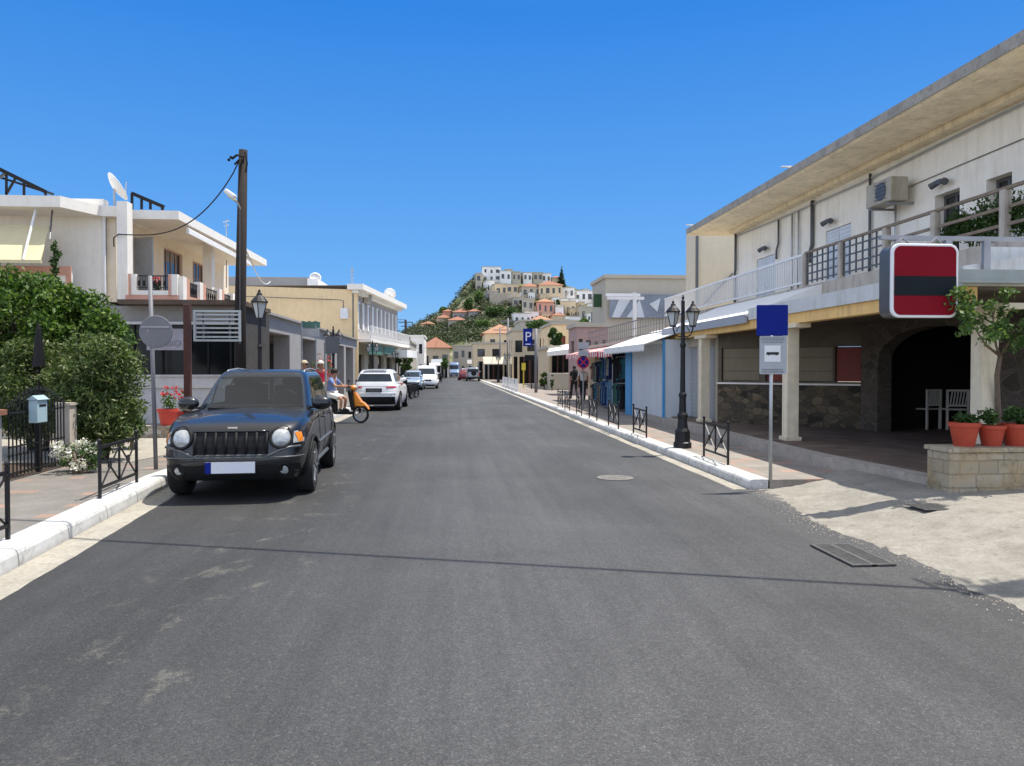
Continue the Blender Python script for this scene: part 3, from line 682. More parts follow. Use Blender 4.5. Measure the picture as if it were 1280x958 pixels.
vine.leaves(cl, 6500, .055, 1.8, fill=.7); o = vine.build('climbing_plant', 'leaves_dark'); tag(o, 'dark green climbing plant trained along the wooden balcony rail', 'plant')
# porch canopy (near: flat fascia; far: sloping white roofing)
YC = 8.62; YM = 15.2
mb = MB(); mb.add([(6.0, YC, 2.62), (6.0, YM, 2.62), (6.0, YM, 2.85), (6.0, YC, 2.85), (BX, YC, 3.1), (BX, YM, 3.1), (BX, YC, 2.62), (BX, YM, 2.62)], [(0, 3, 2, 1)[::1], (3, 4, 5, 2), (0, 1, 7, 6), (0, 6, 4, 3), (1, 2, 5, 7)])
mb.build('canopy', 'fascia_white', B)
mb = MB(); mb.prism([(5.95, 2.68), (5.95, 2.74), (BX, 3.38), (BX, 3.1)], 'y', YM + .02, 21.4); q = mb.build('awning', 'fabric_white', B)
mb = MB(); mb.prism([(5.93, 2.56), (5.99, 2.56), (5.99, 2.68), (5.93, 2.74)], 'y', YM + .02, 21.4); mb.build('awning_valance', 'sign_grey', B)
mb = MB(); mb.box(6.05, 6.25, YC + .1, 21.3, 2.44, 2.617); mb.build('canopy_beam', 'beam_ochre', B)
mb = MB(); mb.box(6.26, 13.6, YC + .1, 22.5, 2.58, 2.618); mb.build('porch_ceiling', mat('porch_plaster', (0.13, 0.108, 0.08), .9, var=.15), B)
cols_ = []
for px, X in ((880, 6.15), (988, 6.15), (1230, 6.62)):
    y = AX(px, 500, X).y
    if px == 1230: y = 9.3; X = AY(1230, 500, 9.3).x
    q = MB(); q.box(X - .11, X + .11, y - .11, y + .11, .33, 2.44); q.box(X - .15, X + .15, y - .15, y + .15, .33, .4); q.box(X - .14, X + .14, y - .5, y + .35, 2.36, 2.438)
    q.prism([(y - .3, 2.36), (y + .3, 2.36), (y + .11, 2.1), (y - .11, 2.1)], 'x', X - .1, X + .1) if px == 1230 else None
    q.build('column', mat('column_cream', (0.72, 0.64, 0.47), .75, dirt=(.4, .28, .16), damt=.4), B, bevel=.008)
mb = MB(); mb.prism([(5.7, 22.6), (5.62, 14.4), (5.6, 11.5), (5.85, 8.95), (13.6, 8.95), (13.6, 22.6)], 'z', -.02, .3); mb.build('porch_step', 'step_concrete', B)
mb = MB(); mb.prism([(5.98, 22.58), (5.9, 14.4), (5.88, 11.6), (6.12, 9.1), (13.58, 9.1), (13.58, 22.58)], 'z', .3, .33); mb.build('porch_floor', 'porch_tiles', B)
# canopy front end facing the street corner
mb = MB(); mb.box(5.78, 8.6, YC - .08, YC - .005, 2.66, 2.8); mb.box(5.78, 8.6, YC - .12, YC - .081, 2.64, 2.67); mb.build('canopy_gutter', 'green_grey_metal', B)
mb = MB()
for z in (3.02,): mb.box(6.7, 8.6, YC + .5, YC + .56, 2.95, 3.16)
mb.build('parapet', 'fascia_white', B)
mb = MB(); YB = YC - .04
mb.bar((4.95, YB, 3.16), (8.7, YB, 3.16), .05, .05)
for x in (5.78, 6.25, 7.4, 8.5): mb.bar((x, YB, 2.8), (x, YB, 3.135), .08, .05)
mb.build('sign_bracket', 'grey_steel', B)
# street-facing shutters, diagonal dado wall, arch wall
mb = MB(); hs2 = [(.12, 1.45, .33, 2.2), (1.75, 2.75, .33, 2.2)]; P2 = wall(mb, (6.4, 21.1), R(-90), 2.95, .32, 2.6, hs2, .2); mb.build('shop_wall', 'plaster_beige', B)
for h in hs2: q = MB(); pbox(q, P2, h[0] + .004, h[1] - .004, h[2], h[3] - .004, .06, .1); q.build('roller_shutter', 'roller_shutter_grey', B)
A0, A1 = Vector((6.42, 18.12)), Vector((8.95, 15.75)); LD = (A1 - A0).length; an = math.atan2(A1.y - A0.y, A1.x - A0.x)
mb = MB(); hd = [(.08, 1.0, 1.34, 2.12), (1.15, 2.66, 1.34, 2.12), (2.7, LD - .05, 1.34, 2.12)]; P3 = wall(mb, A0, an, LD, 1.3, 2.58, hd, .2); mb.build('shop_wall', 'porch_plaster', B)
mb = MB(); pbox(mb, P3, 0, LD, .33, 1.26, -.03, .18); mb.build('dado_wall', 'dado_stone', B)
mb = MB(); pbox(mb, P3, -.02, LD + .02, 1.262, 1.3, -.06, .2); mb.build('window_sill', 'plaster_white', B)
mat('dark_red_panel', (0.2, 0.035, 0.025), .6, var=.15)
for (u0, u1, m) in ((.1, .98, 'panel_beige'), (1.17, 1.8, 'dark_red_panel'), (1.82, 2.64, 'panel_beige'), (2.72, LD - .07, 'dark_red_panel')):
    q = MB(); pbox(q, P3, u0, u1, 1.35, 2.11, .05, .1); q.build('wooden_shutter', m, B)
def archwall(mb, x0, x1, ya, yb, z0, z1, oa, ob, sp, tp, n=14):
    for a, b in ((ya, oa), (ob, yb)): mb.box(x0, x1, a, b, z0, z1)
    c, h = (oa + ob) / 2, (ob - oa) / 2
    zz = lambda y: sp + (tp - sp) * math.sqrt(max(0, 1 - ((y - c) / h) ** 2))
    for k in range(n):
        t0, t1 = math.pi * k / n, math.pi * (k + 1) / n; a, b = c - h * math.cos(t0), c - h * math.cos(t1)
        mb.add([(x0, a, zz(a)), (x1, a, zz(a)), (x1, b, zz(b)), (x0, b, zz(b)), (x0, a, z1), (x1, a, z1), (x1, b, z1), (x0, b, z1)], [(0, 3, 2, 1), (4, 5, 6, 7), (0, 1, 5, 4), (1, 2, 6, 5), (2, 3, 7, 6), (3, 0, 4, 7)])
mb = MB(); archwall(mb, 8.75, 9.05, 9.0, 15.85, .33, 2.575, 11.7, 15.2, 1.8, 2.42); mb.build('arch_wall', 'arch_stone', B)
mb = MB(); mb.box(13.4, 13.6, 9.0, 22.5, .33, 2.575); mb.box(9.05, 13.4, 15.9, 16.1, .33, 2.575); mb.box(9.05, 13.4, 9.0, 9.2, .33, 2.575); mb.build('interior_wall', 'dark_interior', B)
# next block beyond, beige, set back
N_ = thing('beige_annex', 'plain beige block showing beyond the end of the deep eaves, with a thin downpipe', 'building', (11, 30, 0))
mb = MB(); x0_ = AY(869, 300, 27.5).x; mb.box(x0_, 14, 27.5, 28.6, 0, AY(869, 287, 27.5).z); mb.build('wall', mat('annex_beige', (0.62, 0.55, 0.42), .85, var=.05, dirt=(.45, .4, .3), damt=.3), N_)
MB().tube([(x0_ + .05, 27.42, 6.6), (x0_ + .05, 27.42, 3)], .05).build('downpipe', 'plastic_grey', N_)
MB().tube([(x0_ + .35, 27.45, 4.0), (x0_ + .9, 27.45, 4.6), (x0_ + 1.4, 27.45, 5.1)], .025).build('cable', 'plastic_grey', N_)

# hanging red/charcoal light-box sign
S = thing('hanging_sign', 'square rounded sign with crimson and charcoal bands in a white frame', 'sign', (5.36, YC - .15, 2.64))
def rrect(w_, h_, r_, n=6):
    out = []
    for cx, cz, a0 in ((w_ / 2 - r_, h_ / 2 - r_, 0), (-w_ / 2 + r_, h_ / 2 - r_, 90), (-w_ / 2 + r_, -h_ / 2 + r_, 180), (w_ / 2 - r_, -h_ / 2 + r_, 270)):
        for k in range(n + 1): t = R(a0 + 90 * k / n); out.append((cx + r_ * math.cos(t), cz + r_ * math.sin(t)))
    return out
q = MB(); q.prism(rrect(.79, .83, .1), 'y', -.08, .14); smooth_angle(q.build('sign_box', 'plastic_grey', S, world=False), 30)
q = MB(); q.prism(rrect(.8, .84, .1), 'y', -.115, -.078); smooth_angle(q.build('frame', 'sign_white', S, world=False, bevel=.01), 30)
q = MB(); q.prism(rrect(.735, .78, .08), 'y', -.122, -.114); q.build('crimson_face', 'sign_crimson', S, world=False)
q = MB(); q.box(-.3675, .3675, -.1265, -.121, -.17, .05); q.build('charcoal_band', 'sign_charcoal', S, world=False)
q = MB()
for x in (-.2, .2): q.tube([(x - .1, 0, .41), (x - .05, 0, .46), (x, 0, .5), (x + .05, 0, .46), (x + .1, 0, .41)], .012)
q.build('hanger', 'grey_steel', S, world=False)

# bus stop sign
bp = G(963, 601, .13)
S = thing('bus_stop_sign', 'bus stop sign with blank blue square above a grey timetable board', 'sign', bp, R(-9))
q = MB(); q.cyl((0, 0, 0), (0, 0, 1.96), .024); q.build('pole', 'galvanised', S, world=False, smooth=True)
q = MB(); q.prism(rrect(.41, .41, .012), 'y', -.045, -.035); o = q.build('blue_panel', 'blue_sign', S, world=False); o.location = (.0, 0, 2.155)
q = MB(); q.prism(rrect(.355, .51, .02), 'y', -.04, -.03); o = q.build('timetable_board', 'sign_grey', S, world=False); o.location = (.015, 0, 1.69)
q = MB(); q.box(-.1, .11, -.046, -.041, 1.6, 1.82); q.build('timetable_sheet', 'sign_white', S, world=False)
q = MB()
for z, a, b in ((1.92, -.14, .16), (1.895, -.15, .17), (1.865, -.13, .15)):
    x = a
    while x < b: w_ = random.uniform(.012, .035); q.box(x, min(b, x + w_), -.0435, -.0405, z - .008, z + .006); x += w_ + .008
for k in range(7):
    x = -.13
    while x < .14: w_ = random.uniform(.006, .02); q.box(x, x + w_, -.0435, -.0405, 1.46 + (k % 2) * .03, 1.472 + (k % 2) * .03); x += w_ + .012
q.build('lettering', 'sign_print', S, world=False)
q = MB(); q.prism([(-.075, 1.695), (.085, 1.695), (.09, 1.71), (.085, 1.73), (-.07, 1.73), (-.078, 1.715)], 'y', -.05, -.045)
q.cyl((-.045, -.05, 1.694), (-.045, -.045, 1.694), .009); q.cyl((.055, -.05, 1.694), (.055, -.045, 1.694), .009); q.build('bus_symbol', 'sign_black', S, world=False)

# stone planter with three pots and a small tree
S = thing('stone_planter', 'low ashlar stone wall with worn blocks at the corner of the porch', 'planter', (5.78, 8.5, .1))
q = MB(); q.box(5.78, 11, 8.5, 8.94, 0, .66); q.build('stone_wall', 'ashlar_stone', S, bevel=.02)
q = MB(); q.box(5.75, 11, 8.47, 8.96, .661, .715); q.build('coping', 'ashlar_stone', S, bevel=.01)
def pot(loc, r_, h_, label, m, leaf, group, fl=None, lh=.2):
    t = thing('flower_pot', label, 'flower pot', loc, 0, group)
    MB().lathe([(r_ * .68, 0), (r_ * .95, h_ * .8), (r_ * .96, h_ * .82), (r_ * 1.06, h_ * .83), (r_ * 1.07, h_), (r_ * .97, h_), (r_ * .95, h_ * .9)], n=24).build('pot', m, t, world=False, smooth=False)
    MB().lathe([(.001, h_ * .89), (r_ * .95, h_ * .9)], n=24).build('soil', 'soil', t, world=False)
    MB().leaves([((random.uniform(-.4, .4) * r_, random.uniform(-.4, .4) * r_, h_ + lh * random.uniform(.2, .8)), (r_ * .6, r_ * .6, lh * .5)) for _ in range(5)], 260, .06, 1.8).build('foliage', leaf, t, world=False)
    if fl: MB().leaves([((random.uniform(-.8, .8) * r_, random.uniform(-.8, .8) * r_, h_ + lh * random.uniform(.5, 1.2)), (.05, .05, .04)) for _ in range(12)], 220, .03, 1.1).build('flowers', fl, t, world=False)
    return t
for px, r_, h_, lb in ((1205, .165, .285, 'wide terracotta pot with sparse seedlings, leftmost on the stone planter'), (1239, .15, .25, 'darker terracotta pot with a leafy plant, between two others on the stone planter'), (1270, .17, .265, 'terracotta pot with bushy green plant, cut off by the right edge of the view')):
    c = AY(px, 562, 8.72); pot((c.x, 8.72, .715), r_, h_, lb, 'terracotta', 'leaves_dark', 'pots on the stone planter', lh=.1 if px < 1210 else .17)
S = thing('small_tree', 'small leaning tree with a bare pale trunk beside the white porch column', 'tree', (7.0, 9.3, .33))
b0 = AY(1247, 540, 9.25)
tr = [(b0.x, 9.25, .34), (b0.x - .02, 9.2, .9), AY(1246, 470, 9.1), AY(1250, 445, 9.0)]
q = MB(); q.tube(tr, [.042, .036, .03, .026]); 
for e in ((1215, 405, 8.5), (1268, 410, 8.6), (1240, 385, 8.45)): q.tube([tr[-1], AY((1250 + e[0]) / 2, 432, 8.8), AY(*e)], [.02, .014, .007], 6)
q.build('trunk', 'bark', S, smooth=True)
cl = []
for (xa, ya_, Ya), (xb, yb_, Yb_) in (((1250, 440, 9.0), (1192, 362, 8.3)), ((1250, 440, 9.0), (1225, 372, 8.35)), ((1250, 440, 9.0), (1262, 372, 8.4)), ((1250, 440, 9.0), (1290, 385, 8.5)), ((1250, 440, 9.0), (1300, 420, 8.5)), ((1225, 400, 8.5), (1200, 410, 8.3)), ((1260, 410, 8.6), (1282, 430, 8.5)), ((1245, 400, 8.5), (1238, 420, 8.3)), ((1215, 385, 8.4), (1195, 385, 8.3))):
    for s_ in (.45, .6, .75, .88, 1.0): p = AY(xa, ya_, Ya).lerp(AY(xb, yb_, Yb_), s_) + Vector((random.uniform(-.06, .06), random.uniform(-.1, .1), random.uniform(-.06, .06))); r_ = random.uniform(.06, .13); cl.append((tuple(p), (r_, r_, r_ * .7)))
q = MB(); q.leaves(cl, 1700, .06, 2.0, fill=.6); q.build('crown', 'leaves_mid', S)
# chairs in the porch
def chair(loc, rz, label):
    t = thing('slatted_chair', label, 'chair', loc, rz, 'white slatted chairs inside the arch')
    MB().box(-.22, .22, -.2, .22, .42, .45).build('seat', 'plaster_white', t, world=False)
    for x, y, h in ((-.21, -.19, .86), (.21, -.19, .86), (-.21, .2, .42), (.21, .2, .42)): MB().box(x - .02, x + .02, y - .02, y + .02, 0, h).build('leg', 'plaster_white', t, world=False)
    q = MB(); q.box(-.19, .19, -.2, -.175, .82, .86); q.box(-.19, .19, -.2, -.175, .5, .54)
    for k in range(6): q.bar((-.15 + k * .06, -.187, .54), (-.11 + k * .06, -.187, .82), .022, .02)
    q.build('backrest', 'plaster_white', t, world=False)
c = G(1157, 536, .33); chair(c, R(20), 'white slatted wooden chair under the dark arch, the left one')
c = G(1192, 537, .33); chair(c, R(-12), 'white slatted wooden chair under the dark arch, nearer the porch column')
c = G(1174, 533, .33); t = thing('low_table', 'small dark square table between the slatted chairs', 'table', c)
MB().box(-.3, .3, -.3, .3, .66, .7).build('tabletop', 'rail_wood', t, world=False)
for x in (-.26, .26):
    for y in (-.26, .26): MB().box(x - .025, x + .025, y - .025, y + .025, 0, .66).build('leg', 'rail_wood', t, world=False)

# off-frame utility pole whose head throws its shadow into the lower right corner, and the wire to the far side
t = thing('utility_pole', 'wooden utility pole standing just beyond the right edge of the view', 'pole', (6.7, 6.0, .1))
q = MB(); q.tube([(6.7, 6.0, 0), (6.7, 6.0, 7.3)], [.14, .1]); q.build('pole', 'pole_wood', t, smooth=True)
q = MB(); q.box(6.25, 6.6, 5.85, 6.15, 6.45, 6.85); q.bar((6.1, 6.0, 7.0), (6.7, 6.0, 7.0), .08, .08); q.build('junction_box', 'plastic_grey', t)
q = MB()
for k in range(9):
    q.tube([(6.15 + .05 * k, 6.0, 7.0), (6.1 + .06 * k + random.uniform(-.1, .1), 6.15, 7.15 + .08 * (k % 3)), (6.0 + .08 * k, 6.3 + random.uniform(-.1, .2), 7.05)], .018, 5)
q.build('wiring', 'black_iron', t)
q = MB(); a, b = Vector((6.15, 6.1, 7.05)), Vector((-9.5, 10.9, 7.6)); q.tube([a.lerp(b, k / 16) - Vector((0, 0, .35 * math.sin(math.pi * k / 16))) for k in range(17)], .024, 6)
tag(q.build('overhead_wire', 'black_iron'), 'thick overhead wire crossing high above the street between the poles', 'wire')
# ------------------------------------------------ left: white building, shop front, arcade, yellow building
Yb = 22.0
W1 = thing('white_corner_building', 'white two-storey house with pink-trimmed balconies over a grey shop front', 'building', (-9, Yb, 0))
# ground floor shop
xs0, xs1 = -16.0, AY(304, 430, 21.4).x
zt = AY(230, 383, 21.4).z; zg1 = AY(230, 406, 21.4).z; zg0 = AY(230, 470, 21.4).z
L1 = xs1 - xs0
mb = MB(); P = wall(mb, (xs0, 21.4), 0, L1, zg1, zt, [], .3); mb.build('shop_fascia', 'plaster_grey', W1)
mb = MB(); mb.box(xs0, xs1, 21.4, 21.7, .1, zg0 - .3); mb.box(xs0, xs1, 21.34, 21.72, zg0 - .33, zg0 - .02); mb.box(xs0 - .02, xs1 + .02, 21.3, 21.75, zg0 - .022, zg0 + .03); mb.build('plinth', mat('plinth_grey', (0.55, 0.53, 0.5), .8, dirt=(.3, .28, .25), damt=.3), W1)
mb = MB(); mb.box(xs0, xs1 + .03, 21.3, 21.39, zg1, zg1 + .07); mb.build('trim_strip', 'fascia_white', W1)
for i, px in enumerate((170, 205, 232, 262, 290)):
    a = AY(px, 440, 21.5).x; b = AY((205, 232, 262, 290, 303)[i] , 440, 21.5).x - .05
    q = MB(); q.box(a, b, 21.5, 21.52, zg0 + .03, zg1); q.build('shop_window', 'shop_glass', W1)
    q = MB(); q.box(a - .05, a, 21.46, 21.56, zg0 + .03, zg1); q.build('mullion', 'plastic_black', W1)
q = MB(); q.box(xs0, AY(170, 440, 21.5).x - .05, 21.5, 21.52, zg0 + .03, zg1); q.build('shop_window', 'shop_glass', W1)
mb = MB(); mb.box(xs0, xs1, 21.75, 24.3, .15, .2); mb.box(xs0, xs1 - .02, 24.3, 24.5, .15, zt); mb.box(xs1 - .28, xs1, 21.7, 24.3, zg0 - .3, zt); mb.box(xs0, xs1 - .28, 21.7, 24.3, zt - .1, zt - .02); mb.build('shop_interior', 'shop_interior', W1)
c = AY(174, 447, 21.6); q = MB(); q.box(c.x - .08, c.x + .08, 22.5, 22.6, 1.45, 2.5); q.build('display_panel', 'fabric_sand', W1)
# name board with the word partly hidden behind the round sign
c0, c1 = AY(183, 411, 21.2), AY(232, 438, 21.2)
q = MB(); q.box(c0.x, c1.x, 21.2, 21.24, c1.z, c0.z); nb = q.build('name_board', mat('board_grey', (0.34, 0.31, 0.34), .6), W1)
def text(s_, loc, size, m, parent, rz=0, name='lettering', ext=.004, ax='LEFT'):
    cu = bpy.data.curves.new(name, 'FONT'); cu.body = s_; cu.size = size; cu.extrude = ext; cu.align_x = ax
    tmp = bpy.data.objects.new('tmp', cu); COL.objects.link(tmp); dg = bpy.context.evaluated_depsgraph_get()
    me = bpy.data.meshes.new_from_object(tmp.evaluated_get(dg)); bpy.data.objects.remove(tmp)
    M4 = Matrix.Translation(loc) @ Matrix.Rotation(rz, 4, 'Z') @ Matrix.Rotation(R(90), 4, 'X'); me.transform(M4)
    off = BASE.get(parent.name, Vector()); me.transform(Matrix.Translation(-off))
    me.materials.clear(); me.materials.append(MM[m]); o = bpy.data.objects.new(name, me); COL.objects.link(o); o.parent = parent; BASE[o.name] = off; return o
ca = AY(204, 433, 21.19)
text('VABIO', (ca.x - .22, 21.193, ca.z), .235, 'sign_print', W1)
# canopy edge over the shop
q = MB(); q.prism([(AY(156, 380, 21.2).x, 20.75), (AY(301, 385, 21.2).x + .15, 20.75), (AY(301, 385, 21.2).x + .15, 24), (AY(156, 380, 21.2).x, 24)], 'z', zt - .0, zt + .12); q.build('balcony_slab', mat('slab_brown', (0.1, 0.07, 0.05), .8, var=.3), W1)
# upper left wall, recess, roofs
zr0, zr1 = 5.95, 6.28
mb = MB(); mb.box(-18, -9.32, 21.5, 21.8, zt + .0, zr1 - .1); mb.box(-9.62, -9.32, 21.8, 30, zt, zr0); mb.build('wall', 'plaster_white', W1)
ry = AY(75, 245, 20.2)
mb = MB(); mb.prism([(-19, 20.2), (ry.x, 20.2), (ry.x + .5, 21.3), (-8.9, 21.35), (-8.9, 24), (-19, 24)], 'z', ry.z - .28, ry.z); mb.build('roof', 'plaster_white', W1)
cx0, cx1 = AY(147, 300, 21.2).x, AY(160, 300, 21.2).x
mb = MB(); mb.box(cx0, cx1, 21.15, 21.5, zt + .12, AY(150, 252, 21.2).z); mb.build('corner_pillar', 'plaster_white', W1)
mb = MB(); mb.tube([(AY(130, 260, 21.45).x, 21.45, 6), (AY(130, 260, 21.45).x, 21.45, 3.6)], .04); mb.build('downpipe', 'white_metal', W1)
# awning on the far left
a, b = AY(-40, 280, 20.6), AY(62, 282, 20.6); zlo = AY(50, 325, 19.6)
q = MB(); q.add([(a.x, 20.6, a.z), (b.x, 20.6, b.z), (zlo.x - .05, 19.7, zlo.z), (a.x, 19.7, zlo.z), (a.x, 20.64, a.z), (b.x, 20.64, b.z), (zlo.x - .05, 19.74, zlo.z), (a.x, 19.74, zlo.z)], [(0, 3, 2, 1), (4, 5, 6, 7), (0, 1, 5, 4), (1, 2, 6, 5), (2, 3, 7, 6), (3, 0, 4, 7)])
aw = q.build('awning', 'fabric_sand', W1)
q = MB(); q.bar((a.x, 19.72, zlo.z - .03), (zlo.x - .03, 19.72, zlo.z - .03), .06, .08); q.build('front_bar', 'fabric_sand', aw)
q = MB(); q.tube([AY(47, 253, 20.5), AY(29, 325, 19.68)], .03); q.build('arm', 'white_metal', aw)
q = MB(); q.tube([AY(66, 255, 20.8), AY(62, 300, 20.0)], .02); q.build('arm', 'plastic_grey', aw)
# left lower balcony bit with pink trim
c = AY(88, 345, 20.9); q = MB(); q.box(-16, c.x, 20.9, 21.05, 2.9, AY(60, 338, 20.9).z); q.build('parapet', 'plaster_white', W1)
q = MB(); q.box(-16, c.x + .03, 20.86, 20.9, AY(60, 344, 20.9).z, AY(60, 333, 20.9).z); q.box(c.x - .1, c.x + .03, 20.86, 20.899, 2.9, AY(60, 344, 20.9).z); q.build('parapet_trim', 'plaster_pink', W1)
# upper right storey: recessed wall, slab roof, white support column
XB = -9.05
hh = []
for pl, pr, pt in ((168, 188, 300), (205, 228, 314), (241, 256, 329)):
    ya, yb = AX(pl, 330, XB).y, AX(pr, 330, XB).y; hh.append((ya - 21.6, yb - 21.6, zt + .13, AX((pl + pr) / 2, pt, XB).z))
mb = MB(); PB = wall(mb, (XB, 21.6), R(90), 10.5, zt + .12, zr0, hh, .24); mb.build('recessed_wall', 'plaster_pale', W1)
for h in hh[1:]: window(PB, h, W1, 'plaster_rose', 'window_glass', .1, .05, 3, 'balcony_door')
window(PB, hh[0], W1, 'white_metal', 'window_glass', .1, .06, 0, 'balcony_door')
h = hh[0]; a = PB(h[1], 0, -.05)
q = MB(); q.bar((XB + .02, 21.6 + h[0], (h[2] + h[3]) / 2), (XB + .62, 21.3 + h[0], (h[2] + h[3]) / 2), .04, h[3] - h[2] - .1); q.build('open_shutter', 'galvanised', W1)
rc = AY(224, 264, 21.9)
mb = MB(); mb.prism([(XB - 6, 21.85), (rc.x, 21.85), (rc.x + .1, 31.5), (XB - 6, 31.5)], 'z', rc.z - .24, rc.z); mb.build('roof', 'plaster_white', W1)
q = MB(); q.prism([(rc.x - .05, rc.z - .5), (rc.x + .03, rc.z - .5), (rc.x + .03, rc.z - .36), (rc.x - .05, rc.z - .3)], 'y', 22.6, 29.5); q.build('folded_awning', 'fabric_white', W1)
cc = AX(261, 340, -8.0)
q = MB(); q.box(-8.15, -7.85, cc.y - .15, cc.y + .15, zt + .12, rc.z - .25); q.build('column', 'plaster_white', W1)
# balcony front (facing camera) and street side
bx1 = AY(222, 360, 21.0).x; bz0 = zt + .12; bz1 = AY(200, 343, 21.0).z
q = MB(); q.box(cx1, bx1, 21.0, 21.12, bz0, bz0 + .14); q.build('balcony_curb', 'plaster_pink', W1)
for px0, px1, m in ((161, 170, 'plaster_white'), (211, 222, 'plaster_white')):
    q = MB(); q.box(AY(px0, 360, 21).x, AY(px1, 360, 21).x, 20.98, 21.14, bz0 + .14, bz1); q.build('balcony_post', m, W1)
    q = MB(); q.box(AY(px0, 360, 21).x - .0, AY(px0 + 3, 360, 21).x, 20.96, 20.979, bz0 + .14, bz1); q.build('pink_band', 'plaster_pink', W1)
q = MB(); q.box(AY(170, 360, 21).x, AY(211, 360, 21).x, 20.99, 21.13, bz0 + .14, bz0 + .26); q.build('balcony_sill', 'plaster_white', W1)
def iron(q, p0, p1, h_, n):
    p0, p1 = Vector(p0), Vector(p1); q.bar(p0 + Vector((0, 0, h_)), p1 + Vector((0, 0, h_)), .03, .03); q.bar(p0 + Vector((0, 0, .08)), p1 + Vector((0, 0, .08)), .02, .02)
    for k in range(n + 1): p = p0.lerp(p1, k / n); q.bar(p + Vector((0, 0, .01)), p + Vector((0, 0, h_)), .014, .014)
    for k in range(0, n, 2): p = p0.lerp(p1, (k + .5) / n); q.ball(p + Vector((0, 0, h_ * .5)), (.03, .03, .09), 6, 4)
q = MB(); iron(q, (AY(171, 360, 21).x, 21.05, bz0 + .26), (AY(210, 360, 21).x, 21.05, bz0 + .26), bz1 - bz0 - .3, 12); q.build('iron_railing', 'black_iron', W1)
sy = [21.1]
for px in (228, 249, 273, 290, 300): sy.append(AX(px, 370, bx1 + .05).y)
for i, y in enumerate(sy[1:]):
    q = MB(); q.box(bx1 - .06, bx1 + .12, y - .14, y + .14, bz0, bz1 - .04); q.build('balcony_post', 'plaster_white', W1)
    q = MB(); q.box(bx1 - .05, bx1 + .11, y + .14, y + .42, bz0, bz1 - .05); q.build('pink_band', 'plaster_pink', W1)
for a, b in zip(sy[1:-1], sy[2:]):
    q = MB(); iron(q, (bx1 + .03, a + .42, bz0 + .16), (bx1 + .03, b - .14, bz0 + .16), bz1 - bz0 - .3, 12); q.build('iron_railing', 'black_iron', W1)
q = MB(); q.box(bx1 - .04, bx1 + .1, 21.1, sy[-1], bz0, bz0 + .16); q.build('balcony_curb', 'plaster_pink', W1)
q = MB(); q.box(-16, bx1 + .2, 23, 31.4, zt + .121, zt + .2); q.build('balcony_floor', 'plaster_cream', W1)
def balcpot(px, Y, lb):
    pot((AY(px, 360, Y).x, Y, zt + .2), .13, .22, lb, 'terracotta', 'leaves_dark', 'potted plants on the white house balcony', 'petals_red', .3)
balcpot(196, 21.6, 'small red-flowered pot behind the front balcony railing'); balcpot(236, 24, 'small red-flowered pot behind the side balcony railing'); 
# rooftop frames, dishes
def thingmesh(mb, name, m, label, cat, group=None, smooth=False): o = mb.build(name, m, smooth=smooth); return tag(o, label, cat, group)
q = MB(); p = [AY(0, 212, 22), AY(57, 240, 22)]; q.bar(p[0], p[1], .08, .1); q.bar(AY(-30, 200, 22), p[0], .08, .1)
for e, f_ in (((8, 216), (8, 245)), ((20, 222), (8, 243)), ((30, 227), (30, 245)), ((57, 240), (57, 246)), ((-10, 208), (-10, 245))): q.bar(AY(*e, 22), AY(*f_, 22), .05, .05)
q.bar(AY(8, 216, 22), AY(0, 222, 23), .06, .06); q.bar(AY(0, 222, 23), AY(66, 243, 23), .06, .06); q.bar(AY(57, 240, 22), AY(66, 243, 23), .06, .06)
thingmesh(q, 'solar_heater_frame', 'plastic_black', 'dark sloping steel frame on the roof at the far left', 'roof frame')
q = MB(); q.bar(AY(165, 242, 23), AY(205, 259, 23), .09, .1)
for e in ((165, 242, 262), (177, 248, 262), (188, 252, 262), (203, 258, 263)): q.bar(AY(e[0], e[1], 23), AY(e[0], e[2], 23), .06, .06)
q.bar(AY(165, 243, 24), AY(198, 257, 24), .06, .06); q.bar(AY(165, 243, 24), AY(165, 242, 23), .05, .05)
thingmesh(q, 'roof_frame', 'plastic_black', 'low dark sloping steel frame on the roof right of the dish', 'roof frame')
def dish(loc, r_, rz, tilt, label, m='fabric_white'):
    t = thing('satellite_dish', label, 'satellite dish', loc)
    prof = [(r_ * k / 8, .28 * r_ * (k / 8) ** 2) for k in range(9)]; prof = [(max(a_, .003), z_) for a_, z_ in prof] + [(r_ * (1 - k / 8) + .003, .28 * r_ * ((1 - k / 8)) ** 2 - .015) for k in range(9)]
    q = MB().lathe(prof, n=28); M4 = Matrix.Translation((0, 0, r_ * 1.25)) @ Matrix.Rotation(rz, 4, 'Z') @ Matrix.Rotation(tilt, 4, 'X')
    q.v = [tuple(M4 @ Vector(v_)) for v_ in q.v]; q.build('reflector', m, t, world=False, smooth=True)
    MB().tube([(0, 0, -.3), (0, 0, r_ * 1.2)], .03).build('mast', 'galvanised', t, world=False)
    tip = M4 @ Vector((0, 0, r_ * .9)); MB().tube([M4 @ Vector((0, -r_ * .9, r_ * .2)), tip], .015).build('feed_arm', 'galvanised', t, world=False)
    return t
d = AY(143, 254, 21.6); dish((d.x, 21.6, d.z - .1), .4, R(120), R(55), 'white oval satellite dish standing on the corner pillar of the white house')
q = MB()
q.tube([AY(283, 360, 30), AY(283, 275, 30)], .02, 5); q.tube([AY(279, 278, 30), AY(287, 276, 30)], .015, 5); q.tube([AY(280, 283, 30), AY(286, 281, 30)], .015, 5); thingmesh(q, 'antenna', 'galvanised', 'thin television aerial on the roof just left of the wooden pole', 'aerial')

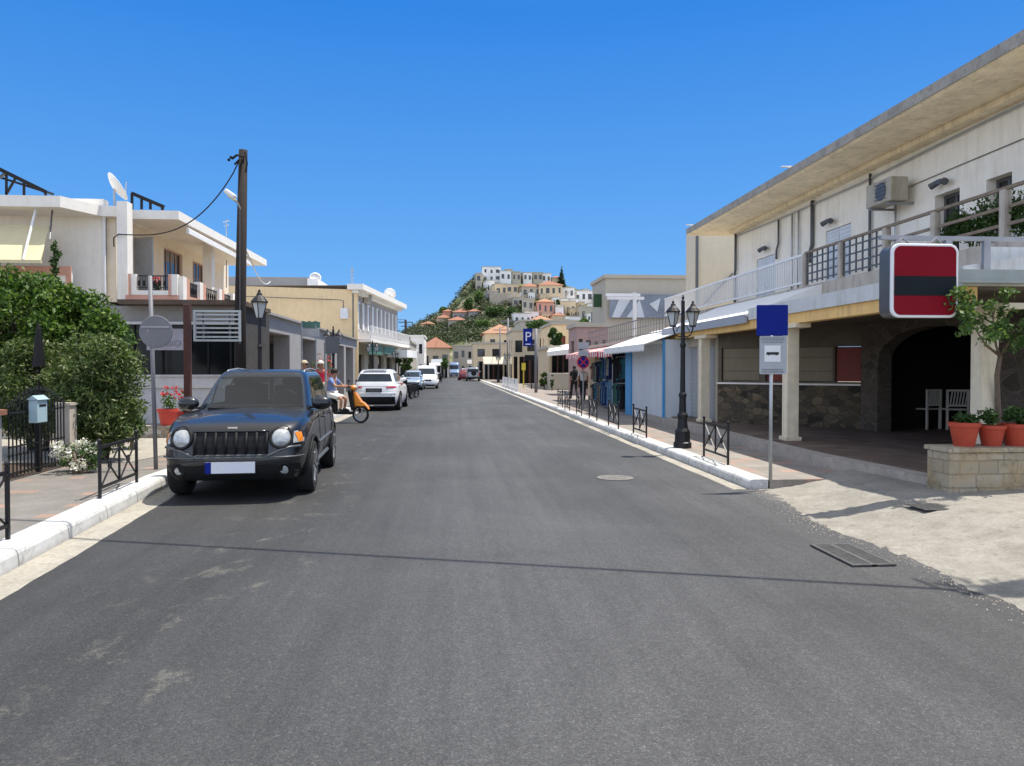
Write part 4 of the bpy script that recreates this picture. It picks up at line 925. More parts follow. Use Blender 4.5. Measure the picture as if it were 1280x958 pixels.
# the low arcade along the street
Ar = thing('arcade', 'long low grey colonnade with square pillars opening onto the left pavement', 'building', (-6.3, 30, 0))
AX0 = -6.15; ztop = 3.5; ya0 = 24.6
q = MB(); q.box(-11, AX0, ya0, 50.5, ztop - .62, ztop - .08); q.build('beam', 'plaster_grey', Ar)
q = MB(); q.box(-11, AX0 + .15, ya0 - .05, 50.5, ztop - .078, ztop); q.build('roof', 'plaster_grey', Ar)
ypl = [(ya0, ya0 + 1.7)] + [(AX(a, 420, AX0).y, AX(b, 420, AX0).y) for a, b in ((362, 378), (395, 405), (414, 421))] + [(44.5, 45.3), (48.6, 49.4)]
for a, b in ypl: q = MB(); q.box(AX0 - .6, AX0, a, b, .15, ztop - .62); q.build('pillar', 'plaster_grey', Ar)
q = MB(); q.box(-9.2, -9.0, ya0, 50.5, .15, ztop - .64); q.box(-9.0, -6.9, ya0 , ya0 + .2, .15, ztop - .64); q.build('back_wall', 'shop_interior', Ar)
q = MB(); q.box(-8.98, -8.94, 27.5, 29.5, .15, 2.4); q.build('shop_door', 'plaster_pink', Ar)
# planting in the arcade
q = MB(); q.leaves([((-5.8, 33 + i * .8, 1.2 + .5 * math.sin(i * 2)), (.35, .4, .5)) for i in range(5)], 900, .1); o = q.build('shrub', 'leaves_mid'); tag(o, 'leafy shrub with red blossom in front of the grey arcade pillars', 'shrub')
q = MB(); q.leaves([((-5.7, 33 + i * .8, 1.55 + .4 * math.sin(i * 2)), (.3, .4, .3)) for i in range(5)], 200, .08, 1.2); q.build('flowers', 'petals_red', o)
# free-standing sign frame with green lettering shapes
t = thing('arcade_sign_frame', 'white sign frame on two thin posts with a row of dull green shapes on top', 'sign', AX(397, 500, -5.3))
Ys = AX(397, 420, -5.3).y
for px in (377, 395): q = MB(); e = AY(px, 420, Ys - 2); q.tube([(e.x, Ys - 2, .15), (e.x, Ys - 2, AY(px, 405, Ys - 2).z)], .03); q.build('post', 'galvanised', t)
a, b = AY(377, 411, Ys - 2), AY(399, 421, Ys - 2); q = MB(); q.box(a.x, b.x, Ys - 2.03, Ys - 1.97, b.z, a.z); q.build('panel', 'galvanised', t)
q = MB()
for k in range(6): c = AY(379 + k * 3.8, 405 + (k % 2), Ys - 2); q.box(c.x - .06, c.x + .06, Ys - 2.02, Ys - 1.98, c.z - .12, c.z + .1)
q.build('top_shapes', mat('dull_green', (0.08, 0.2, 0.16), .6), t)

# yellow building
YY = 52.0
Yl = thing('yellow_building', 'two-storey yellow building with a wide blank side wall and a grey shuttered street front', 'building', (-6.5, YY, 0))
x0 = AY(262, 360, YY).x; x1 = AY(447, 360, YY).x; zt2 = AY(400, 362, YY).z
fe = AX(497, 400, -4.6)   # far end of street front
q = MB(); q.add([(x0, YY - 2.4, 0), (x1, YY, 0), (x1, YY, zt2), (x0, YY - 2.4, zt2), (x0, YY + .3, 0), (x1, YY + .3, 0), (x1, YY + .3, zt2), (x0, YY + .3, zt2)], [(0, 1, 2, 3), (7, 6, 5, 4), (3, 2, 6, 7), (0, 3, 7, 4), (1, 5, 6, 2), (0, 4, 5, 1)]); q.build('side_wall', 'plaster_yellow', Yl)
q = MB(); q.box(AY(262, 350, YY).x, AY(378, 350, YY).x, YY + 2.2, YY + 8, 7, AY(330, 346, YY + 2).z); q.build('roof_room', 'plaster_grey', Yl)
q = MB(); q.box(AY(377, 350, YY).x, AY(391, 350, YY).x, YY + 2.0, YY + 8, 7, AY(330, 348, YY + 2).z); q.build('roof_room_end', 'fabric_white', Yl)
f0 = Vector((x1 - .3, YY)); f1 = Vector((-4.75, 68.0)); fa = math.atan2(f1.y - f0.y, f1.x - f0.x); FL = (f1 - f0).length
hy = []
for k in range(5): u = 1.6 + k * 3.1; hy.append((u, u + 1.0, 4.3, 6.2))
q = MB(); PY = wall(q, f0, fa, FL, 3.4, zt2, hy, .3); q.build('wall', mat('plaster_mauve_grey', (0.36, 0.34, 0.33), .85, dirt=(.25, .22, .2), damt=.3), Yl)
for h in hy: window(PY, h, Yl, 'white_metal', 'window_glass', .1, .08, 1, 'window', 'white_metal')
hy2 = [(u, u + 2.2, .2, 2.6) for u in (1.0, 4.4, 7.8, 11.2)]
q = MB(); P2_ = wall(q, f0, fa, FL, .1, 3.4, hy2, .3); q.build('lower_wall', 'plaster_beige', Yl)
for h in hy2: q = MB(); pbox(q, P2_, h[0], h[1], h[2], h[3], .2, .24); q.build('shop_window', 'shop_glass', Yl)
q = MB(); pbox(q, PY, -.4, FL + .4, zt2 - .02, zt2 + .35, -.75, .3); pbox(q, PY, -.2, FL + .2, zt2 - .25, zt2 - .022, -.4, .0); q.build('cornice', 'plaster_white', Yl)
q = MB(); q.add([P_ for P_ in (PY(0, zt2 + .3, .3), PY(FL, zt2 + .3, .3), PY(FL, zt2 + .3, 10), PY(0, zt2 + .3, 10))], [(0, 1, 2, 3)]); q.build('roof', 'plaster_grey', Yl)
q = MB(); pbox(q, PY, .5, FL, 3.4, 3.6, -1.1, 0); q.build('balcony_slab', 'plaster_white', Yl)
q = MB()
for z in (3.75, 4.45): pbox(q, PY, .5, FL, z, z + .05, -1.08, -1.03)
u = .5
while u < FL: pbox(q, PY, u, u + .04, 3.6, 4.45, -1.07, -1.04); u += .28
q.build('balcony_railing', 'white_metal', Yl)
q = MB(); pbox(q, PY, .7, 5.2, 2.6, 3.3, -.9, -.8); pbox(q, PY, 6, 10, 2.7, 3.25, -.9, -.8); q.build('shop_board', 'dull_green', Yl)
q = MB(); pbox(q, PY, 10.5, 15.5, 2.5, 3.1, -1.8, -.2); q.build('awning', 'fabric_white', Yl)
q = MB(); c = PY(2.2, 6.4, 0); pbox(q, PY, 2.9, 3.9, 6.25, 6.95, -.4, -.05); q.build('air_conditioner', 'ac_beige', Yl)
q = MB(); q.tube([(x1 - .3, YY - .06, 7), (x1 - .3, YY - .06, .2)], .05); q.tube([(x1 - .9, YY - .25, 5.6), (x1 - .9, YY - .25, 6.1), (x1 - 1.1, YY - .27, 6.15), (x0 + 2, YY - 2.2, 6.2)], .025, 5); q.build('pipework', 'plastic_grey', Yl)
q = MB(); q.box(x1 - 1.1, x1 - .6, YY - .42, YY - .12, 4.9, 5.6); q.build('meter_box', 'white_metal', Yl)
d = AY(394, 357, YY + 3); dish((d.x, YY + 3, d.z), .4, R(20), R(60), 'grey satellite dish on the yellow building beside its rooftop room', 'galvanised')
d = AY(487, 378, YY + 11); dish((d.x, YY + 11, d.z), .5, R(170), R(65), 'large white satellite dish tilted up over the far roof corner of the yellow building')
q = MB(); a = AY(440, 360, YY + 1); q.tube([a, AY(440, 334, YY + 1)], .04, 5)
for z in (338, 343, 348): q.bar(AY(437, z, YY + 1), AY(443, z, YY + 1), .03, .03)
thingmesh(q, 'antenna', 'galvanised', 'tall thin television aerial on the corner of the yellow building', 'aerial')
# ------------------------------------------------ street furniture
def lantern(q_parts, c, s, parent):
    """c: centre bottom of lantern, s scale"""
    x, y, z = c
    g_ = MB().lathe([(.055 * s, 0), (.12 * s, .26 * s)], (x, y, z), 4); g_.build('lamp_glass', 'lamp_glass', parent, world=False)
    f = MB()
    for k in range(4):
        a = 2 * math.pi * k / 4; f.bar((x + .057 * s * math.cos(a), y + .057 * s * math.sin(a), z), (x + .123 * s * math.cos(a), y + .123 * s * math.sin(a), z + .26 * s), .014 * s, .014 * s)
    f.lathe([(.07 * s, -.03 * s), (.06 * s, .0)], (x, y, z), 8)
    f.lathe([(.14 * s, .258 * s), (.15 * s, .275 * s), (.1 * s, .34 * s), (.05 * s, .39 * s), (.045 * s, .42 * s), (.02 * s, .44 * s), (.028 * s, .46 * s), (.004 * s, .5 * s)], (x, y, z), 12)
    f.build('lantern_frame', 'black_iron', parent, world=False)
def lamp_post(label, loc, double, H_):
    t = thing('street_lamp', label, 'street lamp', loc, 0, 'old-style street lamps')
    q = MB(); q.lathe([(.17, 0), (.17, .1), (.145, .12), (.14, .32), (.1, .38), (.085, .55), (.1, .6), (.1, .63), (.07, .68), (.062, .95), (.075, .98), (.075, 1.02), (.05, 1.06), (.042, 1.9), (.055, 1.93), (.055, 1.97), (.038, 2.0), (.034, H_)], n=16)
    q.build('post', 'black_iron', t, world=False, smooth=False)
    if double:
        q = MB()
        for s in (-1, 1):
            q.tube([(0, 0, H_ - .62), (s * .06, 0, H_ - .66), (s * .15, 0, H_ - .62), (s * .19, 0, H_ - .5), (s * .19, 0, H_ - .45)], .014, 6)
            q.tube([(0, 0, H_ - .4), (s * .07, 0, H_ - .45), (s * .13, 0, H_ - .55)], .009, 5)
        q.build('arms', 'black_iron', t, world=False)
        q = MB().lathe([(.03, H_), (.04, H_ + .02), (.015, H_ + .05), (.03, H_ + .08), (.004, H_ + .14)], n=10); q.build('finial', 'black_iron', t, world=False)
        for s in (-1, 1): lantern(None, (s * .19, 0, H_ - .44), .95, t)
    else:
        lantern(None, (0, 0, H_ + .03), 1.25, t)
    return t
b = G(853, 560, .13); L0 = lamp_post('black double-headed lamp post on the right pavement between two barriers', b, True, AY(856, 378, b.y).z - .13)
dup(L0, G(466, 497, .15) + Vector((0, 0, 0)), R(8), 'black twin lamp post on the left kerb beyond the white hatchback SUV')
dup(L0, G(417, 516, .15), R(20), 'black twin lamp post on the left pavement by the blank grey board')
dup(L0, (-4.35, 60, .15), R(5), 'small distant black twin lamp post by the far end of the yellow building')
dup(L0, (4.6, 64, .15), 0, 'distant black lamp post on the right kerb before the blue parking sign'); dup(L0, (4.7, 78, .15), R(30), 'farthest black lamp post on the right kerb among the poles')
p1 = AY(325, 500, 17.0); lamp_post('black single-lantern lamp post rising behind the parked dark 4x4', (p1.x, 17.0, .15), False, 2.55)
# the blank grey board beside the second lamp
b = G(408, 540, .15); t = thing('information_board', 'blank grey board on a pale pole seen from behind above the scooter rider', 'sign', (AY(407, 400, 23.5).x, 23.5, .15))
x = AY(407, 400, 23.5).x; q = MB(); q.cyl((x, 23.5, .15), (x, 23.5, 2.6), .035); q.build('pole', 'galvanised', t)
a, c = AY(407, 421, 23.5), AY(424, 442, 23.5); q = MB(); q.box(a.x, c.x, 23.45, 23.48, c.z, a.z); q.build('board', 'plastic_grey', t)

def barrier(label, p0, L_, rz, mats='black_iron'):
    t = thing('pedestrian_barrier', label, 'barrier', p0, rz, 'low black crossed pavement barriers'); h = .64
    for x in (0, L_):
        q = MB(); q.box(x - .015, x + .015, -.015, .015, 0, h); q.ball((x, 0, h + .025), .027, 8, 6); q.build('post', mats, t, world=False)
    q = MB(); q.box(.018, L_ - .018, -.012, .012, h - .07, h - .035); q.build('top_rail', mats, t, world=False)
    q = MB(); q.box(.018, L_ - .018, -.012, .012, .11, .14); q.build('bottom_rail', mats, t, world=False)
    q = MB(); m_ = L_ / 2; q.bar((m_, 0, .14), (m_, 0, h - .07), .022, .022)
    for a, b_, y in ((.02, m_, .008), (m_, .02, -.008), (m_, L_ - .02, .008), (L_ - .02, m_, -.008)): q.bar((a, y, h - .07), (b_, y, .14), .018, .012)
    for x in (m_ / 2, m_ * 1.5): q.lathe([(.05, -.008), (.05, .008), (.035, .008), (.035, -.008)], (x, 0, (h + .07) / 2), 14, 'y', True)
    q.build('cross_braces', mats, t, world=False); return t
b0 = barrier('black crossed barrier on the left pavement in front of the bush', G(125, 624, .15), 1.25, R(94))
e0 = G(9, 675, .15); dup(b0, (e0.x + .05, e0.y - 1.25, .15), R(92), 'black crossed barrier cut off by the left edge of the view')
desc = ['nearest the bus stop sign', 'just beyond the double lamp post', 'in front of the white hut', 'beside the blue-framed shop rack', 'by the dark clothes rails', 'under the round no-parking sign', 'farthest along, near the walking couple']
for (px, py), ds in zip(((910, 582), (808, 548), (773, 537), (746, 527), (727, 520.5), (712, 514.5), (703, 510)), desc):
    b = G(px, py, .13); dup(b0, b, R(90 + random.uniform(-2, 2)), 'black crossed barrier on the right pavement, ' + ds)

# left: round sign seen from behind, brown post with slatted frame
b = G(195, 587, .15); t = thing('round_traffic_sign', 'back of a round traffic sign on a tall bare grey pole', 'sign', b)
q = MB(); q.cyl((b.x, b.y, .15), (b.x - .06, b.y, AY(191, 345, b.y).z), .03); q.build('pole', 'sign_back', t, smooth=True)
c = AY(195, 415, b.y - .06); q = MB(); q.lathe([(.23, -.006), (.24, 0), (.23, .006)], (c.x, c.y + .0, c.z), 32, 'y'); q.build('disc', 'sign_back', t)
q = MB(); q.box(c.x - .2, c.x + .2, c.y + .01, c.y + .02, c.z - .08, c.z - .06); q.box(c.x - .2, c.x + .2, c.y - .02, c.y - .008, c.z + .06, c.z + .08); q.box(c.x - .12, c.x - .1, c.y - .014, c.y - .007, c.z, c.z + .03); q.build('clamp', 'grey_steel', t)
Yp = 17.6; b = AY(235, 500, Yp); t = thing('slatted_sign_frame', 'empty white slatted sign frame on a dark brown post above the red pots', 'sign', (b.x, Yp, .15))
q = MB(); q.box(b.x - .07, b.x + .07, Yp - .07, Yp + .07, .15, AY(238, 381, Yp).z); q.build('post', 'post_brown', t, bevel=.01)
x0, x1 = AY(242, 400, Yp).x, AY(301, 400, Yp).x; z1, z0 = AY(270, 388, Yp).z, AY(270, 427, Yp).z
q = MB(); q.box(x0, x1, Yp - .03, Yp + .03, z0, z0 + .045); q.box(x0, x1, Yp - .03, Yp + .03, z1 - .045, z1); q.box(x0, x0 + .045, Yp - .028, Yp + .028, z0 + .045, z1 - .045); q.box(x1 - .045, x1, Yp - .028, Yp + .028, z0 + .045, z1 - .045); q.build('frame', 'galvanised', t)
q = MB()
for k in range(6): z = lerp(z0 + .1, z1 - .1, k / 5); q.box(x0 + .045, x1 - .045, Yp - .015, Yp + .015, z - .018, z + .018)
q.build('slats', 'galvanised', t)
for x in (x0 + .2, x1 - .25): q = MB(); q.box(x - .02, x + .02, Yp + .016, Yp + .04, z0 + .045, z1 - .045); q.build('stile', 'plastic_grey', t)
# wooden utility pole with its lamp
b = AY(301, 500, 20.2); ptop = AY(304, 188, 20.2); t = thing('utility_pole', 'tall dark wooden utility pole with a street light behind the parked 4x4', 'pole', (b.x, 20.2, .15))
q = MB(); q.tube([(b.x - .02, 20.2, .15), (b.x, 20.2, 3), (ptop.x, 20.2, ptop.z)], [.16, .145, .11], 12); q.build('pole', 'pole_wood', t, smooth=True)
q = MB(); q.tube([AY(304, 196, 20.0), AY(296, 194, 20.0), AY(290, 199, 20)], .03, 6); q.ball(AY(289, 197, 20), .045, 8, 5); q.ball(AY(286, 200, 20), .04, 8, 5); q.tube([AY(299, 200, 20), AY(293, 206, 20)], .025, 6); q.tube([AY(306, 190, 20.05), AY(309, 204, 20.05), AY(307, 216, 20.05)], .02, 6); q.build('insulators', 'plastic_black', t)
q = MB(); q.tube([AY(301, 262, 20.1), AY(297, 254, 20.0), AY(291, 246, 19.8)], .022, 6); arm = q.build('lamp_arm', 'galvanised', t)
c = AY(288, 243, 19.7); q = MB(); q.obox(c, (.3, .22, .12), 0, 0, R(35)); q.build('lamp_head', 'fabric_white', t, bevel=.04)
c = AY(290, 248, 19.7); q = MB(); q.obox(c, (.22, .17, .06), 0, 0, R(35)); q.build('lamp_glass', 'fabric_sand', t, bevel=.02)
for a, b_ in (((301, 262), (303, 330)),): q = MB(); q.tube([AY(300, 262, 20.02), AY(300, 330, 20.03), AY(300, 430, 20.02)], .012, 5); q.build('cable', 'plastic_grey', t)
a, e = AY(298, 203, 20.1), AY(148, 293, 21.1)
q = MB(); pts = []
for k in range(25):
    s = k / 24; p = a.lerp(e, s); p.z -= 1.05 * math.sin(math.pi * s ** .8) * .75; pts.append(p)
q.tube(pts, .016, 6); q.tube([e, e + Vector((-.12, 0, -.1)), e + Vector((-.2, .2, -.3))], .016, 5); tag(q.build('service_cable', 'black_iron'), 'dark sagging cable from the wooden pole to the white house pillar', 'cable')
q = MB(); a = AY(306, 310, 20.3); e = AY(338, 352, 51.8); q.tube([a.lerp(e, k / 12) - Vector((0, 0, .5 * math.sin(math.pi * k / 12))) for k in range(13)], .02, 5); tag(q.build('service_cable', 'white_metal'), 'pale cable running from the wooden pole to the yellow building wall', 'cable')

# stone border with red pots
q = MB(); q.box(-9.5, -4.9, 17.0, 17.35, .1, .36); o = q.build('garden_wall', 'border_stone'); tag(o, 'low rubble stone border wall under the red flower pots', 'wall')
q = MB(); q.box(-9.52, -4.88, 16.98, 17.37, .361, .4); q.build('coping', 'gutter_concrete', o)
for px, r_, lb in ((210, .21, 'wide red flower pot with pink geraniums, left of the brown post'), (229, .17, 'red flower pot partly behind the brown post')):
    c = AY(px, 526, 17.2 if px < 220 else 17.9); pot((c.x, c.y, .4 if px < 220 else .3), r_, .36, lb, 'pot_red', 'leaves_mid', 'red pots on the stone border', 'petals_red', .4)

# gate and garden
t = thing('iron_gate', 'black wrought-iron garden gate with arched spear tops', 'gate', (-5.82, 10.9, .15))
ga, gb = G(19, 600, .15), G(73, 584, .15); ga = Vector((-5.8, ga.y - .2, .15)); gb = Vector((-5.85, gb.y, .15)); n = 16
q = MB()
for k in range(n + 1):
    p = ga.lerp(gb, k / n); h = .78 + .3 * math.sin(math.pi * (k / n)) ** 1.0 * (1 if True else 0); h = .95 + .22 * math.sin(math.pi * min(1, (k / n) * 1.0)); q.bar(p + Vector((0, 0, .06)), p + Vector((0, 0, h)), .014, .014)
    q.lathe([(.003, 0), (.02, .02), (.002, .09)], (p.x, p.y, p.z + h), 6); q.ball((p.x, p.y, p.z + .34), (.022, .022, .03), 6, 4)
q.build('bars', 'black_iron', t)
q = MB()
for z in (.1, .45, .9): q.bar(ga + Vector((0, 0, z)), gb + Vector((0, 0, z)), .03, .02)
q.bar(ga.lerp(gb, .5) + Vector((.0, 0, .03)), ga.lerp(gb, .5) + Vector((0, 0, 1.15)), .05, .05); q.build('rails', 'black_iron', t)
tpp = ga.lerp(gb, .38); q = MB(); bx = tpp + Vector((.09, 0, .9)); q.obox(bx, (.12, .26, .32)); mbx = q.build('mailbox', mat('mailbox_blue', (0.33, 0.45, 0.48), .45, var=.06), bevel=.01); tag(mbx, 'pale blue-grey metal mailbox hung on the iron gate', 'mailbox')
q = MB(); q.prism([(bx.x - .08, bx.z + .16), (bx.x + .08, bx.z + .16), (bx.x, bx.z + .22)], 'y', bx.y - .15, bx.y + .15); q.build('lid', 'mailbox_blue', mbx)
q = MB(); q.obox(bx + Vector((.061, 0, .08)), (.006, .18, .03)); q.build('slot', 'plastic_black', mbx)
q = MB(); q.box(-5.98, -5.78, gb.y + .03, gb.y + .25, .15, 1.08); q.box(-6.0, -5.76, gb.y + .01, gb.y + .27, 1.08, 1.12); tag(q.build('gate_pillar', mat('pillar_beige', (0.5, 0.44, 0.36), .85, dirt=(.3, .26, .2), damt=.5)), 'narrow plastered pillar at the hinge end of the gate', 'pillar')
q = MB(); q.box(-9, -5.72, ga.y - 1.6, ga.y - .3, .15, 1.05); o = q.build('gate_wall', 'plaster_grey'); tag(o, 'low grey garden wall with a tiled top at the left edge', 'wall')
q = MB(); q.box(-9.02, -5.66, ga.y - 1.62, ga.y - .28, 1.051, 1.12); q.build('coping', 'roof_tile_red', o)
q = MB(); q.add([(-16, 6, .153), (-5.86, 6, .153), (-5.88, 12.4, .153), (-6.8, 16.9, .153), (-16, 16.9, .153)], [(0, 1, 2, 3, 4)]); struct(q.build('garden_soil', 'soil'))
q = MB(); q.box(-5.98, -5.86, gb.y + .28, 13.2, .14, .24); struct(q.build('garden_kerb', 'gutter_concrete'))
def shrub(name, label, cat, stems, clumps, n, size, leaf, bark='bark', fill=.5, aspect=2.2):
    t = thing(name, label, cat, stems[0][0]); q = MB()
    for st in stems:
        q.tube(st, [.06 * (1 - .75 * i / (len(st) - 1)) for i in range(len(st))], 7)
    for c, r_ in clumps[::2]:
        s0 = Vector(stems[int(len(stems) * random.random())][1]); q.tube([s0, s0.lerp(Vector(c), .5) + Vector((random.uniform(-.1, .1), random.uniform(-.1, .1), .05)), Vector(c)], [.018, .012, .004], 5)
    q.build('trunk', bark, t, smooth=True); MB().leaves(clumps, n, size, aspect, fill=fill).build('crown', leaf, t); return t
def blob(cx, cy, cz, rx, ry, rz, k, r0, r1):
    out = []
    while len(out) < k:
        d = Vector((random.gauss(0, 1), random.gauss(0, 1), random.gauss(0, 1))).normalized() * random.uniform(.35, 1) ** .5
        r_ = random.uniform(r0, r1); out.append(((cx + d.x * (rx - r_ * .6), cy + d.y * (ry - r_ * .6), cz + d.z * (rz - r_ * .6)), (r_, r_, r_ * .8)))
    return out
cA = AY(55, 395, 14.4)
shrub('lemon_tree', 'large bright green glossy-leaved tree at the left edge above the gate', 'tree', [[(cA.x, 14.4, .15), (cA.x + .1, 14.4, 1.2), (cA.x - .1, 14.3, 2.2)], [(cA.x - .3, 14.5, .15), (cA.x - .5, 14.5, 1.3), (cA.x - 1, 14.4, 2.2)]],
      blob(cA.x - .5, 14.4, 2.35, 1.75, 1.2, 1.1, 80, .26, .42) + blob(cA.x + 1.05, 14.2, 2.15, .6, .5, .65, 20, .2, .32), 34000, .1, 'leaves_bright', 'bark_dark')
cB = AY(86, 500, 12.3)
shrub('oleander_bush', 'tall olive-green oleander bush hanging over the left pavement', 'bush', [[(cB.x + .1, 12.85, .15), (cB.x + .02, 12.95, .8), (cB.x - .1, 13.05, 1.6)], [(cB.x - .1, 13.05, .15), (cB.x - .3, 13.05, .8), (cB.x - .5, 13.15, 1.7)], [(cB.x + .2, 13.05, .15), (cB.x + .35, 13.05, .9), (cB.x + .5, 13.05, 1.5)]],
      blob(cB.x + .14, 12.85, 1.25, .8, .6, 1.08, 90, .18, .3) + blob(cB.x - 1.0, 13.3, 1.35, .8, .5, 1.0, 60, .2, .32), 42000, .08, 'leaves_olive', 'bark', aspect=3.2)
c = AY(165, 528, 14.5); shrub('round_shrub', 'low rounded dark green shrub between the bush and the stone border', 'shrub', [[(c.x, 14.5, .15), (c.x, 14.5, .4)]], blob(c.x - .2, 14.6, .5, .6, .4, .36, 14, .13, .22), 3500, .05, 'leaves_dark')
c = G(95, 588, .2); t = shrub('flowering_shrub', 'low shrub covered in small white blossoms beside the gate pillar', 'shrub', [[(c.x, c.y, .15), (c.x, c.y, .3)]], blob(c.x - .05, c.y + .2, .36, .42, .35, .26, 18, .08, .15), 1800, .045, 'leaves_dark')
MB().leaves([(cc_, (r_[0] * 1.15, r_[1] * 1.15, r_[2] * 1.2)) for cc_, r_ in blob(c.x - .05, c.y + .12, .4, .42, .34, .26, 22, .05, .09)], 900, .04, 1.2, fill=.25).build('blossoms', 'petals_white', t)
c = AY(68, 352, 18); q = MB(); q.leaves([(tuple(AY(68 + dx, y, 18)), (.09, .09, .12)) for dx, y in ((0, 308), (3, 318), (-1, 328), (1, 338), (2, 350), (-2, 360))], 500, .09); o = q.build('young_tree', 'leaves_dark'); tag(o, 'thin dark upright sapling rising above the bright green tree', 'tree')
MB().tube([(c.x, 18, .15), AY(68, 310, 18)], .03, 6).build('trunk', 'bark_dark', o)
q = MB(); a = AY(48, 404, 12.9); q.tube([(a.x, 12.9, .15), (a.x, 12.9, a.z - .75), (a.x, 12.9, a.z - .7), (a.x, 12.9, a.z - .1), a], [.02, .02, .1, .04, .01], 8); tag(q.build('folded_parasol', 'plastic_black'), 'dark folded parasol standing inside the left garden', 'parasol')
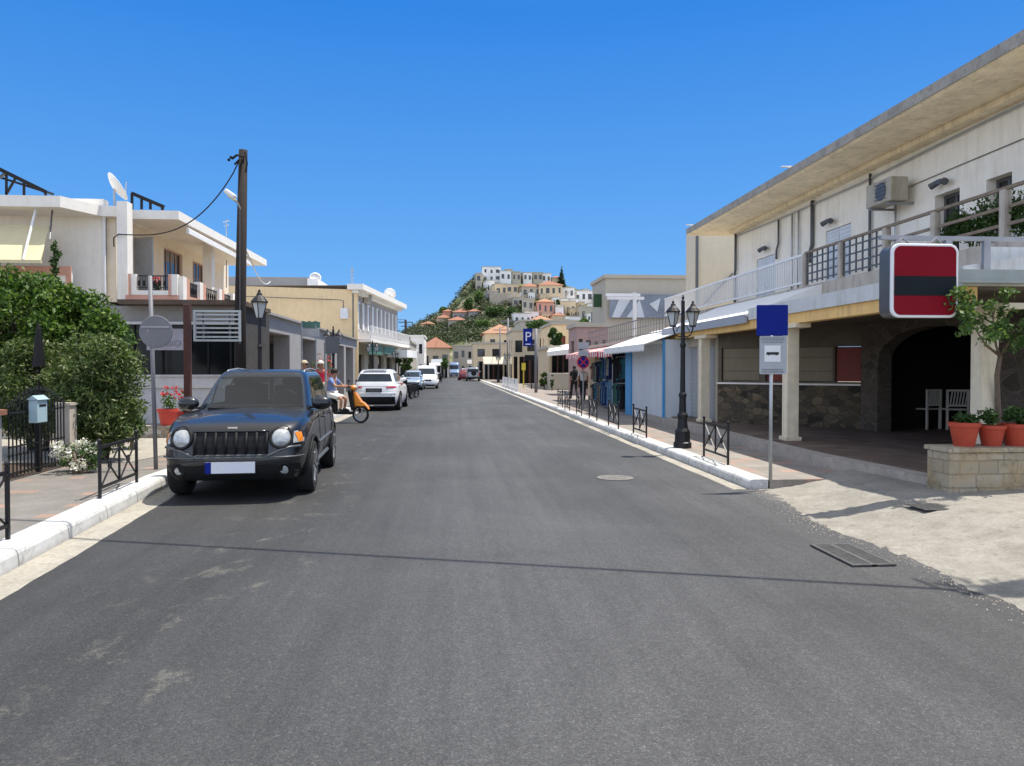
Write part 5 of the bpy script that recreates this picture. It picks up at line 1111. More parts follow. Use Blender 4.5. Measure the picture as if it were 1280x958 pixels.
# ------------------------------------------------ cars
DG = lambda: bpy.context.evaluated_depsgraph_get()
def bake(o):
    me = bpy.data.meshes.new_from_object(o.evaluated_get(DG())); o.modifiers.clear(); o.data = me; return o
class Car:
    """body = rounded-plan shell; y forward"""
    def __init__(s, L, W, H, zb, top, cab, wheels, wr, n=6.0, nc=7.0):
        s.L, s.W, s.H, s.zb, s.top, s.cab, s.wheels, s.wr, s.n, s.nc = L, W, H, zb, top, cab, wheels, wr, n, nc
        s.wt = [(0, .90), (.2, .965), (.45, 1.0), (.75, .985), (.93, .955), (1, .91)]; s.ht = [(0, .945), (.12, .985), (.35, 1.0), (.7, .99), (.93, .965), (1, .93)]
    def ztop(s, y): return interp(s.top, y / s.L)
    def front(s, x, z, sgn=1, off=0.0):
        t = (z - s.zb) / (s.ztop(sgn * s.L * .48) - s.zb); w_ = s.W / 2 * interp(s.wt, t) + off; h_ = s.L / 2 * interp(s.ht, t) + off
        return Vector((x, sgn * h_ * max(0.0, 1 - min(1, abs(x) / w_) ** s.n) ** (1 / s.n), z))
    def side(s, y, z, sgn=1, off=0.0):
        t = (z - s.zb) / (s.ztop(y) - s.zb); w_ = s.W / 2 * interp(s.wt, t) + off; h_ = s.L / 2 * interp(s.ht, t) + off
        return Vector((sgn * w_ * max(0.0, 1 - min(1, abs(y) / h_) ** s.n) ** (1 / s.n), y, z))
    def sq(s, a, b, n):
        m_ = max(abs(a), abs(b)); 
        if m_ < 1e-9: return 0, 0
        u, v = a / m_, b / m_; f = (abs(u) ** n + abs(v) ** n) ** (-1 / n); return a * f, b * f
    def shell(s):
        mb = MB(); N, M_ = 16, 40; per = [(lerp(-1, 1, i / N), -1) for i in range(N)] + [(1, lerp(-1, 1, i / M_)) for i in range(M_)] + [(lerp(1, -1, i / N), 1) for i in range(N)] + [(-1, lerp(1, -1, i / M_)) for i in range(M_)]
        ts = [0, .06, .15, .25, .35, .45, .55, .65, .75, .84, .9, .95, 1.0]; K = len(per)
        for t in ts:
            w_, h_ = s.W / 2 * interp(s.wt, t), s.L / 2 * interp(s.ht, t)
            for a, b in per:
                x, y = s.sq(a, b, s.n); x *= w_; y *= h_; mb.v.append((x, y, s.zb + t * (s.ztop(y) - s.zb)))
        for i in range(len(ts) - 1):
            for j in range(K): a, b = i * K + j, i * K + (j + 1) % K; mb.f.append((a, b, b + K, a + K))
        prev = (len(ts) - 1) * K
        for m_ in (.93, .82, .65, .45, .22, .02):
            k0 = len(mb.v)
            for a, b in per:
                x, y = s.sq(a, b, s.n); x *= m_ * s.W / 2 * .91; y *= (m_ if m_ > .5 else m_) * s.L / 2 * .93
                mb.v.append((x, y, s.ztop(y) + .045 * (1 - (abs(x) / (s.W / 2 * .91)) ** 2.2) * (1 if m_ < .93 else .35)))
            for j in range(K): mb.f.append((prev + j, prev + (j + 1) % K, k0 + (j + 1) % K, k0 + j))
            prev = k0
        mb.f.append(tuple(prev + j for j in range(K))); mb.f.append(tuple(range(K))[::-1])
        return mb
    def cabp(s, z):
        """cab: list of (z, yfront, yrear, halfwidth)"""
        zs = [c[0] for c in s.cab]; return [float(np.interp(z, zs, [c[i] for c in s.cab])) for i in (1, 2, 3)]
    def cfront(s, x, z, sgn=1, off=0.006):
        yf, yr, w_ = s.cabp(z); yc, h_ = (yf + yr) / 2, (yf - yr) / 2 + off; w_ += off
        return Vector((x, yc + sgn * h_ * max(0.0, 1 - min(1, abs(x) / w_) ** s.nc) ** (1 / s.nc), z))
    def cside(s, y, z, sgn=1, off=0.006):
        yf, yr, w_ = s.cabp(z); yc, h_ = (yf + yr) / 2, (yf - yr) / 2 + off; w_ += off
        return Vector((sgn * w_ * max(0.0, 1 - min(1, abs(y - yc) / h_) ** s.nc) ** (1 / s.nc), y, z))
    def cabin(s, cut=None):
        mb = MB(); N = 44 if cut else 14; NZ = 30 if cut else 10; per = [(lerp(-1, 1, i / N), -1) for i in range(N)] + [(1, lerp(-1, 1, i / N)) for i in range(N)] + [(lerp(1, -1, i / N), 1) for i in range(N)] + [(-1, lerp(1, -1, i / N)) for i in range(N)]; K = len(per)
        z0, z1 = s.cab[0][0], s.cab[-1][0]; zs = [lerp(z0, z1, k / NZ) for k in range(NZ + 1)]
        for z in zs:
            yf, yr, w_ = s.cabp(z); yc, h_ = (yf + yr) / 2, (yf - yr) / 2
            for a, b in per: x, y = s.sq(a, b, s.nc); mb.v.append((x * w_, yc + y * h_, z))
        for i in range(NZ):
            for j in range(K):
                a, b = i * K + j, i * K + (j + 1) % K
                if cut and cut((Vector(mb.v[a]) + Vector(mb.v[b + K])) / 2): continue
                mb.f.append((a, b, b + K, a + K))
        prev = NZ * K; yf, yr, w_ = s.cabp(z1); yc, h_ = (yf + yr) / 2, (yf - yr) / 2; rise = s.H - z1
        for m_, zr in ((.97, .3), (.9, .6), (.75, .85), (.45, .97), (.02, 1.0)):
            k0 = len(mb.v)
            for a, b in per: x, y = s.sq(a, b, s.nc); mb.v.append((x * w_ * m_, yc + y * h_ * m_, z1 + rise * zr))
            for j in range(K): mb.f.append((prev + j, prev + (j + 1) % K, k0 + (j + 1) % K, k0 + j))
            prev = k0
        mb.f.append(tuple(prev + j for j in range(K))); return mb
    def patch(s, fn, u0, u1, z0, z1, nu=10, nz=6, trim=None, th=.0):
        """surface patch; fn(u,z); u0,u1 may be functions of z"""
        mb = MB()
        for i in range(nz + 1):
            z = lerp(z0, z1, i / nz); a = u0(z) if callable(u0) else u0; b = u1(z) if callable(u1) else u1
            for j in range(nu + 1): mb.v.append(tuple(fn(lerp(a, b, j / nu), z)))
        for i in range(nz):
            for j in range(nu): a = i * (nu + 1) + j; mb.f.append((a, a + 1, a + nu + 2, a + nu + 1))
        return mb
def wheel(parent, loc, r_, w_, side, spokes=6, det=True):
    q = MB(); q.lathe([(r_ * .66, -w_ / 2), (r_ * .92, -w_ / 2), (r_ * .985, -w_ * .38), (r_, -w_ * .2), (r_, w_ * .2), (r_ * .985, w_ * .38), (r_ * .92, w_ / 2), (r_ * .66, w_ / 2)], (0, 0, 0), 32, 'x', True); o = q.build('wheel', 'tyre', parent, world=False, smooth=False); o.location = loc; smooth_angle(o, 40)
    s = side; q = MB(); q.lathe([(r_ * .67, s * w_ * .47), (r_ * .62, s * w_ * .46), (r_ * .6, s * w_ * .2), (.03, s * w_ * .2)], (0, 0, 0), 28, 'x')
    q.build('rim_barrel', 'plastic_black', o, world=False)
    q = MB(); q.lathe([(r_ * .2, s * w_ * .2), (r_ * .18, s * w_ * .42), (.01, s * w_ * .43)], (0, 0, 0), 16, 'x')
    for k in range(spokes):
        a = 2 * math.pi * k / spokes; c_, d_ = math.cos(a), math.sin(a)
        q.bar((s * w_ * .38, c_ * r_ * .12, d_ * r_ * .12), (s * w_ * .43, c_ * r_ * .64, d_ * r_ * .64), r_ * .17, .03)
    q.lathe([(r_ * .68, s * w_ * .46), (r_ * .68, s * w_ * .5), (r_ * .61, s * w_ * .5), (r_ * .61, s * w_ * .46)], (0, 0, 0), 28, 'x', True)
    q.build('rim', 'alloy', o, world=False); return o
def car_base(name, label, C, loc, rz, paint, group=None, glass='car_glass', cladding=None, cat='car', cut=None):
    t = thing(name, label, cat, loc, rz, group)
    o = C.shell().build('body', paint, t, world=False)
    ctr = MB()
    for y in C.wheels:
        ctr.lathe([(C.wr * 1.13, -C.W), (C.wr * 1.13, C.W)], (0, y, C.wr * 1.02), 40, 'x')
    co = ctr.build('cut', 'plastic_black', None); co.matrix_world = Matrix.Identity(4)
    t.location = (0, 0, 0); t.rotation_euler = (0, 0, 0); bpy.context.view_layer.update()
    m_ = o.modifiers.new('b', 'BOOLEAN'); m_.object = co; m_.solver = 'EXACT'; bpy.context.view_layer.update(); bake(o); bpy.data.objects.remove(co)
    o.data.materials.clear(); o.data.materials.append(MM[paint]); smooth_angle(o, 42)
    t.location = loc; t.rotation_euler = (0, 0, rz)
    c = C.cabin(cut).build('cabin', paint, t, world=False); smooth_angle(c, 50)
    q = MB(); q.box(-C.W / 2 * .8, C.W / 2 * .8, -C.L / 2 * .9, C.L / 2 * .9, C.zb + .03, C.zb + .3); q.build('underbody', 'plastic_black', t, world=False)
    for y in C.wheels:
        for s in (-1, 1): wheel(t, (s * (C.W / 2 - .1), y, C.wr), C.wr, .22, s)
        for s in (-1, 1):   # arch lip
            q = MB(); rr = C.wr * 1.13
            pts = []
            for k in range(15):
                a = R(-12 + 204 * k / 14); yy, zz = y + rr * math.cos(a), C.wr * 1.02 + rr * math.sin(a)
                if zz > C.zb: pts.append(C.side(yy, zz, s, .008))
            q.tube(pts, .022, 6); q.build('wheel_arch', cladding or paint, t, world=False, smooth=True)
    return t
def mirror(t, C, z, y, paint, s, sz=1.0):
    p = C.cside(y, z, s, .0); q = MB(); q.ball((p.x + s * .15 * sz, y + .0, z + .02), (.125 * sz, .075 * sz, .085 * sz), 14, 8); q.bar((p.x, y, z - .04), (p.x + s * .1, y, z - .03), .05, .04)
    q.build('side_mirror', paint, t, world=False, smooth=True)

# --- the dark 4x4, front to camera
J = Car(4.4, 1.78, 1.63, .27, [(-.5, .93), (-.42, 1.02), (-.2, 1.06), (.14, 1.06), (.3, 1.035), (.42, .98), (.475, .93), (.5, .88)],
        [(.98, 1.02, -2.13, .80), (1.04, .94, -2.12, .79), (1.35, .46, -1.98, .70), (1.53, .2, -1.86, .635), (1.575, .12, -1.8, .60)], (1.33, -1.30), .345, 7.0, 9.0)
def jcut(c):
    yf, yr, w_ = J.cabp(c.z); z = c.z
    if not 1.085 < z < 1.52: return False
    if c.y > yf - .14 and abs(c.x) < w_ * .86: return True
    if c.y < yr + .1 and abs(c.x) < w_ * .8 and z < 1.48: return True
    if abs(c.x) > w_ * .9 and 1.11 < z < 1.47:
        A_ = yf - .3 - .1 * (1.5 - z)
        return (0.0 < c.y < A_ - .02) or (-.96 < c.y < -.12) or (max(yr + .24, -1.83) < c.y < -1.09)
    return False
jt = car_base('parked_car', 'dark navy 4x4 with round headlights parked facing us at the left kerb', J, (-2.80, 11.72, 0), R(183.2), 'paint_navy', cladding='plastic_black', cut=jcut)
def jp(q, name, m, par=None, sm=False): return q.build(name, m, par or jt, world=False, smooth=sm)
# windows
ws = J.patch(lambda u, z: J.cfront(u, z), lambda z: -J.cabp(z)[2] * .90, lambda z: J.cabp(z)[2] * .90, 1.06, 1.545, 18, 8); jp(ws, 'windscreen', 'clear_glass', sm=True)
rg = J.patch(lambda u, z: J.cfront(u, z, -1), lambda z: -J.cabp(z)[2] * .85, lambda z: J.cabp(z)[2] * .85, 1.12, 1.5, 10, 4); jp(rg, 'rear_window', 'clear_glass', sm=True)
for s in (-1, 1):
    A_ = lambda z: J.cabp(z)[0] - .28 - .1 * (1.5 - z)
    for nm, a, b in (('side_window', lambda z: -.02, A_), ('side_window', lambda z: -.98, lambda z: -.1), ('quarter_window', lambda z: max(J.cabp(z)[1] + .22, -1.85), lambda z: -1.07)):
        jp(J.patch(lambda u, z: J.cside(u, z, s, .007), a, b, 1.09, 1.49, 6, 5), nm, 'clear_glass', sm=True)
    mirror(jt, J, 1.13, .62, 'paint_navy', s, 1.15)
    for y in (.62, -.06, -1.0):
        q = MB(); pts = [J.side(y - (.08 if y == .62 and z > .9 else 0), z, s, .001) for z in np.linspace(.42, 1.0, 6)]
        q.tube(pts, .004, 4); jp(q, 'door_seam', 'plastic_black')
    for y in (.1, -.85):
        q = MB(); p = J.side(y, .93, s, .02); q.tube([p + Vector((0, -.1, 0)), p + Vector((s * .01, -.05, 0)), p + Vector((s * .01, .05, 0)), p + Vector((0, .1, 0))], .013, 6); jp(q, 'door_handle', 'paint_navy', sm=True)
    q = MB(); q.tube([J.side(y, .62, s, .006) for y in np.linspace(-.82, .86, 8)], .02, 6); jp(q, 'side_moulding', 'plastic_grey')
    q = MB(); q.tube([J.side(y, .34, s, -.005) for y in np.linspace(-.85, .88, 8)], .04, 6); jp(q, 'sill', 'plastic_grey')
    q = MB(); q.tube([(s * .56, y, z) for y, z in ((-.15, 1.58), (-.25, 1.61), (-.9, 1.635), (-1.6, 1.61), (-1.72, 1.56))], .016, 6); jp(q, 'roof_rail', 'grey_steel', sm=True)
    # headlamps
    def disc(q, cx, cz, r_, o0, o1, n=24, sgn=1):
        k = len(q.v); c_ = J.front(cx, cz, 1, o1); q.v.append(tuple(c_))
        for rr, oo in ((r_ * .75, lerp(o0, o1, .7)), (r_, o0)):
            for j in range(n): a = 2 * math.pi * j / n; q.v.append(tuple(J.front(cx + rr * math.cos(a), cz + rr * math.sin(a), 1, oo)))
        for j in range(n): q.f.append((k, k + 1 + j, k + 1 + (j + 1) % n)); q.f.append((k + 1 + j, k + 1 + n + j, k + 1 + n + (j + 1) % n, k + 1 + (j + 1) % n))
    hx, hz = s * .585, .795
    q = MB(); pts = [J.front(hx + .125 * math.cos(a), hz + .125 * math.sin(a), 1, .008) for a in np.linspace(0, 2 * math.pi, 25)]; q.tube(pts, .018, 6, False); jp(q, 'headlight_bezel', 'plastic_black', sm=True)
    q = MB(); disc(q, hx, hz, .115, .0, .03); hl = jp(q, 'headlight', 'lamp_lens', sm=True)
    q = MB(); 
    pts = [J.front(s * (.76 + .02 * 0), z, 1, .0) for z in (.74, .86)]
    q = J.patch(lambda u, z: J.front(s * u, z, 1, .007), .725, lambda z: .83 + .02 * 0, .725, .865, 5, 4); jp(q, 'turn_signal', 'lamp_lens', sm=True)
    q = J.patch(lambda y, z: J.side(y, z, s, .007), 1.92, 2.03, .735, .85, 5, 4); jp(q, 'turn_signal', 'amber_lens', sm=True)
    q = MB(); disc(q, s * .62, .40, .06, .0, .012); jp(q, 'fog_light', 'lamp_lens', sm=True)
    q = MB(); pts = [J.front(s * (.62 + .075 * 0) + .08 * math.cos(a), .40 + .075 * math.sin(a), 1, .004) for a in np.linspace(0, 2 * math.pi, 19)]; q.tube(pts, .014, 6, False); jp(q, 'fog_light_ring', 'plastic_black')
    q = MB(); q.tube([J.front(s * x, z, 1, .012) for x, z in ((.40, .565), (.47, .59), (.58, .645), (.68, .675), (.8, .68))], .017, 6); jp(q, 'bumper_strip', 'plastic_grey', sm=True)
    q = MB(); p0 = J.cfront(s * .12, 1.075, 1, .02); q.tube([p0, J.cfront(s * .12 + .3, 1.09, 1, .022), J.cfront(s * .12 + .58 - (.1 if s > 0 else 0), 1.1, 1, .02)], .009, 5); jp(q, 'wiper', 'plastic_black')
# A frame around windscreen (black band bottom) and cowl
q = J.patch(lambda u, z: J.cfront(u, z, 1, .004), lambda z: -J.cabp(z)[2] * .92, lambda z: J.cabp(z)[2] * .92, 1.03, 1.075, 14, 1); jp(q, 'cowl', 'plastic_black')
# grille
q = J.patch(lambda u, z: J.front(u, z, 1, .004), -.44, .44, .60, .86, 14, 3); gr = jp(q, 'grille', 'plastic_black')
for k in range(8):
    x = -.42 + k * .12; q = MB(); q.tube([J.front(x, z, 1, .016) for z in (.60, .73, .86)], .017, 6); jp(q, 'grille_bar', 'plastic_black', sm=True)
q = MB(); q.tube([J.front(x, .875, 1, .006) for x in np.linspace(-.44, .44, 9)], .016, 6); jp(q, 'grille_edge', 'paint_navy', sm=True)
q = MB()
q.tube([J.front(x, .585, 1, .01) for x in np.linspace(-.42, .42, 9)], .012, 6); jp(q, 'grille_strip', 'plastic_grey', sm=True)
q = J.patch(lambda u, z: J.front(u, z, 1, .012), -.8, .8, .275, .46, 16, 3); jp(q, 'bumper', 'plastic_black', sm=True)
q = MB(); q.tube([J.front(x, .56, 1, .018) for x in np.linspace(-.84, .84, 17)], .01, 6); jp(q, 'bumper_strip', 'plastic_grey', sm=True)
q = MB(); pf = J.front(0, .44, 1, .03); q.box(-.29, .29, pf.y - .01, pf.y + .015, .375, .51); pl = jp(q, 'number_plate', 'plate_white', sm=False)
q = MB(); q.box(.22, .29, pf.y + .016, pf.y + .018, .375, .51); q.build('blue_band', 'blue_sign', pl, world=False)
q = MB(); q.box(-.3, .3, pf.y - .005, pf.y + .01, .36, .374); jp(q, 'plate_frame', 'plastic_black')
# hood creases, badge plinth and dust marks
q = MB(); pz = J.front(0, .905, 1, .008); q.obox((0, pz.y, .915), (.11, .012, .02)); jp(q, 'badge', 'chrome')
q = MB(); q.box(-.68, .68, .42, .8, 1.0, 1.085); jp(q, 'dashboard', 'seat_cloth')
q = MB(); q.box(-.7, .7, -1.95, .42, 1.098, 1.112); jp(q, 'interior_floor', 'seat_cloth')
for x, y in ((-.36, -.15), (.36, -.15), (-.36, -1.05), (.36, -1.05)):
    q = MB(); q.obox((x, y, 1.22), (.46, .13, .34), 0, R(10)); st2 = jp(q, 'seat', 'seat_cloth'); b_ = st2.modifiers.new('bevel', 'BEVEL'); b_.width = .04; b_.segments = 3
    q = MB(); q.ball((x, y - .04, 1.45), (.13, .05, .075), 12, 8); q.build('headrest', 'seat_cloth', st2, world=False, smooth=True)
q = MB(); q.tube([(-.36 + .17 * math.cos(a), .32 - .05 * math.sin(a), 1.17 + .15 * math.sin(a)) for a in np.linspace(0, 2 * math.pi, 25)], .015, 6, False); q.bar((-.53, .32, 1.17), (-.19, .32, 1.17), .03, .02); jp(q, 'steering_wheel', 'plastic_black')
q = MB(); q.obox((0, .22, 1.47), (.22, .03, .07)); jp(q, 'rear_view_mirror', 'plastic_black')
# --- white SUV, rear to camera
def rear_kit(C, t, paint, gz=(1.13, 1.42), lamp=(.55, .8, .86, 1.02), plate_z=.78, skirt=(.27, .52), stripe=None):
    q = C.patch(lambda u, z: C.cfront(u, z, -1), lambda z: -C.cabp(z)[2] * .86, lambda z: C.cabp(z)[2] * .86, gz[0], gz[1], 14, 5); q.build('rear_window', 'car_glass', t, world=False, smooth=True)
    q = C.patch(lambda u, z: C.cfront(u, z, 1), lambda z: -C.cabp(z)[2] * .9, lambda z: C.cabp(z)[2] * .9, gz[0], gz[1] + .04, 12, 5); q.build('windscreen', 'car_glass', t, world=False, smooth=True)
    for s in (-1, 1):
        q = C.patch(lambda u, z: C.front(u, z, -1, .012), s * lamp[0], s * lamp[1], lamp[2], lamp[3], 6, 3); q.build('tail_light', 'red_lens', t, world=False, smooth=True)
        yf = lambda z: C.cabp(z)[0] - .3; yr = lambda z: C.cabp(z)[1] + .3
        ym = (C.cab[0][1] + C.cab[0][2]) / 2
        C.patch(lambda u, z: C.cside(u, z, s, .007), ym + .04, yf, gz[0], gz[1] + .02, 6, 4).build('side_window', 'car_glass', t, world=False, smooth=True)
        C.patch(lambda u, z: C.cside(u, z, s, .007), yr, ym - .04, gz[0], gz[1] + .02, 6, 4).build('side_window', 'car_glass', t, world=False, smooth=True)
        mirror(t, C, gz[0] + .02, C.cab[0][1] - .45, paint, s, .9)
    C.patch(lambda u, z: C.front(u, z, -1, .013), -C.W / 2 * .86, C.W / 2 * .86, skirt[0], skirt[1], 14, 3).build('rear_bumper', 'plastic_black', t, world=False, smooth=True)
    p = C.front(0, plate_z, -1, .012); q = MB(); q.box(-.3, .3, p.y - .016, p.y + .02, plate_z - .07, plate_z + .07); pl = q.build('number_plate', 'plastic_black', t, world=False)
    q = MB(); q.box(-.25, .25, p.y - .02, p.y - .0165, plate_z - .05, plate_z + .05); q.build('plate_face', 'plastic_grey', pl, world=False)
Q = Car(4.38, 1.82, 1.6, .22, [(-.5, 1.0), (-.42, 1.06), (-.2, 1.02), (.14, 1.0), (.3, .97), (.42, .88), (.5, .72)],
        [(.95, 1.2, -2.12, .83), (1.1, .95, -2.06, .80), (1.4, .35, -1.85, .67), (1.52, .0, -1.72, .6), (1.55, -.1, -1.66, .56)], (1.35, -1.28), .345, 6.0, 7.0)
qt = car_base('parked_car', 'white compact SUV seen from behind, parked on the left beyond the scooter', Q, (-2.86, 31.6, 0), R(-2.5), 'paint_white', cladding='plastic_black')
rear_kit(Q, qt, 'paint_white', (1.13, 1.42), (.46, .88, .88, 1.04), .8, (.25, .55))
q = MB(); q.tube([Q.front(x, .68, -1, .01) for x in np.linspace(-.8, .8, 11)], .02, 6); q.build('bumper_crease', 'paint_white', qt, world=False, smooth=True)
q = MB(); q.tube([Q.front(x, 1.0, -1, .01) for x in np.linspace(-.5, .5, 9)], .012, 6); q.build('tailgate_strip', 'chrome', qt, world=False, smooth=True)
q = MB(); q.bar((-.45, -1.72, 1.57), (.45, -1.72, 1.57), .12, .03); q.build('spoiler', 'paint_white', qt, world=False)
# --- generic front-facing kit
def front_kit(C, t, paint, gz, lamp, grille, skirt=.34):
    q = C.patch(lambda u, z: C.cfront(u, z, 1), lambda z: -C.cabp(z)[2] * .9, lambda z: C.cabp(z)[2] * .9, gz[0], gz[1], 12, 5); q.build('windscreen', 'car_glass', t, world=False, smooth=True)
    for s in (-1, 1):
        C.patch(lambda u, z: C.front(u, z, 1, .012), s * lamp[0], s * lamp[1], lamp[2], lamp[3], 5, 3).build('headlight', 'lamp_lens', t, world=False, smooth=True)
        ym = C.cab[0][1] - 1.25
        C.patch(lambda u, z: C.cside(u, z, s, .007), ym + .04, lambda z: C.cabp(z)[0] - .3, gz[0], gz[1], 5, 4).build('side_window', 'car_glass', t, world=False, smooth=True)
        C.patch(lambda u, z: C.cside(u, z, s, .007), lambda z: C.cabp(z)[1] + .3, ym - .04, gz[0], gz[1], 5, 4).build('side_window', 'car_glass', t, world=False, smooth=True)
        mirror(t, C, gz[0] + .03, C.cab[0][1] - .35, paint, s, .85)
    C.patch(lambda u, z: C.front(u, z, 1, .01), -grille[0], grille[0], grille[1], grille[2], 10, 2).build('grille', 'plastic_black', t, world=False, smooth=True)
    C.patch(lambda u, z: C.front(u, z, 1, .011), -C.W / 2 * .8, C.W / 2 * .8, C.zb + .01, skirt, 12, 2).build('bumper', 'plastic_black', t, world=False, smooth=True)
    p = C.front(0, .45, 1, .02); q = MB(); q.box(-.26, .26, p.y - .01, p.y + .01, .39, .5); q.build('number_plate', 'plate_white', t, world=False)
H1 = Car(3.95, 1.68, 1.46, .2, [(-.5, .92), (-.4, .95), (-.2, .92), (.14, .9), (.3, .85), (.42, .76), (.5, .62)],
         [(.85, 1.15, -1.85, .76), (1.0, .85, -1.8, .73), (1.3, .2, -1.5, .6), (1.4, .0, -1.35, .55)], (1.2, -1.25), .3, 5.0, 6.0)
ht = car_base('parked_car', 'pale metallic blue hatchback parked facing us beside the white van', H1, (-2.95, 58.5, 0), R(178), 'paint_silver'); front_kit(H1, ht, 'paint_silver', (.97, 1.33), (.42, .72, .6, .72), (.38, .5, .6))
V1 = Car(4.4, 1.82, 1.85, .22, [(-.5, 1.1), (-.3, 1.1), (.2, 1.08), (.3, 1.04), (.42, .92), (.5, .74)],
         [(1.0, 1.45, -2.15, .86), (1.15, 1.2, -2.13, .85), (1.6, .62, -2.08, .78), (1.76, .35, -2.0, .74)], (1.4, -1.3), .32, 6.0, 9.0)
vt = car_base('parked_van', 'white small delivery van facing us beside the pale blue hatchback', V1, (-2.02, 62.5, 0), R(180), 'paint_white', cat='van'); front_kit(V1, vt, 'paint_white', (1.14, 1.64), (.5, .8, .7, .84), (.42, .62, .74))
V2 = Car(4.9, 1.95, 2.6, .3, [(-.5, 1.3), (.3, 1.3), (.42, 1.15), (.5, .95)], [(1.2, 1.9, -2.42, .93), (1.5, 1.65, -2.42, .92), (2.3, 1.2, -2.38, .85), (2.5, 1.0, -2.3, .8)], (1.6, -1.5), .34, 7.0, 10.0)
bt = car_base('moving_van', 'tall dull blue van driving in the middle of the far street', V2, (.32, 131, 0), R(180), 'paint_blue', cat='van'); front_kit(V2, bt, 'paint_blue', (1.4, 2.1), (.55, .85, .8, .95), (.5, .6, .75))
S1 = Car(4.0, 1.72, 1.72, .3, [(-.5, 1.0), (-.2, 1.0), (.2, 1.0), (.45, .9), (.5, .8)], [(.98, 1.0, -1.92, .8), (1.1, .85, -1.91, .79), (1.55, .45, -1.85, .68), (1.64, .3, -1.78, .64)], (1.2, -1.2), .35, 7, 9)
st_ = car_base('moving_car', 'silver grey off-roader with a rear spare wheel driving away from us', S1, (2.6, 96.5, 0), R(-1), 'paint_grey', cladding='plastic_black'); rear_kit(S1, st_, 'paint_grey', (1.12, 1.5), (.68, .84, .7, 1.0), .5, (.32, .5))
q = MB(); p = S1.front(0, .95, -1, .02); q.lathe([(.02, -.1), (.3, -.1), (.33, -.06), (.33, .0), (.02, 0)], (.12, p.y - .02, 1.0), 24, 'y'); q.build('spare_wheel', 'tyre', st_, world=False)
H2 = dup(ht, (1.72, 103, 0), R(-4), 'dark maroon hatchback just ahead of the silver off-roader')
for c_ in kids(H2):
    if c_.name.split('.')[0] in ('body', 'cabin', 'side_mirror'):
        c_.data = c_.data.copy(); c_.data.materials[0] = MM['paint_maroon']
H3 = dup(qt, (2.05, 112, 0), R(0), 'small pale SUV at the head of the queue before the maroon hatchback')
H4 = dup(ht, (-1.6, 143, 0), R(175), 'distant pale car parked on the left beyond the tall blue van'); H5 = dup(qt, (-2.9, 86, 0), R(180), 'white SUV parked on the left behind the white delivery van')

# ------------------------------------------------ scooters, motorcycles
def bikewheel(t, y, r_, w_, rim='alloy'):
    q = MB(); q.lathe([(r_ * .78, -w_ / 2), (r_ * .95, -w_ / 2), (r_, 0), (r_ * .95, w_ / 2), (r_ * .78, w_ / 2)], (0, y, r_), 26, 'x', True); o = q.build('wheel', 'tyre', t, world=False, smooth=False)
    q = MB(); q.lathe([(r_ * .79, -w_ * .3), (r_ * .79, w_ * .3), (r_ * .7, w_ * .3), (r_ * .7, -w_ * .3)], (0, y, r_), 26, 'x', True)
    q.cyl((-w_ * .4, y, r_), (w_ * .4, y, r_), r_ * .16)
    for k in range(5): a = 2 * math.pi * k / 5; q.bar((0, y, r_), (0, y + r_ * .72 * math.cos(a), r_ + r_ * .72 * math.sin(a)), .03, .02)
    q.build('rim', rim, o, world=False)
def scooter(label, loc, rz, paint, group=None, name='scooter'):
    t = thing(name, label, 'scooter', loc, rz, group)
    bikewheel(t, .66, .26, .1); bikewheel(t, -.62, .26, .11)
    q = MB(); q.prism([(.42, .36), (.52, .42), (.44, .95), (.36, 1.02), (.30, .92), (.38, .5)], 'x', -.17, .17); q.build('leg_shield', 'plastic_black', t, world=False, bevel=.03)
    q = MB(); q.prism([(.46, .52), (.62, .5), (.86, .5), (.84, .56), (.7, .66), (.52, .92), (.44, .96)], 'x', -.075, .075); q.build('front_fairing', paint, t, world=False, bevel=.025)
    q = MB(); q.prism([(.48, .44), (.6, .56), (.78, .56), (.93, .4), (.9, .5), (.76, .63), (.58, .62), (.46, .5)], 'x', -.075, .075); q.build('mudguard', paint, t, world=False, bevel=.02)
    q = MB(); q.cyl((0, .42, 1.0), (0, .64, .3), .03); q.cyl((-.06, .64, .3), (-.06, .62, .5), .02); q.cyl((.06, .64, .3), (.06, .62, .5), .02); q.build('fork', 'plastic_black', t, world=False)
    q = MB(); q.tube([(-.33, .28, 1.08), (-.2, .36, 1.06), (0, .4, 1.04), (.2, .36, 1.06), (.33, .28, 1.08)], .016, 6); q.build('handlebar', 'plastic_black', t, world=False)
    q = MB(); q.ball((0, .45, 1.05), (.12, .1, .09), 12, 7); hd = q.build('headset', paint, t, world=False, smooth=True)
    q = MB(); q.ball((0, .53, 1.05), (.07, .04, .06), 10, 6); q.build('headlight', 'lamp_lens', hd, world=False, smooth=True)
    for s in (-1, 1):
        q = MB(); q.tube([(s * .2, .36, 1.06), (s * .27, .4, 1.22)], .008, 5); q.ball((s * .28, .4, 1.26), (.06, .012, .045), 10, 6); q.build('mirror', 'plastic_black', t, world=False)
    q = MB(); q.prism([(-.15, .26), (.42, .26), (.45, .34), (-.15, .34)], 'x', -.15, .15); q.build('footboard', 'plastic_black', t, world=False)
    q = MB(); q.prism([(-.15, .3), (-.12, .66), (-.75, .74), (-.88, .68), (-.7, .45), (-.4, .3)], 'x', -.15, .15); q.build('rear_body', 'plastic_black', t, world=False, bevel=.04)
    q = MB(); q.prism([(-.08, .68), (-.1, .76), (-.4, .78), (-.78, .84), (-.8, .76), (-.4, .7)], 'x', -.13, .13); q.build('saddle', 'plastic_black', t, world=False, bevel=.03)
    q = MB(); q.cyl((.16, -.25, .3), (.18, -.85, .42), .05, .06); q.build('exhaust', 'grey_steel', t, world=False)
    return t
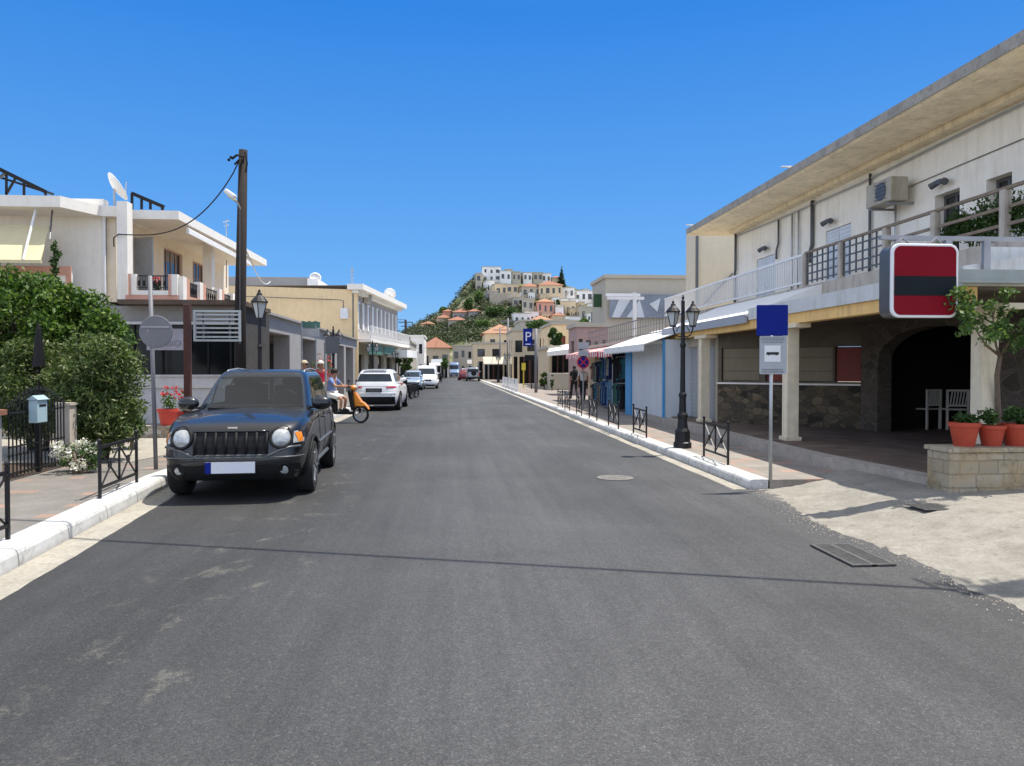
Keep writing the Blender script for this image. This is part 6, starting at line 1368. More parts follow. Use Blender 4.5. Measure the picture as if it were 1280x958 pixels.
sp_ = G(451, 529, 0); sc_rz = R(-106)
c_, d_ = math.cos(sc_rz), math.sin(sc_rz)
sloc = (sp_.x + .66 * d_, sp_.y - .66 * c_, 0)
scooter('orange and black scooter pulling out between the parked cars', sloc, sc_rz, 'paint_orange')
m1 = scooter('white scooter parked at an angle just beyond the white SUV', (-2.45, 40.5, 0), R(150), 'paint_white', 'motorcycles parked at the left kerb', 'motorcycle')
dup(m1, (-2.9, 43.5, 0), R(140), 'second white scooter in the row of parked motorcycles', 'motorcycles parked at the left kerb')
m3 = scooter('black scooter between the white ones at the left kerb', (-2.35, 42.2, 0), R(145), 'plastic_black', 'motorcycles parked at the left kerb', 'motorcycle')
dup(m3, (-1.35, 88, 0), R(170), 'distant dark motorcycle in the road by the far van', 'motorcycles on the far street')

# ------------------------------------------------ people
def skinmesh(joints, edges, m, parent=None, name='body', sub=2, world=False):
    me = bpy.data.meshes.new(name); o = bpy.data.objects.new(name, me); COL.objects.link(o)
    me.from_pydata([j[0] for j in joints], edges, [])
    o.modifiers.new('skin', 'SKIN'); sv = me.skin_vertices[0].data if me.skin_vertices else None
    if sv is None:
        bm = bmesh.new(); bm.from_mesh(me); bm.verts.layers.skin.verify(); bm.to_mesh(me); bm.free(); sv = me.skin_vertices[0].data
    for i, j in enumerate(joints):
        r_ = j[1] if hasattr(j[1], '__len__') else (j[1], j[1]); sv[i].radius = r_; sv[i].use_root = (i == 0); sv[i].use_loose = False
    s = o.modifiers.new('sub', 'SUBSURF'); s.levels = s.render_levels = sub; bpy.context.view_layer.update(); bake(o)
    o.data.materials.clear(); o.data.materials.append(MM[m]); o.data.polygons.foreach_set('use_smooth', [True] * len(o.data.polygons))
    if parent is not None: o.parent = parent
    return o
def person(label, loc, rz, pose, top, bottom, hair=('hair_dark', 1.0), extra=None, hat=None, long_=False, group=None, shoes='cloth_black'):
    """pose: dict of joint positions in local metres, facing +y"""
    p = {k: Vector(v) for k, v in pose.items()}
    J_ = [(p['pelvis'], (.13, .1)), (p['waist'], (.12, .09)), (p['chest'], (.15, .1)), (p['neck'], .05), (p['head0'], .07), (p['head1'], .085), (p['head2'], .06)]
    E = [(0, 1), (1, 2), (2, 3), (3, 4), (4, 5), (5, 6)]
    for s in ('l', 'r'):
        b = len(J_); J_ += [(p['sh' + s], .058), (p['el' + s], .04), (p['wr' + s], .028), (p['ha' + s], (.036, .018))]; E += [(2, b), (b, b + 1), (b + 1, b + 2), (b + 2, b + 3)]
        hd = (p['ha' + s] - p['wr' + s]).normalized(); sd_ = hd.cross(Vector((0, 0, 1))); sd_ = sd_.normalized() if sd_.length > .1 else Vector((1, 0, 0))
        for k in range(4):
            J_.append((p['ha' + s] + hd * (.07 - .006 * abs(k - 1.4)) + sd_ * (k - 1.5) * .02, .009)); E.append((b + 3, len(J_) - 1))
        J_.append((p['wr' + s] + hd * .05 + sd_ * .05, .01)); E.append((b + 2, len(J_) - 1))
        b = len(J_); J_ += [(p['hip' + s], .085), (p['kn' + s], .055), (p['an' + s], .038), (p['to' + s], (.045, .03))]; E += [(0, b), (b, b + 1), (b + 1, b + 2), (b + 2, b + 3)]
    t = skinmesh(J_, E, 'skin', None, 'person'); t.location = loc; t.rotation_euler = (0, 0, rz); tag(t, label, 'person', group)
    c = lambda *n_: [(p[k], r_) for k, r_ in n_]
    tj = c(('waist', (.15, .115)), ('chest', (.175, .125)), ('shl', .075), ('ell', .052), ('shr', .075), ('elr', .052), ('pelvis', (.155, .125)))
    tj[3] = (p['shl'].lerp(p['ell'], .75), .055); tj[5] = (p['shr'].lerp(p['elr'], .75), .055)
    skinmesh(tj, [(0, 1), (1, 2), (2, 3), (1, 4), (4, 5), (0, 6)], top, t, 'shirt')
    f = 1.0 if long_ else .85
    bj = c(('pelvis', (.155, .125)), ('hipl', .1), ('hipr', .1)) + [(p['hipl'].lerp(p['knl'], f), .075), (p['hipr'].lerp(p['knr'], f), .075)]
    be = [(0, 1), (0, 2), (1, 3), (2, 4)]
    if long_: bj += [(p['knl'].lerp(p['anl'], .95), .055), (p['knr'].lerp(p['anr'], .95), .055)]; be += [(3, 5), (4, 6)]
    skinmesh(bj, be, bottom, t, 'trousers' if long_ else 'shorts')
    for s in 'lr':
        q = MB(); a, b = p['an' + s], p['to' + s]; q.tube([a.lerp(b, -.35), a.lerp(b, .3) + Vector((0, 0, -.01)), b, b + (b - a) * .25], [.045, .055, .05, .03], 10); q.build('shoe', shoes, t, world=False, smooth=True)
    h = p['head1']; fw = (p.get('face', h + Vector((0, 1, 0))) - h).normalized()
    q = MB(); q.ball(tuple(h + Vector((0, 0, .035)) - fw * .025), (.098, .108, .1), 14, 9); q.build('hair', hair[0], t, world=False, smooth=True)
    q = MB(); q.ball(tuple(h + fw * .1 + Vector((0, 0, -.015))), (.014, .022, .022), 8, 6); q.build('nose', 'skin', t, world=False, smooth=True)
    if hat:
        q = MB(); q.ball(tuple(h + Vector((0, 0, .06))), (.108, .115, .085), 14, 8); q.lathe([(.112, .0), (.16, -.01), (.15, .005)], tuple(h + Vector((0, 0, .05)) + fw * .03), 16); q.build('cap', hat, t, world=False, smooth=True)
    return t
STAND = dict(pelvis=(0, 0, .95), waist=(0, 0, 1.1), chest=(0, 0, 1.32), neck=(0, .0, 1.47), head0=(0, .01, 1.54), head1=(0, .015, 1.62), head2=(0, .01, 1.7),
             shl=(-.18, 0, 1.39), ell=(-.24, -.03, 1.12), wrl=(-.24, .06, .88), hal=(-.24, .08, .8), shr=(.18, 0, 1.39), elr=(.24, -.03, 1.12), wrr=(.24, .06, .88), har=(.24, .08, .8),
             hipl=(-.1, 0, .9), knl=(-.11, .03, .5), anl=(-.11, -.02, .08), tol=(-.12, .12, .035), hipr=(.1, 0, .9), knr=(.11, .03, .5), anr=(.11, -.02, .08), tor=(.12, .12, .035))
WALK = dict(STAND, knl=(-.1, .16, .52), anl=(-.1, .22, .1), tol=(-.1, .36, .05), knr=(.1, -.02, .5), anr=(.1, -.28, .14), tor=(.1, -.17, .04), wrl=(-.24, -.06, .9), hal=(-.24, -.06, .81), wrr=(.25, .16, .93), har=(.25, .22, .86))
RIDE = dict(pelvis=(0, -.3, .86), waist=(0, -.29, 1.0), chest=(0, -.25, 1.22), neck=(0, -.2, 1.37), head0=(0, -.18, 1.43), head1=(0, -.16, 1.51), head2=(0, -.17, 1.59),
            shl=(-.18, -.22, 1.29), ell=(-.27, -.02, 1.1), wrl=(-.28, .2, 1.1), hal=(-.28, .28, 1.09), shr=(.18, -.22, 1.29), elr=(.27, -.02, 1.1), wrr=(.28, .2, 1.1), har=(.28, .28, 1.09),
            hipl=(-.1, -.28, .84), knl=(-.16, .12, .74), anl=(-.14, .08, .4), tol=(-.14, .2, .36), hipr=(.1, -.28, .84), knr=(.17, .12, .74), anr=(.15, .08, .4), tor=(.15, .2, .36))
person('person in a blue shirt and white shorts sitting on the orange scooter', sloc, sc_rz, RIDE, 'cloth_blue', 'cloth_white')
a = AY(401, 500, 27.5); person('person in a bright red shirt and pale cap standing behind the 4x4', (a.x, 27.5, .15), R(200), STAND, 'cloth_red', 'cloth_tan', hat='cloth_white')
a = AY(381, 500, 26.5); person('person in a straw-coloured hat standing left of the one in red', (a.x, 26.5, .15), R(160), STAND, 'cloth_red', 'cloth_black', hat='cloth_tan')
a = G(719, 499, .13); t = person('person in dark clothes with a black backpack walking on the right pavement', (a.x - .05, a.y, .13), R(10), WALK, 'cloth_black', 'cloth_black', long_=True)
q = MB(); q.ball((0, -.2, 1.24), (.16, .12, .24), 12, 8); tag(q.build('backpack', 'cloth_black', world=False), 'black backpack worn by the walking person in dark clothes', 'backpack').location = (a.x - .05, a.y, .13)
a = G(726, 500.5, .13); t2 = person('person in a white top and black trousers walking beside the backpack wearer', (a.x + .1, a.y, .13), R(-5), dict(WALK, knl=(-.1, -.02, .5), anl=(-.1, -.26, .14), tol=(-.1, -.15, .04), knr=(.1, .15, .52), anr=(.1, .22, .1), tor=(.1, .36, .05)), 'cloth_white', 'cloth_black', long_=True)

t.scale = (.93,) * 3; t2.scale = (.93,) * 3
# ------------------------------------------------ right: hut, souvenir shop, terrace
S = thing('sales_hut', 'white ribbed shutter hut with bright blue corner frames under a white awning', 'hut', (5.8, 23, .13))
HX = 5.75; ya, yb = AX(831, 500, HX).y, AX(790, 500, HX).y; zt = 2.42
q = MB(); q.box(HX, 7.6, ya, yb, .13, zt); q.build('wall', 'hut_white', S)
q = MB(); q.box(HX - .05, HX - .003, yb - .02, yb + .75, .13, zt); q.build('corner_frame', 'blue_paint', S)
q = MB(); q.box(HX - .05, HX - .003, ya - .02, ya + .1, .13, zt); q.build('edge_strip', 'blue_paint', S)
q = MB(); q.box(HX - .04, HX - .004, ya + .1, yb - .02, zt - .1, zt - .02); q.build('header', 'white_metal', S)
def awn(parent, X0, X1, y0, y1, zl, zh, m, scallop=.0, name='awning'):
    q = MB(); q.add([(X0, y0, zl), (X0, y1, zl), (X1, y1, zh), (X1, y0, zh), (X0, y0, zl - .03), (X0, y1, zl - .03), (X1, y1, zh - .03), (X1, y0, zh - .03)], [(0, 3, 2, 1), (4, 5, 6, 7), (0, 1, 5, 4), (1, 2, 6, 5), (2, 3, 7, 6), (3, 0, 4, 7)])
    n = max(4, int(abs(y1 - y0) / .3))
    for k in range(n): a, b = lerp(y0, y1, k / n), lerp(y0, y1, (k + 1) / n); q.add([(X0 - .004, a, zl), (X0 - .004, b, zl), (X0 - .004, b, zl - .16), (X0 - .004, (a + b) / 2, zl - .22), (X0 - .004, a, zl - .16)], [(0, 1, 2, 3, 4)])
    return q.build(name, m, parent)
awn(S, 5.15, 6.9, ya - .1, yb + 1.6, 2.3, 2.9, 'fabric_white')
T = thing('souvenir_shop', 'single-storey souvenir shop with a roof terrace, its goods hung outside on the pavement', 'building', (7, 29, .13))
TX = 6.5; t0, t1 = yb + .8, AX(735, 480, TX).y
hh = [(1.0, 2.4, .13, 2.2), (4.6, 6.4, .13, 2.2), (8.0, 9.6, .13, 2.2)]
q = MB(); PT = wall(q, (TX, t1), R(-90), t1 - t0, .1, 2.55, [(t1 - t0 - h[1], t1 - t0 - h[0], h[2], h[3]) for h in hh if h[1] < t1 - t0], .25); q.build('wall', 'plaster_cream', T)
q = MB(); q.box(TX + .25, 13, t1 - .25, t1, .1, 2.55); q.box(TX + .25, 13, t0, t0 + .25, .1, 2.55); q.box(TX + 2, TX + 2.1, t0 + .25, t1 - .25, .1, 2.5); q.build('inner_wall', 'shop_interior', T)
q = MB(); q.box(TX - .1, 13, t0 - 2.2, t1 + .1, 2.552, 2.68); q.build('terrace', 'plaster_beige', T)
for k in range(4):
    a, b = lerp(t0 + .3, t1, k / 4), lerp(t0 + .3, t1, (k + 1) / 4) - .15; awn(T, 5.35 + .05 * (k % 2), TX, a, b, 2.22 + .04 * (k % 2), 2.54, 'awning_red_stripes')
q = MB()
q.bar((TX, t0 - 2, 3.32), (TX, t1, 3.32), .03, .03); q.bar((TX, t0 - 2, 2.78), (TX, t1, 2.78), .025, .025); q.bar((TX, t0 - 2, 3.05), (TX, t1, 3.05), .015, .015); y = t0 - 2
while y < t1: q.bar((TX, y, 2.68), (TX, y, 3.32), .015, .015); y += .35
q.build('terrace_railing', 'sign_back', T)
zc = AX(793, 366, 6.6); q = MB(); q.box(6.55, 6.67, zc.y - .06, zc.y + .06, 2.68, zc.z); b_ = AX(793, 373, 6.6).z; q.box(5.6, 6.95, zc.y - .05, zc.y + .05, b_ - .05, b_ + .05)
o = q.build('pergola_post', 'white_metal'); tag(o, 'tall white post with a crossbeam on the terrace above the red awnings', 'post')
# goods
goods_m = []
for nm, c_ in (('cloth_navy_print', (.02, .05, .2)), ('cloth_teal_print', (.03, .2, .26)), ('cloth_charcoal_print', (.03, .03, .04)), ('cloth_rose_print', (.4, .1, .14)), ('cloth_sky_print', (.2, .4, .6)), ('cloth_ecru_print', (.5, .45, .36)), ('cloth_green_print', (.08, .2, .1))): mat(nm, [k * .5 for k in c_], .85, var=.6, scale=9); goods_m.append(nm)
racks = [(5.8, yb + 1.1, 1.9, 1.5, ('cloth_charcoal_print', 'cloth_teal_print', 'cloth_green_print'), 'beside the blue corner frame'), (6.25, yb + 2.3, 2.1, 1.6, ('cloth_navy_print', 'cloth_charcoal_print', 'cloth_rose_print'), 'against the wall near the hut'), (6.3, yb + 4.4, 2.1, 1.6, ('cloth_charcoal_print', 'cloth_teal_print', 'cloth_charcoal_print'), 'against the wall farther along'), (5.75, yb + 3.0, 2.05, 1.7, ('cloth_navy_print', 'cloth_navy_print', 'cloth_sky_print'), 'in the middle of the shop front'),
         (5.9, yb + 5.2, 1.8, 1.8, ('cloth_charcoal_print', 'cloth_ecru_print', 'cloth_navy_print'), 'in front of the shop doorway'), (6.15, yb + 7.3, 1.7, 1.4, ('cloth_rose_print', 'cloth_green_print', 'cloth_ecru_print'), 'farthest up the pavement')]
for (x, y, h, L_, ms, ds) in racks:
    t = thing('goods_rack', 'tall metal display rack hung with garments, ' + ds, 'display rack', (x, y, .13), 0, 'display racks outside the souvenir shop')
    q = MB()
    for yy in (0, L_): q.cyl((0, yy, 0), (0, yy, h), .02); q.bar((-.25, yy, .02), (.25, yy, .02), .03, .03)
    for zz in (h, h * .52): q.cyl((0, 0, zz), (0, L_, zz), .015)
    q.build('frame', 'galvanised', t, world=False)
    for row in (0, 1):
        n = int(L_ / .16)
        for k in range(n):
            m_ = random.choice(ms if random.random() < .8 else goods_m); w_ = random.uniform(.17, .24); hh_ = h * .5 * random.uniform(.75, .95); z1 = (h if row else h * .52) - .03
            q = MB(); q.add([(0, 0, 0), (-.03, .0, 0), (-w_, .01, -.08), (-w_ * .9, .03, -.2), (-w_ * .62, .02, -.18), (-w_ * .7, .03, -hh_), (w_ * .7, -.01, -hh_ * .97), (w_ * .6, .0, -.18), (w_ * .9, .02, -.2), (w_, 0, -.08), (.03, 0, 0)], [tuple(range(11))])
            q.v += [(p[0], p[1] + .02, p[2]) for p in q.v]; q.f.append(tuple(range(11, 22))[::-1]); q.f += [(i, (i + 1) % 11, (i + 1) % 11 + 11, i + 11) for i in range(11)]
            o = q.build('hanging_garment', m_); o.location = (x + random.uniform(-.02, .02), y + .08 + k * .16, .13 + z1); o.rotation_euler = (0, 0, R(random.uniform(-25, 60)))
            col = m_.split('_')[1]; tag(o, f'{col} garment on the {"upper" if row else "lower"} rail of the rack ' + ds, 'garment', f'{col} garments on the {"upper" if row else "lower"} rail ' + ds)
# round display on the door side
# ------------------------------------------------ signs on the right pavement
b = G(729, 512, .13); t = thing('no_parking_sign', 'round red-rimmed blue no-parking sign below two grey plates on one pole', 'sign', b)
q = MB(); q.cyl(b, (b.x, b.y, AY(729, 428, b.y).z), .028); q.build('pole', 'grey_steel', t)
yy = b.y - .04
a, c = AY(723, 428, yy), AY(736, 436.5, yy); q = MB(); q.box(a.x, c.x, yy - .01, yy, c.z, a.z); q.build('upper_plate', 'sign_grey', t)
a, c = AY(723, 438, yy), AY(736, 446.5, yy); q = MB(); q.box(a.x, c.x, yy - .01, yy, c.z, a.z); q.build('lower_plate', 'sign_grey', t)
c = AY(729, 453, yy); q = MB(); q.cyl((c.x, yy + .005, c.z), (c.x, yy - .01, c.z), .235, n=24); q.build('rim_disc', 'sign_red', t)
q = MB(); q.cyl((c.x, yy - .0105, c.z), (c.x, yy - .015, c.z), .185, n=24); q.build('blue_disc', 'blue_sign', t)
q = MB(); q.obox((c.x, yy - .018, c.z), (.36, .005, .045), 0, 0, R(45)); q.obox((c.x, yy - .0245, c.z), (.36, .005, .045), 0, 0, R(-45)); q.build('diagonal_bars', 'sign_red', t)
b = G(670, 491, .13); t = thing('parking_sign', 'blue parking sign with a white P beside a thick grey pole', 'sign', b)
q = MB(); q.cyl(b, (b.x, b.y, AY(670, 411, b.y).z), .1); q.build('pole', 'sign_back', t, smooth=True)
a, c = AY(654, 411, b.y), AY(665.5, 433, b.y); q = MB(); q.box(a.x, c.x, b.y - .03, b.y + .03, c.z, a.z); q.build('blue_panel', 'blue_sign', t)
e = AY(660, 426, b.y); text('P', Vector((e.x, b.y - .034, e.z - .02)), .8, 'sign_white', t, name='letter_p', ax='CENTER')
e = AY(660, 430.5, b.y); q = MB(); q.box(e.x - .16, e.x + .16, b.y - .036, b.y - .031, e.z - .03, e.z + .03); q.build('small_plate', 'sign_white', t)
q = MB(); 
for z in (413, 431): e = AY(665, z, b.y); q.bar((e.x - .05, b.y + .0, e.z), (b.x, b.y, e.z), .03, .05)
q.build('bracket', 'grey_steel', t)
a, c = AY(656, 444, 54), AY(668, 451, 54); q = MB(); q.box(a.x, c.x, 54, 54.06, c.z, a.z); q.box(AY(664, 450, 54).x, AY(665.2, 450, 54).x, 54.061, 54.12, .13, a.z); tag(q.build('dark_sign', 'plastic_black'), 'small dark sign on a post behind the blue parking sign', 'sign')
a, c = AY(652, 454, 58), AY(657, 463, 58); q = MB(); q.box(a.x, c.x, 58, 58.05, c.z, a.z); q.box((a.x + c.x) / 2 - .04, (a.x + c.x) / 2 + .04, 58.051, 58.1, .13, a.z); tag(q.build('yellow_sign', 'sign_yellow'), 'small yellow notice on a post before the shop fronts', 'sign')
def upole(px, ptop, Y, label, r_=.15, arm=True, m='sign_back'):
    tp = AY(px, ptop, Y); t = thing('utility_pole', label, 'pole', (tp.x, Y, .1)); q = MB(); q.tube([(tp.x, Y, .1), tp], [r_, r_ * .7], 8); q.build('pole', m, t, smooth=True)
    if arm: q = MB(); q.bar(tp + Vector((-.9, 0, -.3)), tp + Vector((.9, 0, -.3)), .1, .1); q.bar(tp + Vector((-.6, 0, -.8)), tp + Vector((.6, 0, -.8)), .08, .08); q.build('crossarm', m, t)
    return tp
u1 = upole(635, 398, 86, 'tall grey utility pole with two crossarms left of the parking sign'); u2 = upole(625, 410, 104, 'thinner grey utility pole just left of the crossarmed one', .12); u3 = upole(507, 400, 96, 'dark bushy-topped pole against the sky at the left end of the street', .2, True, 'pole_wood'); u4 = upole(583, 425, 150, 'slim pole in the middle of the far street', .1, False)
for i, (a, e, sg, lb) in enumerate(((u3, u3 + Vector((-14, -46, 1.0)), 1.2, 'left'), (u3 + Vector((0, 0, -.4)), u1 + Vector((-6, 60, 3)), 1.5, 'right'), (u1, u2, .4, 'near the parking sign'))):
    q = MB(); q.tube([a.lerp(e, k / 12) - Vector((0, 0, sg * math.sin(math.pi * k / 12))) for k in range(13)], .03, 4); tag(q.build('overhead_wire', 'plastic_black'), 'thin far overhead wire strung between the poles, ' + ('towards the yellow building', 'across the street end', 'by the parking sign')[i], 'wire')

# ------------------------------------------------ blocks of the town
def block(name, label, pl, pr, pt, Y, depth, wm, rows=1, cols=2, side=None, roof='flat', rm='roof_tile_red', zb=-.05, rz=0, winm='window_glass', pitch=.35, skip=0, wz=None, group=None):
    a, b = AY(pl, pt, Y), AY(pr, pt, Y); Wd = b.x - a.x; zt = a.z; cx = (a.x + b.x) / 2; loc = Vector((cx, Y + depth / 2, zb))
    t = thing(name, label, 'house' if 'house' in name else 'building', loc, rz, group); ox, oy = -Wd / 2, -depth / 2; H_ = zt - zb
    def holes(L, n, r_):
        out = []; fh = (H_ - .4) / r_
        for i in range(r_):
            for k in range(n):
                if random.random() < skip: continue
                u = L * (k + .5) / n; w_ = min(1.1, L / n * .5) * random.choice((.7, .85, 1, 1.2)); z0 = i * fh + fh * random.choice((.3, .34, .38)); out.append((u - w_ / 2, u + w_ / 2, z0, z0 + fh * .48))
        return out
    k0 = BASE[t.name]; BASE[t.name] = Vector((0, 0, 0))
    h1 = holes(Wd, cols, rows); q = MB(); P1 = wall(q, (ox, oy), 0, Wd, 0, H_, h1, .25); h2 = holes(depth, max(1, int(depth / 3)), rows); h3 = h2
    ppl = []
    P2 = wall(q, (ox, oy + depth), R(-90), depth - .25, 0, H_, [h for h in h2 if h[1] < depth - .3], .25)
    P3 = wall(q, (ox + Wd, oy + .25), R(90), depth - .25, 0, H_, [h for h in h3 if h[1] < depth - .3], .25)
    q.box(ox + .25, ox + Wd - .25, oy + depth - .25, oy + depth, 0, H_ - .003); wl = q.build('wall', wm, t)
    for P_, hs__ in ((P1, h1), (P2 if a.x > 0 else P3, [h for h in h2 if h[1] < depth - .3])):
        for h in hs__: q = MB(); pbox(q, P_, h[0] + .01, h[1] - .01, h[2] + .01, h[3] - .01, .1, .14); q.build('window', winm, t)
    if roof == 'flat':
        q = MB(); q.box(ox - .12, ox + Wd + .12, oy - .12, oy + depth + .12, H_ + .002, H_ + .22); q.build('roof', 'plaster_beige' if wm != 'plaster_white' else 'plaster_white', t)
    elif roof == 'hip':
        rh = min(Wd, depth) * pitch; e = .5; r_ = min(Wd, depth) / 2 * .9
        v = [(ox - e, oy - e, H_ - .1), (ox + Wd + e, oy - e, H_ - .1), (ox + Wd + e, oy + depth + e, H_ - .1), (ox - e, oy + depth + e, H_ - .1)]
        if Wd > depth: v += [(ox + r_, 0, H_ + rh), (ox + Wd - r_, 0, H_ + rh)]; f = [(0, 1, 5, 4), (1, 2, 5), (2, 3, 4, 5), (3, 0, 4), (3, 2, 1, 0)]
        else: v += [(0, oy + r_, H_ + rh), (0, oy + depth - r_, H_ + rh)]; f = [(0, 1, 4), (1, 2, 5, 4), (2, 3, 5), (3, 0, 4, 5), (3, 2, 1, 0)]
        MB().add(v, f).build('roof', rm, t)
    elif roof == 'gable':
        rh = Wd / 2 * pitch * 1.4; e = .4
        MB().add([(ox - e, oy - e, H_ - .1), (ox + Wd + e, oy - e, H_ - .1), (0, oy - e, H_ + rh), (ox - e, oy + depth + e, H_ - .1), (ox + Wd + e, oy + depth + e, H_ - .1), (0, oy + depth + e, H_ + rh)], [(0, 1, 2), (3, 5, 4), (0, 2, 5, 3), (1, 4, 5, 2), (0, 3, 4, 1)]).build('roof', rm, t)
    BASE[t.name] = loc.copy()
    return t
# big beige building with mural boards
t = block('beige_building', 'large plain beige building with a board of pale angular shapes', 757, 900, 348, 46, 4.4, 'plaster_beige', 1, 1, skip=1)
a, c = AY(762, 368, 45.8), AY(868, 398, 45.8); q = MB(); q.box(a.x, c.x, 45.7, 45.85, c.z, a.z); bd = q.build('mural_board', mat('board_slate', (0.2, 0.23, 0.28), .6, var=.3, scale=1), t)
for k, pts in enumerate([((765, 397), (775, 372), (790, 372), (775, 397)), ((783, 397), (800, 375), (806, 397)), ((812, 380), (826, 373), (822, 390)), ((832, 394), (846, 372), (852, 388)), ((853, 372), (866, 374), (858, 395))]):
    q = MB(); P4 = [AY(x, y, 45.6) for x, y in pts]; n = len(P4); q.add([(p.x, 45.66, p.z) for p in P4] + [(p.x, 45.695, p.z) for p in P4], [tuple(range(n)), tuple(range(n, 2 * n))[::-1]] + [(i, (i + 1) % n, (i + 1) % n + n, i + n) for i in range(n)]); q.build('pale_shape', 'hut_white', bd)
a, c = AY(757, 367, 45.5), AY(800, 371, 45.5); q = MB(); q.box(a.x, c.x, 45.4, 45.5, c.z, a.z); q.build('top_beam', 'white_metal', t)
q = MB(); c = AY(748, 372, 47.3); q.box(c.x - .3, c.x + .3, 47.2, 47.4, c.z - .6, c.z + .2); q.build('plant_box', 'net_green', t)
block('terrace_building', 'rose-brown lattice-fronted building behind the no-parking sign', 721, 760, 409, 42, 3, 'plaster_rose', 2, 4)
block('ochre_house', 'ochre house with one dark red window behind the dark tree', 690, 735, 406, 64, 8, 'plaster_yellow', 2, 2, winm='dark_red_panel')
# cafe
t = block('cafe_kiosk', 'cream corner cafe with a sloping white canopy and dark glazing', 686, 724, 436, 56, 7, 'plaster_cream', 1, 1, skip=1)
a, c = AY(690, 443, 55.9), AY(712, 466, 55.9); q = MB(); q.box(a.x, c.x, 55.86, 55.96, c.z, a.z); q.build('glazing', 'shop_glass', t)
for px in (697, 704): x = AY(px, 450, 55.8).x; q = MB(); q.box(x - .05, x + .05, 55.8, 55.859, c.z, a.z); q.build('mullion', 'post_brown', t)
a, c = AY(684, 440, 54), AY(713, 430, 56); q = MB(); q.add([(a.x, 54, a.z), (c.x, 54, a.z + .25), (c.x, 57, c.z), (a.x + .6, 57, c.z - .2), (a.x, 54, a.z - .3), (c.x, 54, a.z - .15), (c.x, 57, c.z - .4), (a.x + .6, 57, c.z - .6)], [(0, 1, 2, 3), (7, 6, 5, 4), (0, 4, 5, 1), (1, 5, 6, 2), (2, 6, 7, 3), (3, 7, 4, 0)]); q.build('canopy', 'fabric_white', t)
a, c = AY(688, 467, 52), AY(722, 486, 52); q = MB(); q.box(a.x, c.x, 52, 55.7, .1, a.z); q.build('low_wall', 'plaster_beige', t)
t = block('yellow_house', 'pale yellow two-storey house behind the blue parking sign', 641, 686, 414, 78, 9, 'plaster_cream', 2, 3, pitch=.25)
block('flat_roof_building', 'long low building with a thin projecting white roof above the yellow house', 650, 735, 402, 92, 8, 'plaster_beige', 1, 5)
block('tiled_house', 'cream house with a peach tiled hip roof beyond the grey poles', 606, 645, 416, 118, 10, 'plaster_cream', 2, 2, roof='hip', rm='roof_tile_orange', pitch=.3)
block('cream_building', 'long cream flat-roofed building with four dark windows facing down the street', 592, 648, 430, 112, 10, 'plaster_cream', 2, 3)
block('cream_building', 'cream building with a row of tall dark windows behind the far van', 566, 600, 433, 142, 14, 'plaster_beige', 2, 4)
block('red_roof_house', 'low house under a broad red tiled roof at the left end of the street', 527, 562, 434, 128, 12, 'plaster_cream', 1, 3, roof='hip', pitch=.38)
block('white_house', 'small white flat-roofed house left of the red tiled roof', 513, 530, 421, 108, 10, 'plaster_white', 2, 2)
block('row_house', 'low beige shop row directly beyond the yellow building', 497, 513, 428, 84, 14, 'plaster_beige', 2, 1)
block('row_house', 'white shop with an upper window between the shop row and the white house', 505, 518, 438, 99, 8, 'plaster_white', 1, 1)
# far-end shops with canopies
def canopy(label, pl, pr, py, Y, dz, m, posts=True):
    a, b = AY(pl, py, Y), AY(pr, py, Y); t = thing('shop_canopy', label, 'canopy', ((a.x + b.x) / 2, Y, .1)); q = MB()
    q.add([(a.x, Y - 1.5, a.z - dz), (b.x, Y - 1.5, a.z - dz), (b.x, Y + 1, a.z), (a.x, Y + 1, a.z), (a.x, Y - 1.5, a.z - dz - .12), (b.x, Y - 1.5, a.z - dz - .12), (b.x, Y + 1, a.z - .1), (a.x, Y + 1, a.z - .1)], [(0, 1, 2, 3), (7, 6, 5, 4), (0, 4, 5, 1), (1, 5, 6, 2), (2, 6, 7, 3), (3, 7, 4, 0)]); q.build('roof', m, t)
    for x in (a.x + .1, b.x - .1): q = MB(); q.cyl((x, Y - 1.4, .1), (x, Y - 1.4, a.z - dz), .05); q.build('post', 'galvanised', t)
canopy('pale grey sloping shop canopy on the right side of the far street', 604, 640, 446, 96, .9, 'plaster_beige'); canopy('white canopy at the left bend of the far street', 539, 556, 449, 118, .6, 'galvanised'); canopy('lower white canopy under the other at the left bend', 537, 552, 454, 112, .3, 'fabric_white'); canopy('blue canopy behind the tall blue van', 568, 584, 447, 146, .8, 'blue_paint'); canopy('dull canopy over the shops right of the far van', 584, 600, 450, 138, .7, 'plaster_grey')
for pl, pr, pt, Y, lb in ((598, 642, 452, 100, 'dark glazed shop front under the grey canopy'), (641, 690, 446, 74, 'dark shop front left of the cafe'), (556, 592, 456, 150, 'dark shop front at the very end of the street'), (528, 560, 455, 126, 'dark shop front under the red tiled house')):
    a, b = AY(pl, pt, Y), AY(pr, pt, Y); t = thing('far_shop', lb, 'shop', ((a.x + b.x) / 2, Y, 0)); q = MB(); q.box(a.x, b.x, Y, Y + 3, 0, a.z); q.build('glazing', 'shop_glass', t)
    n = 7
    for k in range(n + 1): x = lerp(a.x, b.x, k / n); q = MB(); q.box(x - .09, x + .09, Y - .08, Y - .003, 0, a.z); q.build('mullion', random.choice(['plaster_cream', 'plaster_grey', 'post_brown', 'white_metal']), t)
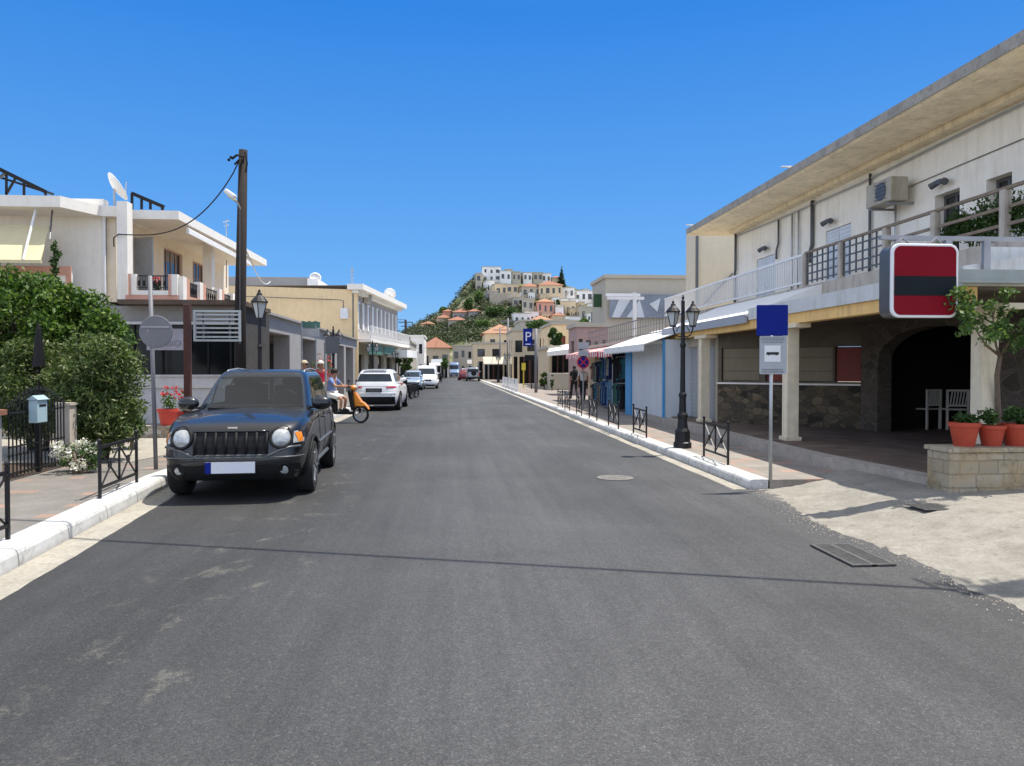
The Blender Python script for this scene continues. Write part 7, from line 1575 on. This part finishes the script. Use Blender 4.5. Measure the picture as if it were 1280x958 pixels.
# trees and plants of the street
def crown_tree(name, label, px, py0, py1, Y, wpx, leaf, n=1500, size=.3, cat='tree', base=0.1, trunk=True, shape='round'):
    top, bot = AY(px, py0, Y), AY(px, py1, Y); rad = wpx / 960 * Y / 2; hh_ = top.z - bot.z
    t = thing(name, label, cat, (top.x, Y, base)); q = MB(); q.tube([(top.x, Y, base), (top.x + .05 * rad, Y, bot.z), (top.x, Y, bot.z + hh_ * .6)], [.08 * rad + .04, .06 * rad + .03, .02], 7)
    if shape == 'round':
        cl = blob(top.x, Y, (top.z + bot.z) / 2, rad, rad, hh_ / 2, 14, rad * .3, rad * .5)
        for c, r_ in cl[::3]: q.tube([(top.x, Y, bot.z), Vector(c)], [.04 * rad, .015], 5)
    else: cl = [((top.x + random.uniform(-.1, .1) * rad, Y + random.uniform(-.1, .1) * rad, lerp(bot.z, top.z, k / 9)), (rad * (1 - k / 9.5) + .05,) * 2 + (hh_ * .09,)) for k in range(10)]
    q.build('trunk', 'bark_dark', t, smooth=True); MB().leaves(cl, n, size, 1.6, fill=.6).build('crown', leaf, t); return t
crown_tree('street_tree', 'dark round tree left of the ochre house', 694, 409, 436, 60, 17, 'leaves_dark'); crown_tree('street_tree', 'dark green tree over the flat thin roof behind the parking sign', 672, 402, 412, 88, 34, 'leaves_dark', 1800)
crown_tree('potted_bush', 'bright yellow-green bush between the parking sign and the cafe', 680, 462, 486, 54, 12, 'leaves_bright', 900, .15, 'bush'); crown_tree('street_tree', 'small yellowish tree beside the parked motorcycles on the left', 508, 438, 466, 70, 15, 'leaves_bright', 1200, .2); crown_tree('street_tree', 'dark little tree just left of the yellowish one', 498, 447, 460, 66, 8, 'leaves_dark', 700, .2)
crown_tree('street_tree', 'green tree in front of the red tiled house', 556, 447, 462, 110, 10, 'leaves_mid', 600, .3); crown_tree('street_tree', 'low dark tree before the shops left of the blue sign', 648, 446, 458, 82, 14, 'leaves_dark', 600, .25)
crown_tree('potted_bush', 'dark bush at the foot of the cafe wall', 690, 468, 488, 51, 5, 'leaves_dark', 300, .12, 'bush'); crown_tree('street_tree', 'mid green tree behind the cream corner cafe', 730, 398, 410, 75, 14, 'leaves_mid', 700, .25)
# white low railing on the far right pavement
t = thing('white_railing', 'low white railing panels along the far right kerb', 'railing', (4.3, 52, .13))
for k in range(5):
    q = MB(); y = 48 + k * 3; q.bar((4.1, y, .9), (4.1, y + 2, .9), .06, .06); q.bar((4.1, y, .3), (4.1, y + 2, .3), .06, .06)
    for j in range(5): q.bar((4.1, y + j * .5, .13), (4.1, y + j * .5, .9), .05, .05)
    q.build('panel', 'white_metal', t)

# ------------------------------------------------ the hill and its houses
RID = [(430, 440), (470, 432), (490, 425), (505, 419), (520, 410), (532, 403), (545, 394), (560, 388), (572, 372), (586, 355), (596, 347), (606, 346), (640, 347), (690, 352), (720, 362), (745, 372), (775, 385), (850, 410), (1000, 432), (1300, 445)]
RX = [(AY(px, py, 300).x, AY(px, py, 300).z) for px, py in RID]
def hz(x, y):
    t = (y - 165) / 135; 
    if t <= 0: return -.5
    t = min(1, t); s = t * t * (3 - 2 * t); h = interp(RX, x)
    fall = 1 if y < 310 else max(0, 1 - ((y - 310) / 160) ** 2)
    return -.5 + (h + .5) * (s * .55 + .45 * t) * fall + (1.3 * math.sin(x * .13 + y * .07) + .8 * math.sin(x * .31 - y * .21)) * t * (1 - t) * 2
q = MB(); nx, ny = 110, 80
for i in range(nx + 1):
    for j in range(ny + 1): x = lerp(-75, 230, i / nx); y = lerp(160, 470, j / ny); q.v.append((x, y, hz(x, y)))
for i in range(nx):
    for j in range(ny): a = i * (ny + 1) + j; q.f.append((a, a + ny + 1, a + ny + 2, a + 1))
tm = NT('hill_ground'); v_ = tm.coord(); tm.fin(tm.ramp(tm.noise(v_, .12, 8, .7), [(.35, (.05, .09, .025)), (.5, (.1, .12, .05)), (.62, (.3, .26, .19))]), .95, 0, .1); tm.bump(tm.noise(v_, .8, 6, .7), .8, .5)
struct(q.build('hill', 'hill_ground', smooth=True))
def hpt(px, py):
    d = ray(px, py); d = d / d.y
    for y in np.arange(168, 330, 1.0):
        if CAMZ + d.z * y <= hz(d.x * y, y): return Vector((d.x * y, y, hz(d.x * y, y)))
    return Vector((d.x * 300, 300, CAMZ + d.z * 300))
HH = [(603, 626, 337, 352, 'plaster_hill', 3, 3, 'flat', 'tall pale block crowning the left end of the hilltop'), (596, 604, 345, 358, 'plaster_beige', 2, 1, 'flat', 'narrow grey-beige house at the left brow of the hill'),
      (626, 640, 342, 355, 'plaster_hill', 2, 2, 'flat', 'white hilltop house with two rows of windows right of the tall block'), (641, 652, 343, 355, 'plaster_beige', 2, 2, 'flat', 'small beige hilltop house between white ones'),
      (653, 664, 344, 355, 'plaster_hill', 2, 2, 'flat', 'white hilltop house fourth from the left brow'), (665, 677, 344, 355, 'plaster_beige', 2, 2, 'flat', 'beige hilltop house with a shaded terrace'), (678, 690, 345, 356, 'plaster_hill', 2, 2, 'flat', 'last white hilltop house before the cypress'),
      (606, 616, 353, 362, 'plaster_hill', 1, 2, 'flat', 'low white house below the tall block'), (617, 632, 357, 368, 'plaster_cream', 1, 2, 'flat', 'dun house with a dark terrace above the retaining wall'), (650, 674, 360, 374, 'plaster_beige', 2, 3, 'hip', 'wide house with a thin tiled roof halfway up the hill'),
      (672, 702, 358, 375, 'plaster_cream', 2, 4, 'hip', 'large dark-roofed house below the cypress'), (655, 670, 376, 392, 'plaster_beige', 2, 2, 'flat', 'plain grey-beige house left of the pink house'), (671, 692, 379, 398, 'plaster_pink', 2, 3, 'hip', 'pink house with a bright orange tiled roof'),
      (699, 720, 362, 377, 'plaster_hill', 2, 3, 'flat', 'white modern house with balconies on the right shoulder'), (719, 742, 366, 384, 'plaster_hill', 2, 3, 'flat', 'white modern house farther right with an open arch-like terrace'), (703, 722, 379, 392, 'plaster_cream', 1, 3, 'flat', 'cream terrace house under the white modern house'),
      (722, 742, 386, 400, 'plaster_beige', 1, 2, 'flat', 'low tan house at the right foot of the hill'), (640, 662, 394, 404, 'plaster_hill', 1, 3, 'flat', 'low white house above the cream tiled house'), (662, 690, 402, 409, 'plaster_cream', 1, 3, 'hip', 'low house with a flat orange tiled roof below the pink house'),
      (553, 566, 391, 399, 'plaster_pink', 1, 2, 'hip', 'small red-roofed house on the left slope'), (566, 590, 392, 400, 'plaster_grey', 1, 4, 'hip', 'long house with a dark roof on the left slope'), (545, 562, 399, 408, 'plaster_cream', 1, 3, 'hip', 'red-roofed house lowest on the left slope'), (562, 584, 402, 409, 'plaster_beige', 1, 4, 'hip', 'second red-roofed house low on the left slope'),
      (586, 600, 391, 398, 'plaster_grey', 1, 2, 'hip', 'grey-roofed house among trees below the green slope'), (693, 703, 386, 398, 'plaster_hill', 1, 1, 'flat', 'small white cube house right of the pink house')]
HH = [(a, b, c - (3 if c < 350 else 2), d, *r) for a, b, c, d, *r in HH]
HH += [(632, 641, 337, 350, 'plaster_beige', 2, 1, 'flat', 'narrow beige tower-like house on the hilltop skyline'), (608, 622, 364, 376, 'plaster_grey', 2, 2, 'flat', 'shadowy grey house on the brow above the green slope'), (633, 648, 356, 370, 'plaster_cream', 2, 2, 'flat', 'cream house right of the dun house on the hill'), (689, 700, 347, 358, 'plaster_cream', 1, 2, 'hip', 'little tiled house left of the cypress foot'),
       (641, 654, 372, 384, 'plaster_beige', 2, 2, 'flat', 'beige house above the retaining wall trees'), (706, 720, 366, 378, 'plaster_beige', 2, 2, 'flat', 'beige house tucked behind the white modern house'), (742, 760, 372, 388, 'plaster_beige', 2, 2, 'flat', 'beige house at the far right of the hill'), (690, 706, 394, 404, 'plaster_cream', 1, 2, 'hip', 'small tiled house at the foot of the hill right of the pink one'),
       (655, 672, 390, 400, 'plaster_hill', 1, 3, 'flat', 'white terrace house in front of the pink house'), (616, 634, 370, 380, 'plaster_beige', 1, 3, 'flat', 'long beige terrace wall house under the dun house'), (706, 724, 396, 406, 'plaster_hill', 1, 2, 'flat', 'white cottage low on the right of the hill'), (528, 545, 405, 413, 'plaster_cream', 1, 2, 'hip', 'tiled cottage at the far left foot of the hill')]
CL = ('small pale flat-roofed house packed among the others on the right half of the hill', 'plaster_hill')
for pl, pt in ((644, 359), (650, 366), (662, 366), (676, 368), (690, 372), (700, 374), (712, 374), (724, 378), (735, 380), (748, 384), (727, 362), (737, 368), (664, 384), (694, 382), (712, 386), (730, 392), (676, 392), (702, 400)):
    w_ = random.uniform(7, 11); HH.append((pl, pl + w_, pt, pt + random.uniform(8, 11), random.choice(['plaster_hill', 'plaster_hill', 'plaster_cream']), random.choice([1, 2]), random.choice([2, 3]), 'flat', CL[0]))
for pl, pr, pt, pb, wm, rows, cols, rf, lb in HH:
    p = hpt((pl + pr) / 2, pb); Y = p.y - 1.5
    block('hill_house', lb, pl, pr, pt, Y, 9, wm, rows, cols, roof=rf, zb=p.z - 3, rm='roof_tile_orange' if 'orange' in lb else 'roof_tile_red', rz=R(random.uniform(-8, 8)), pitch=.22, group='small pale houses on the hill' if lb == CL[0] else None)
p = hpt(632, 382); a, b = AY(612, 366, p.y), AY(650, 382, p.y); q = MB(); q.box(a.x, b.x, p.y, p.y + 4, p.z - 4, a.z); tag(q.build('retaining_wall', 'border_stone'), 'tall bare stone retaining wall on the hillside below the dun house', 'wall')
q = MB(); cl = []
def scrub(n, pl, pr, pt, pb, r0, r1):
    for _ in range(n):
        px = random.uniform(pl, pr); py = random.uniform(pt, pb); p = hpt(px, py)
        if p.y >= 299: continue
        r_ = random.uniform(r0, r1); cl.append(((p.x, p.y, p.z + r_ * .3), (r_ * 1.2, r_ * 1.2, r_ * .7)))
scrub(300, 492, 606, 350, 425, 1.0, 2.3); scrub(70, 598, 660, 376, 410, 1.0, 1.9); scrub(70, 655, 760, 380, 420, .6, 1.3); scrub(120, 480, 600, 400, 430, 1.5, 2.8)
cl += [((x, 301 + random.uniform(-4, 2), hz(x, 300)), (1.8, 1.8, 1.5)) for x in np.arange(AY(500, 400, 300).x, AY(600, 400, 300).x, 1.0)]
q.leaves(cl, 60000, .5, 1.5, fill=.6); struct(q.build('hill_scrub', 'leaves_hill'), 'stuff', 'olive and pine scrub covering the hillside between the houses')
for px, pt, pb, w_, lf, lb, sh in ((702, 333, 360, 12, 'leaves_cypress', 'tall dark cypress standing on the skyline of the hill', 'c'), (586, 372, 392, 14, 'leaves_dark', 'dark broad tree on the green left slope', 'round'), (618, 384, 396, 26, 'leaves_dark', 'dark tree clump under the retaining wall', 'round'), (640, 384, 396, 20, 'leaves_dark', 'dark tree beside the retaining wall foot', 'round'), (598, 362, 380, 18, 'leaves_mid', 'pale green tree below the hilltop block', 'round'), (554, 383, 392, 10, 'leaves_mid', 'rounded tree above the small red-roofed house', 'round'), (604, 398, 412, 22, 'leaves_mid', 'green tree behind the peach-roofed house', 'round'), (712, 400, 410, 16, 'leaves_bright', 'yellow-green tree at the right foot of the hill', 'round'), (697, 374, 386, 8, 'leaves_dark', 'slim dark tree between the pink and white houses', 'round')):
    p = hpt(px, pb); crown_tree('hill_tree', lb, px, pt, pb - 1, p.y - 1, w_, lf, 1500, .6, base=p.z - 1, shape=sh)
# hill mass that closes the horizon behind the right-hand roofs and beyond the town
q = MB(); n = 60
for i in range(n + 1):
    x = lerp(-420, 520, i / n); h = 8 + 5 * math.sin(x * .013 + 1) + 2 * math.sin(x * .05)
    q.v += [(x, 520, -1), (x, 600, h * .7), (x, 680, h), (x, 900, -1)]
for i in range(n):
    for j in range(3): a = i * 4 + j; q.f.append((a, a + 4, a + 5, a + 1))
struct(q.build('far_hills', 'hill_ground', smooth=True))
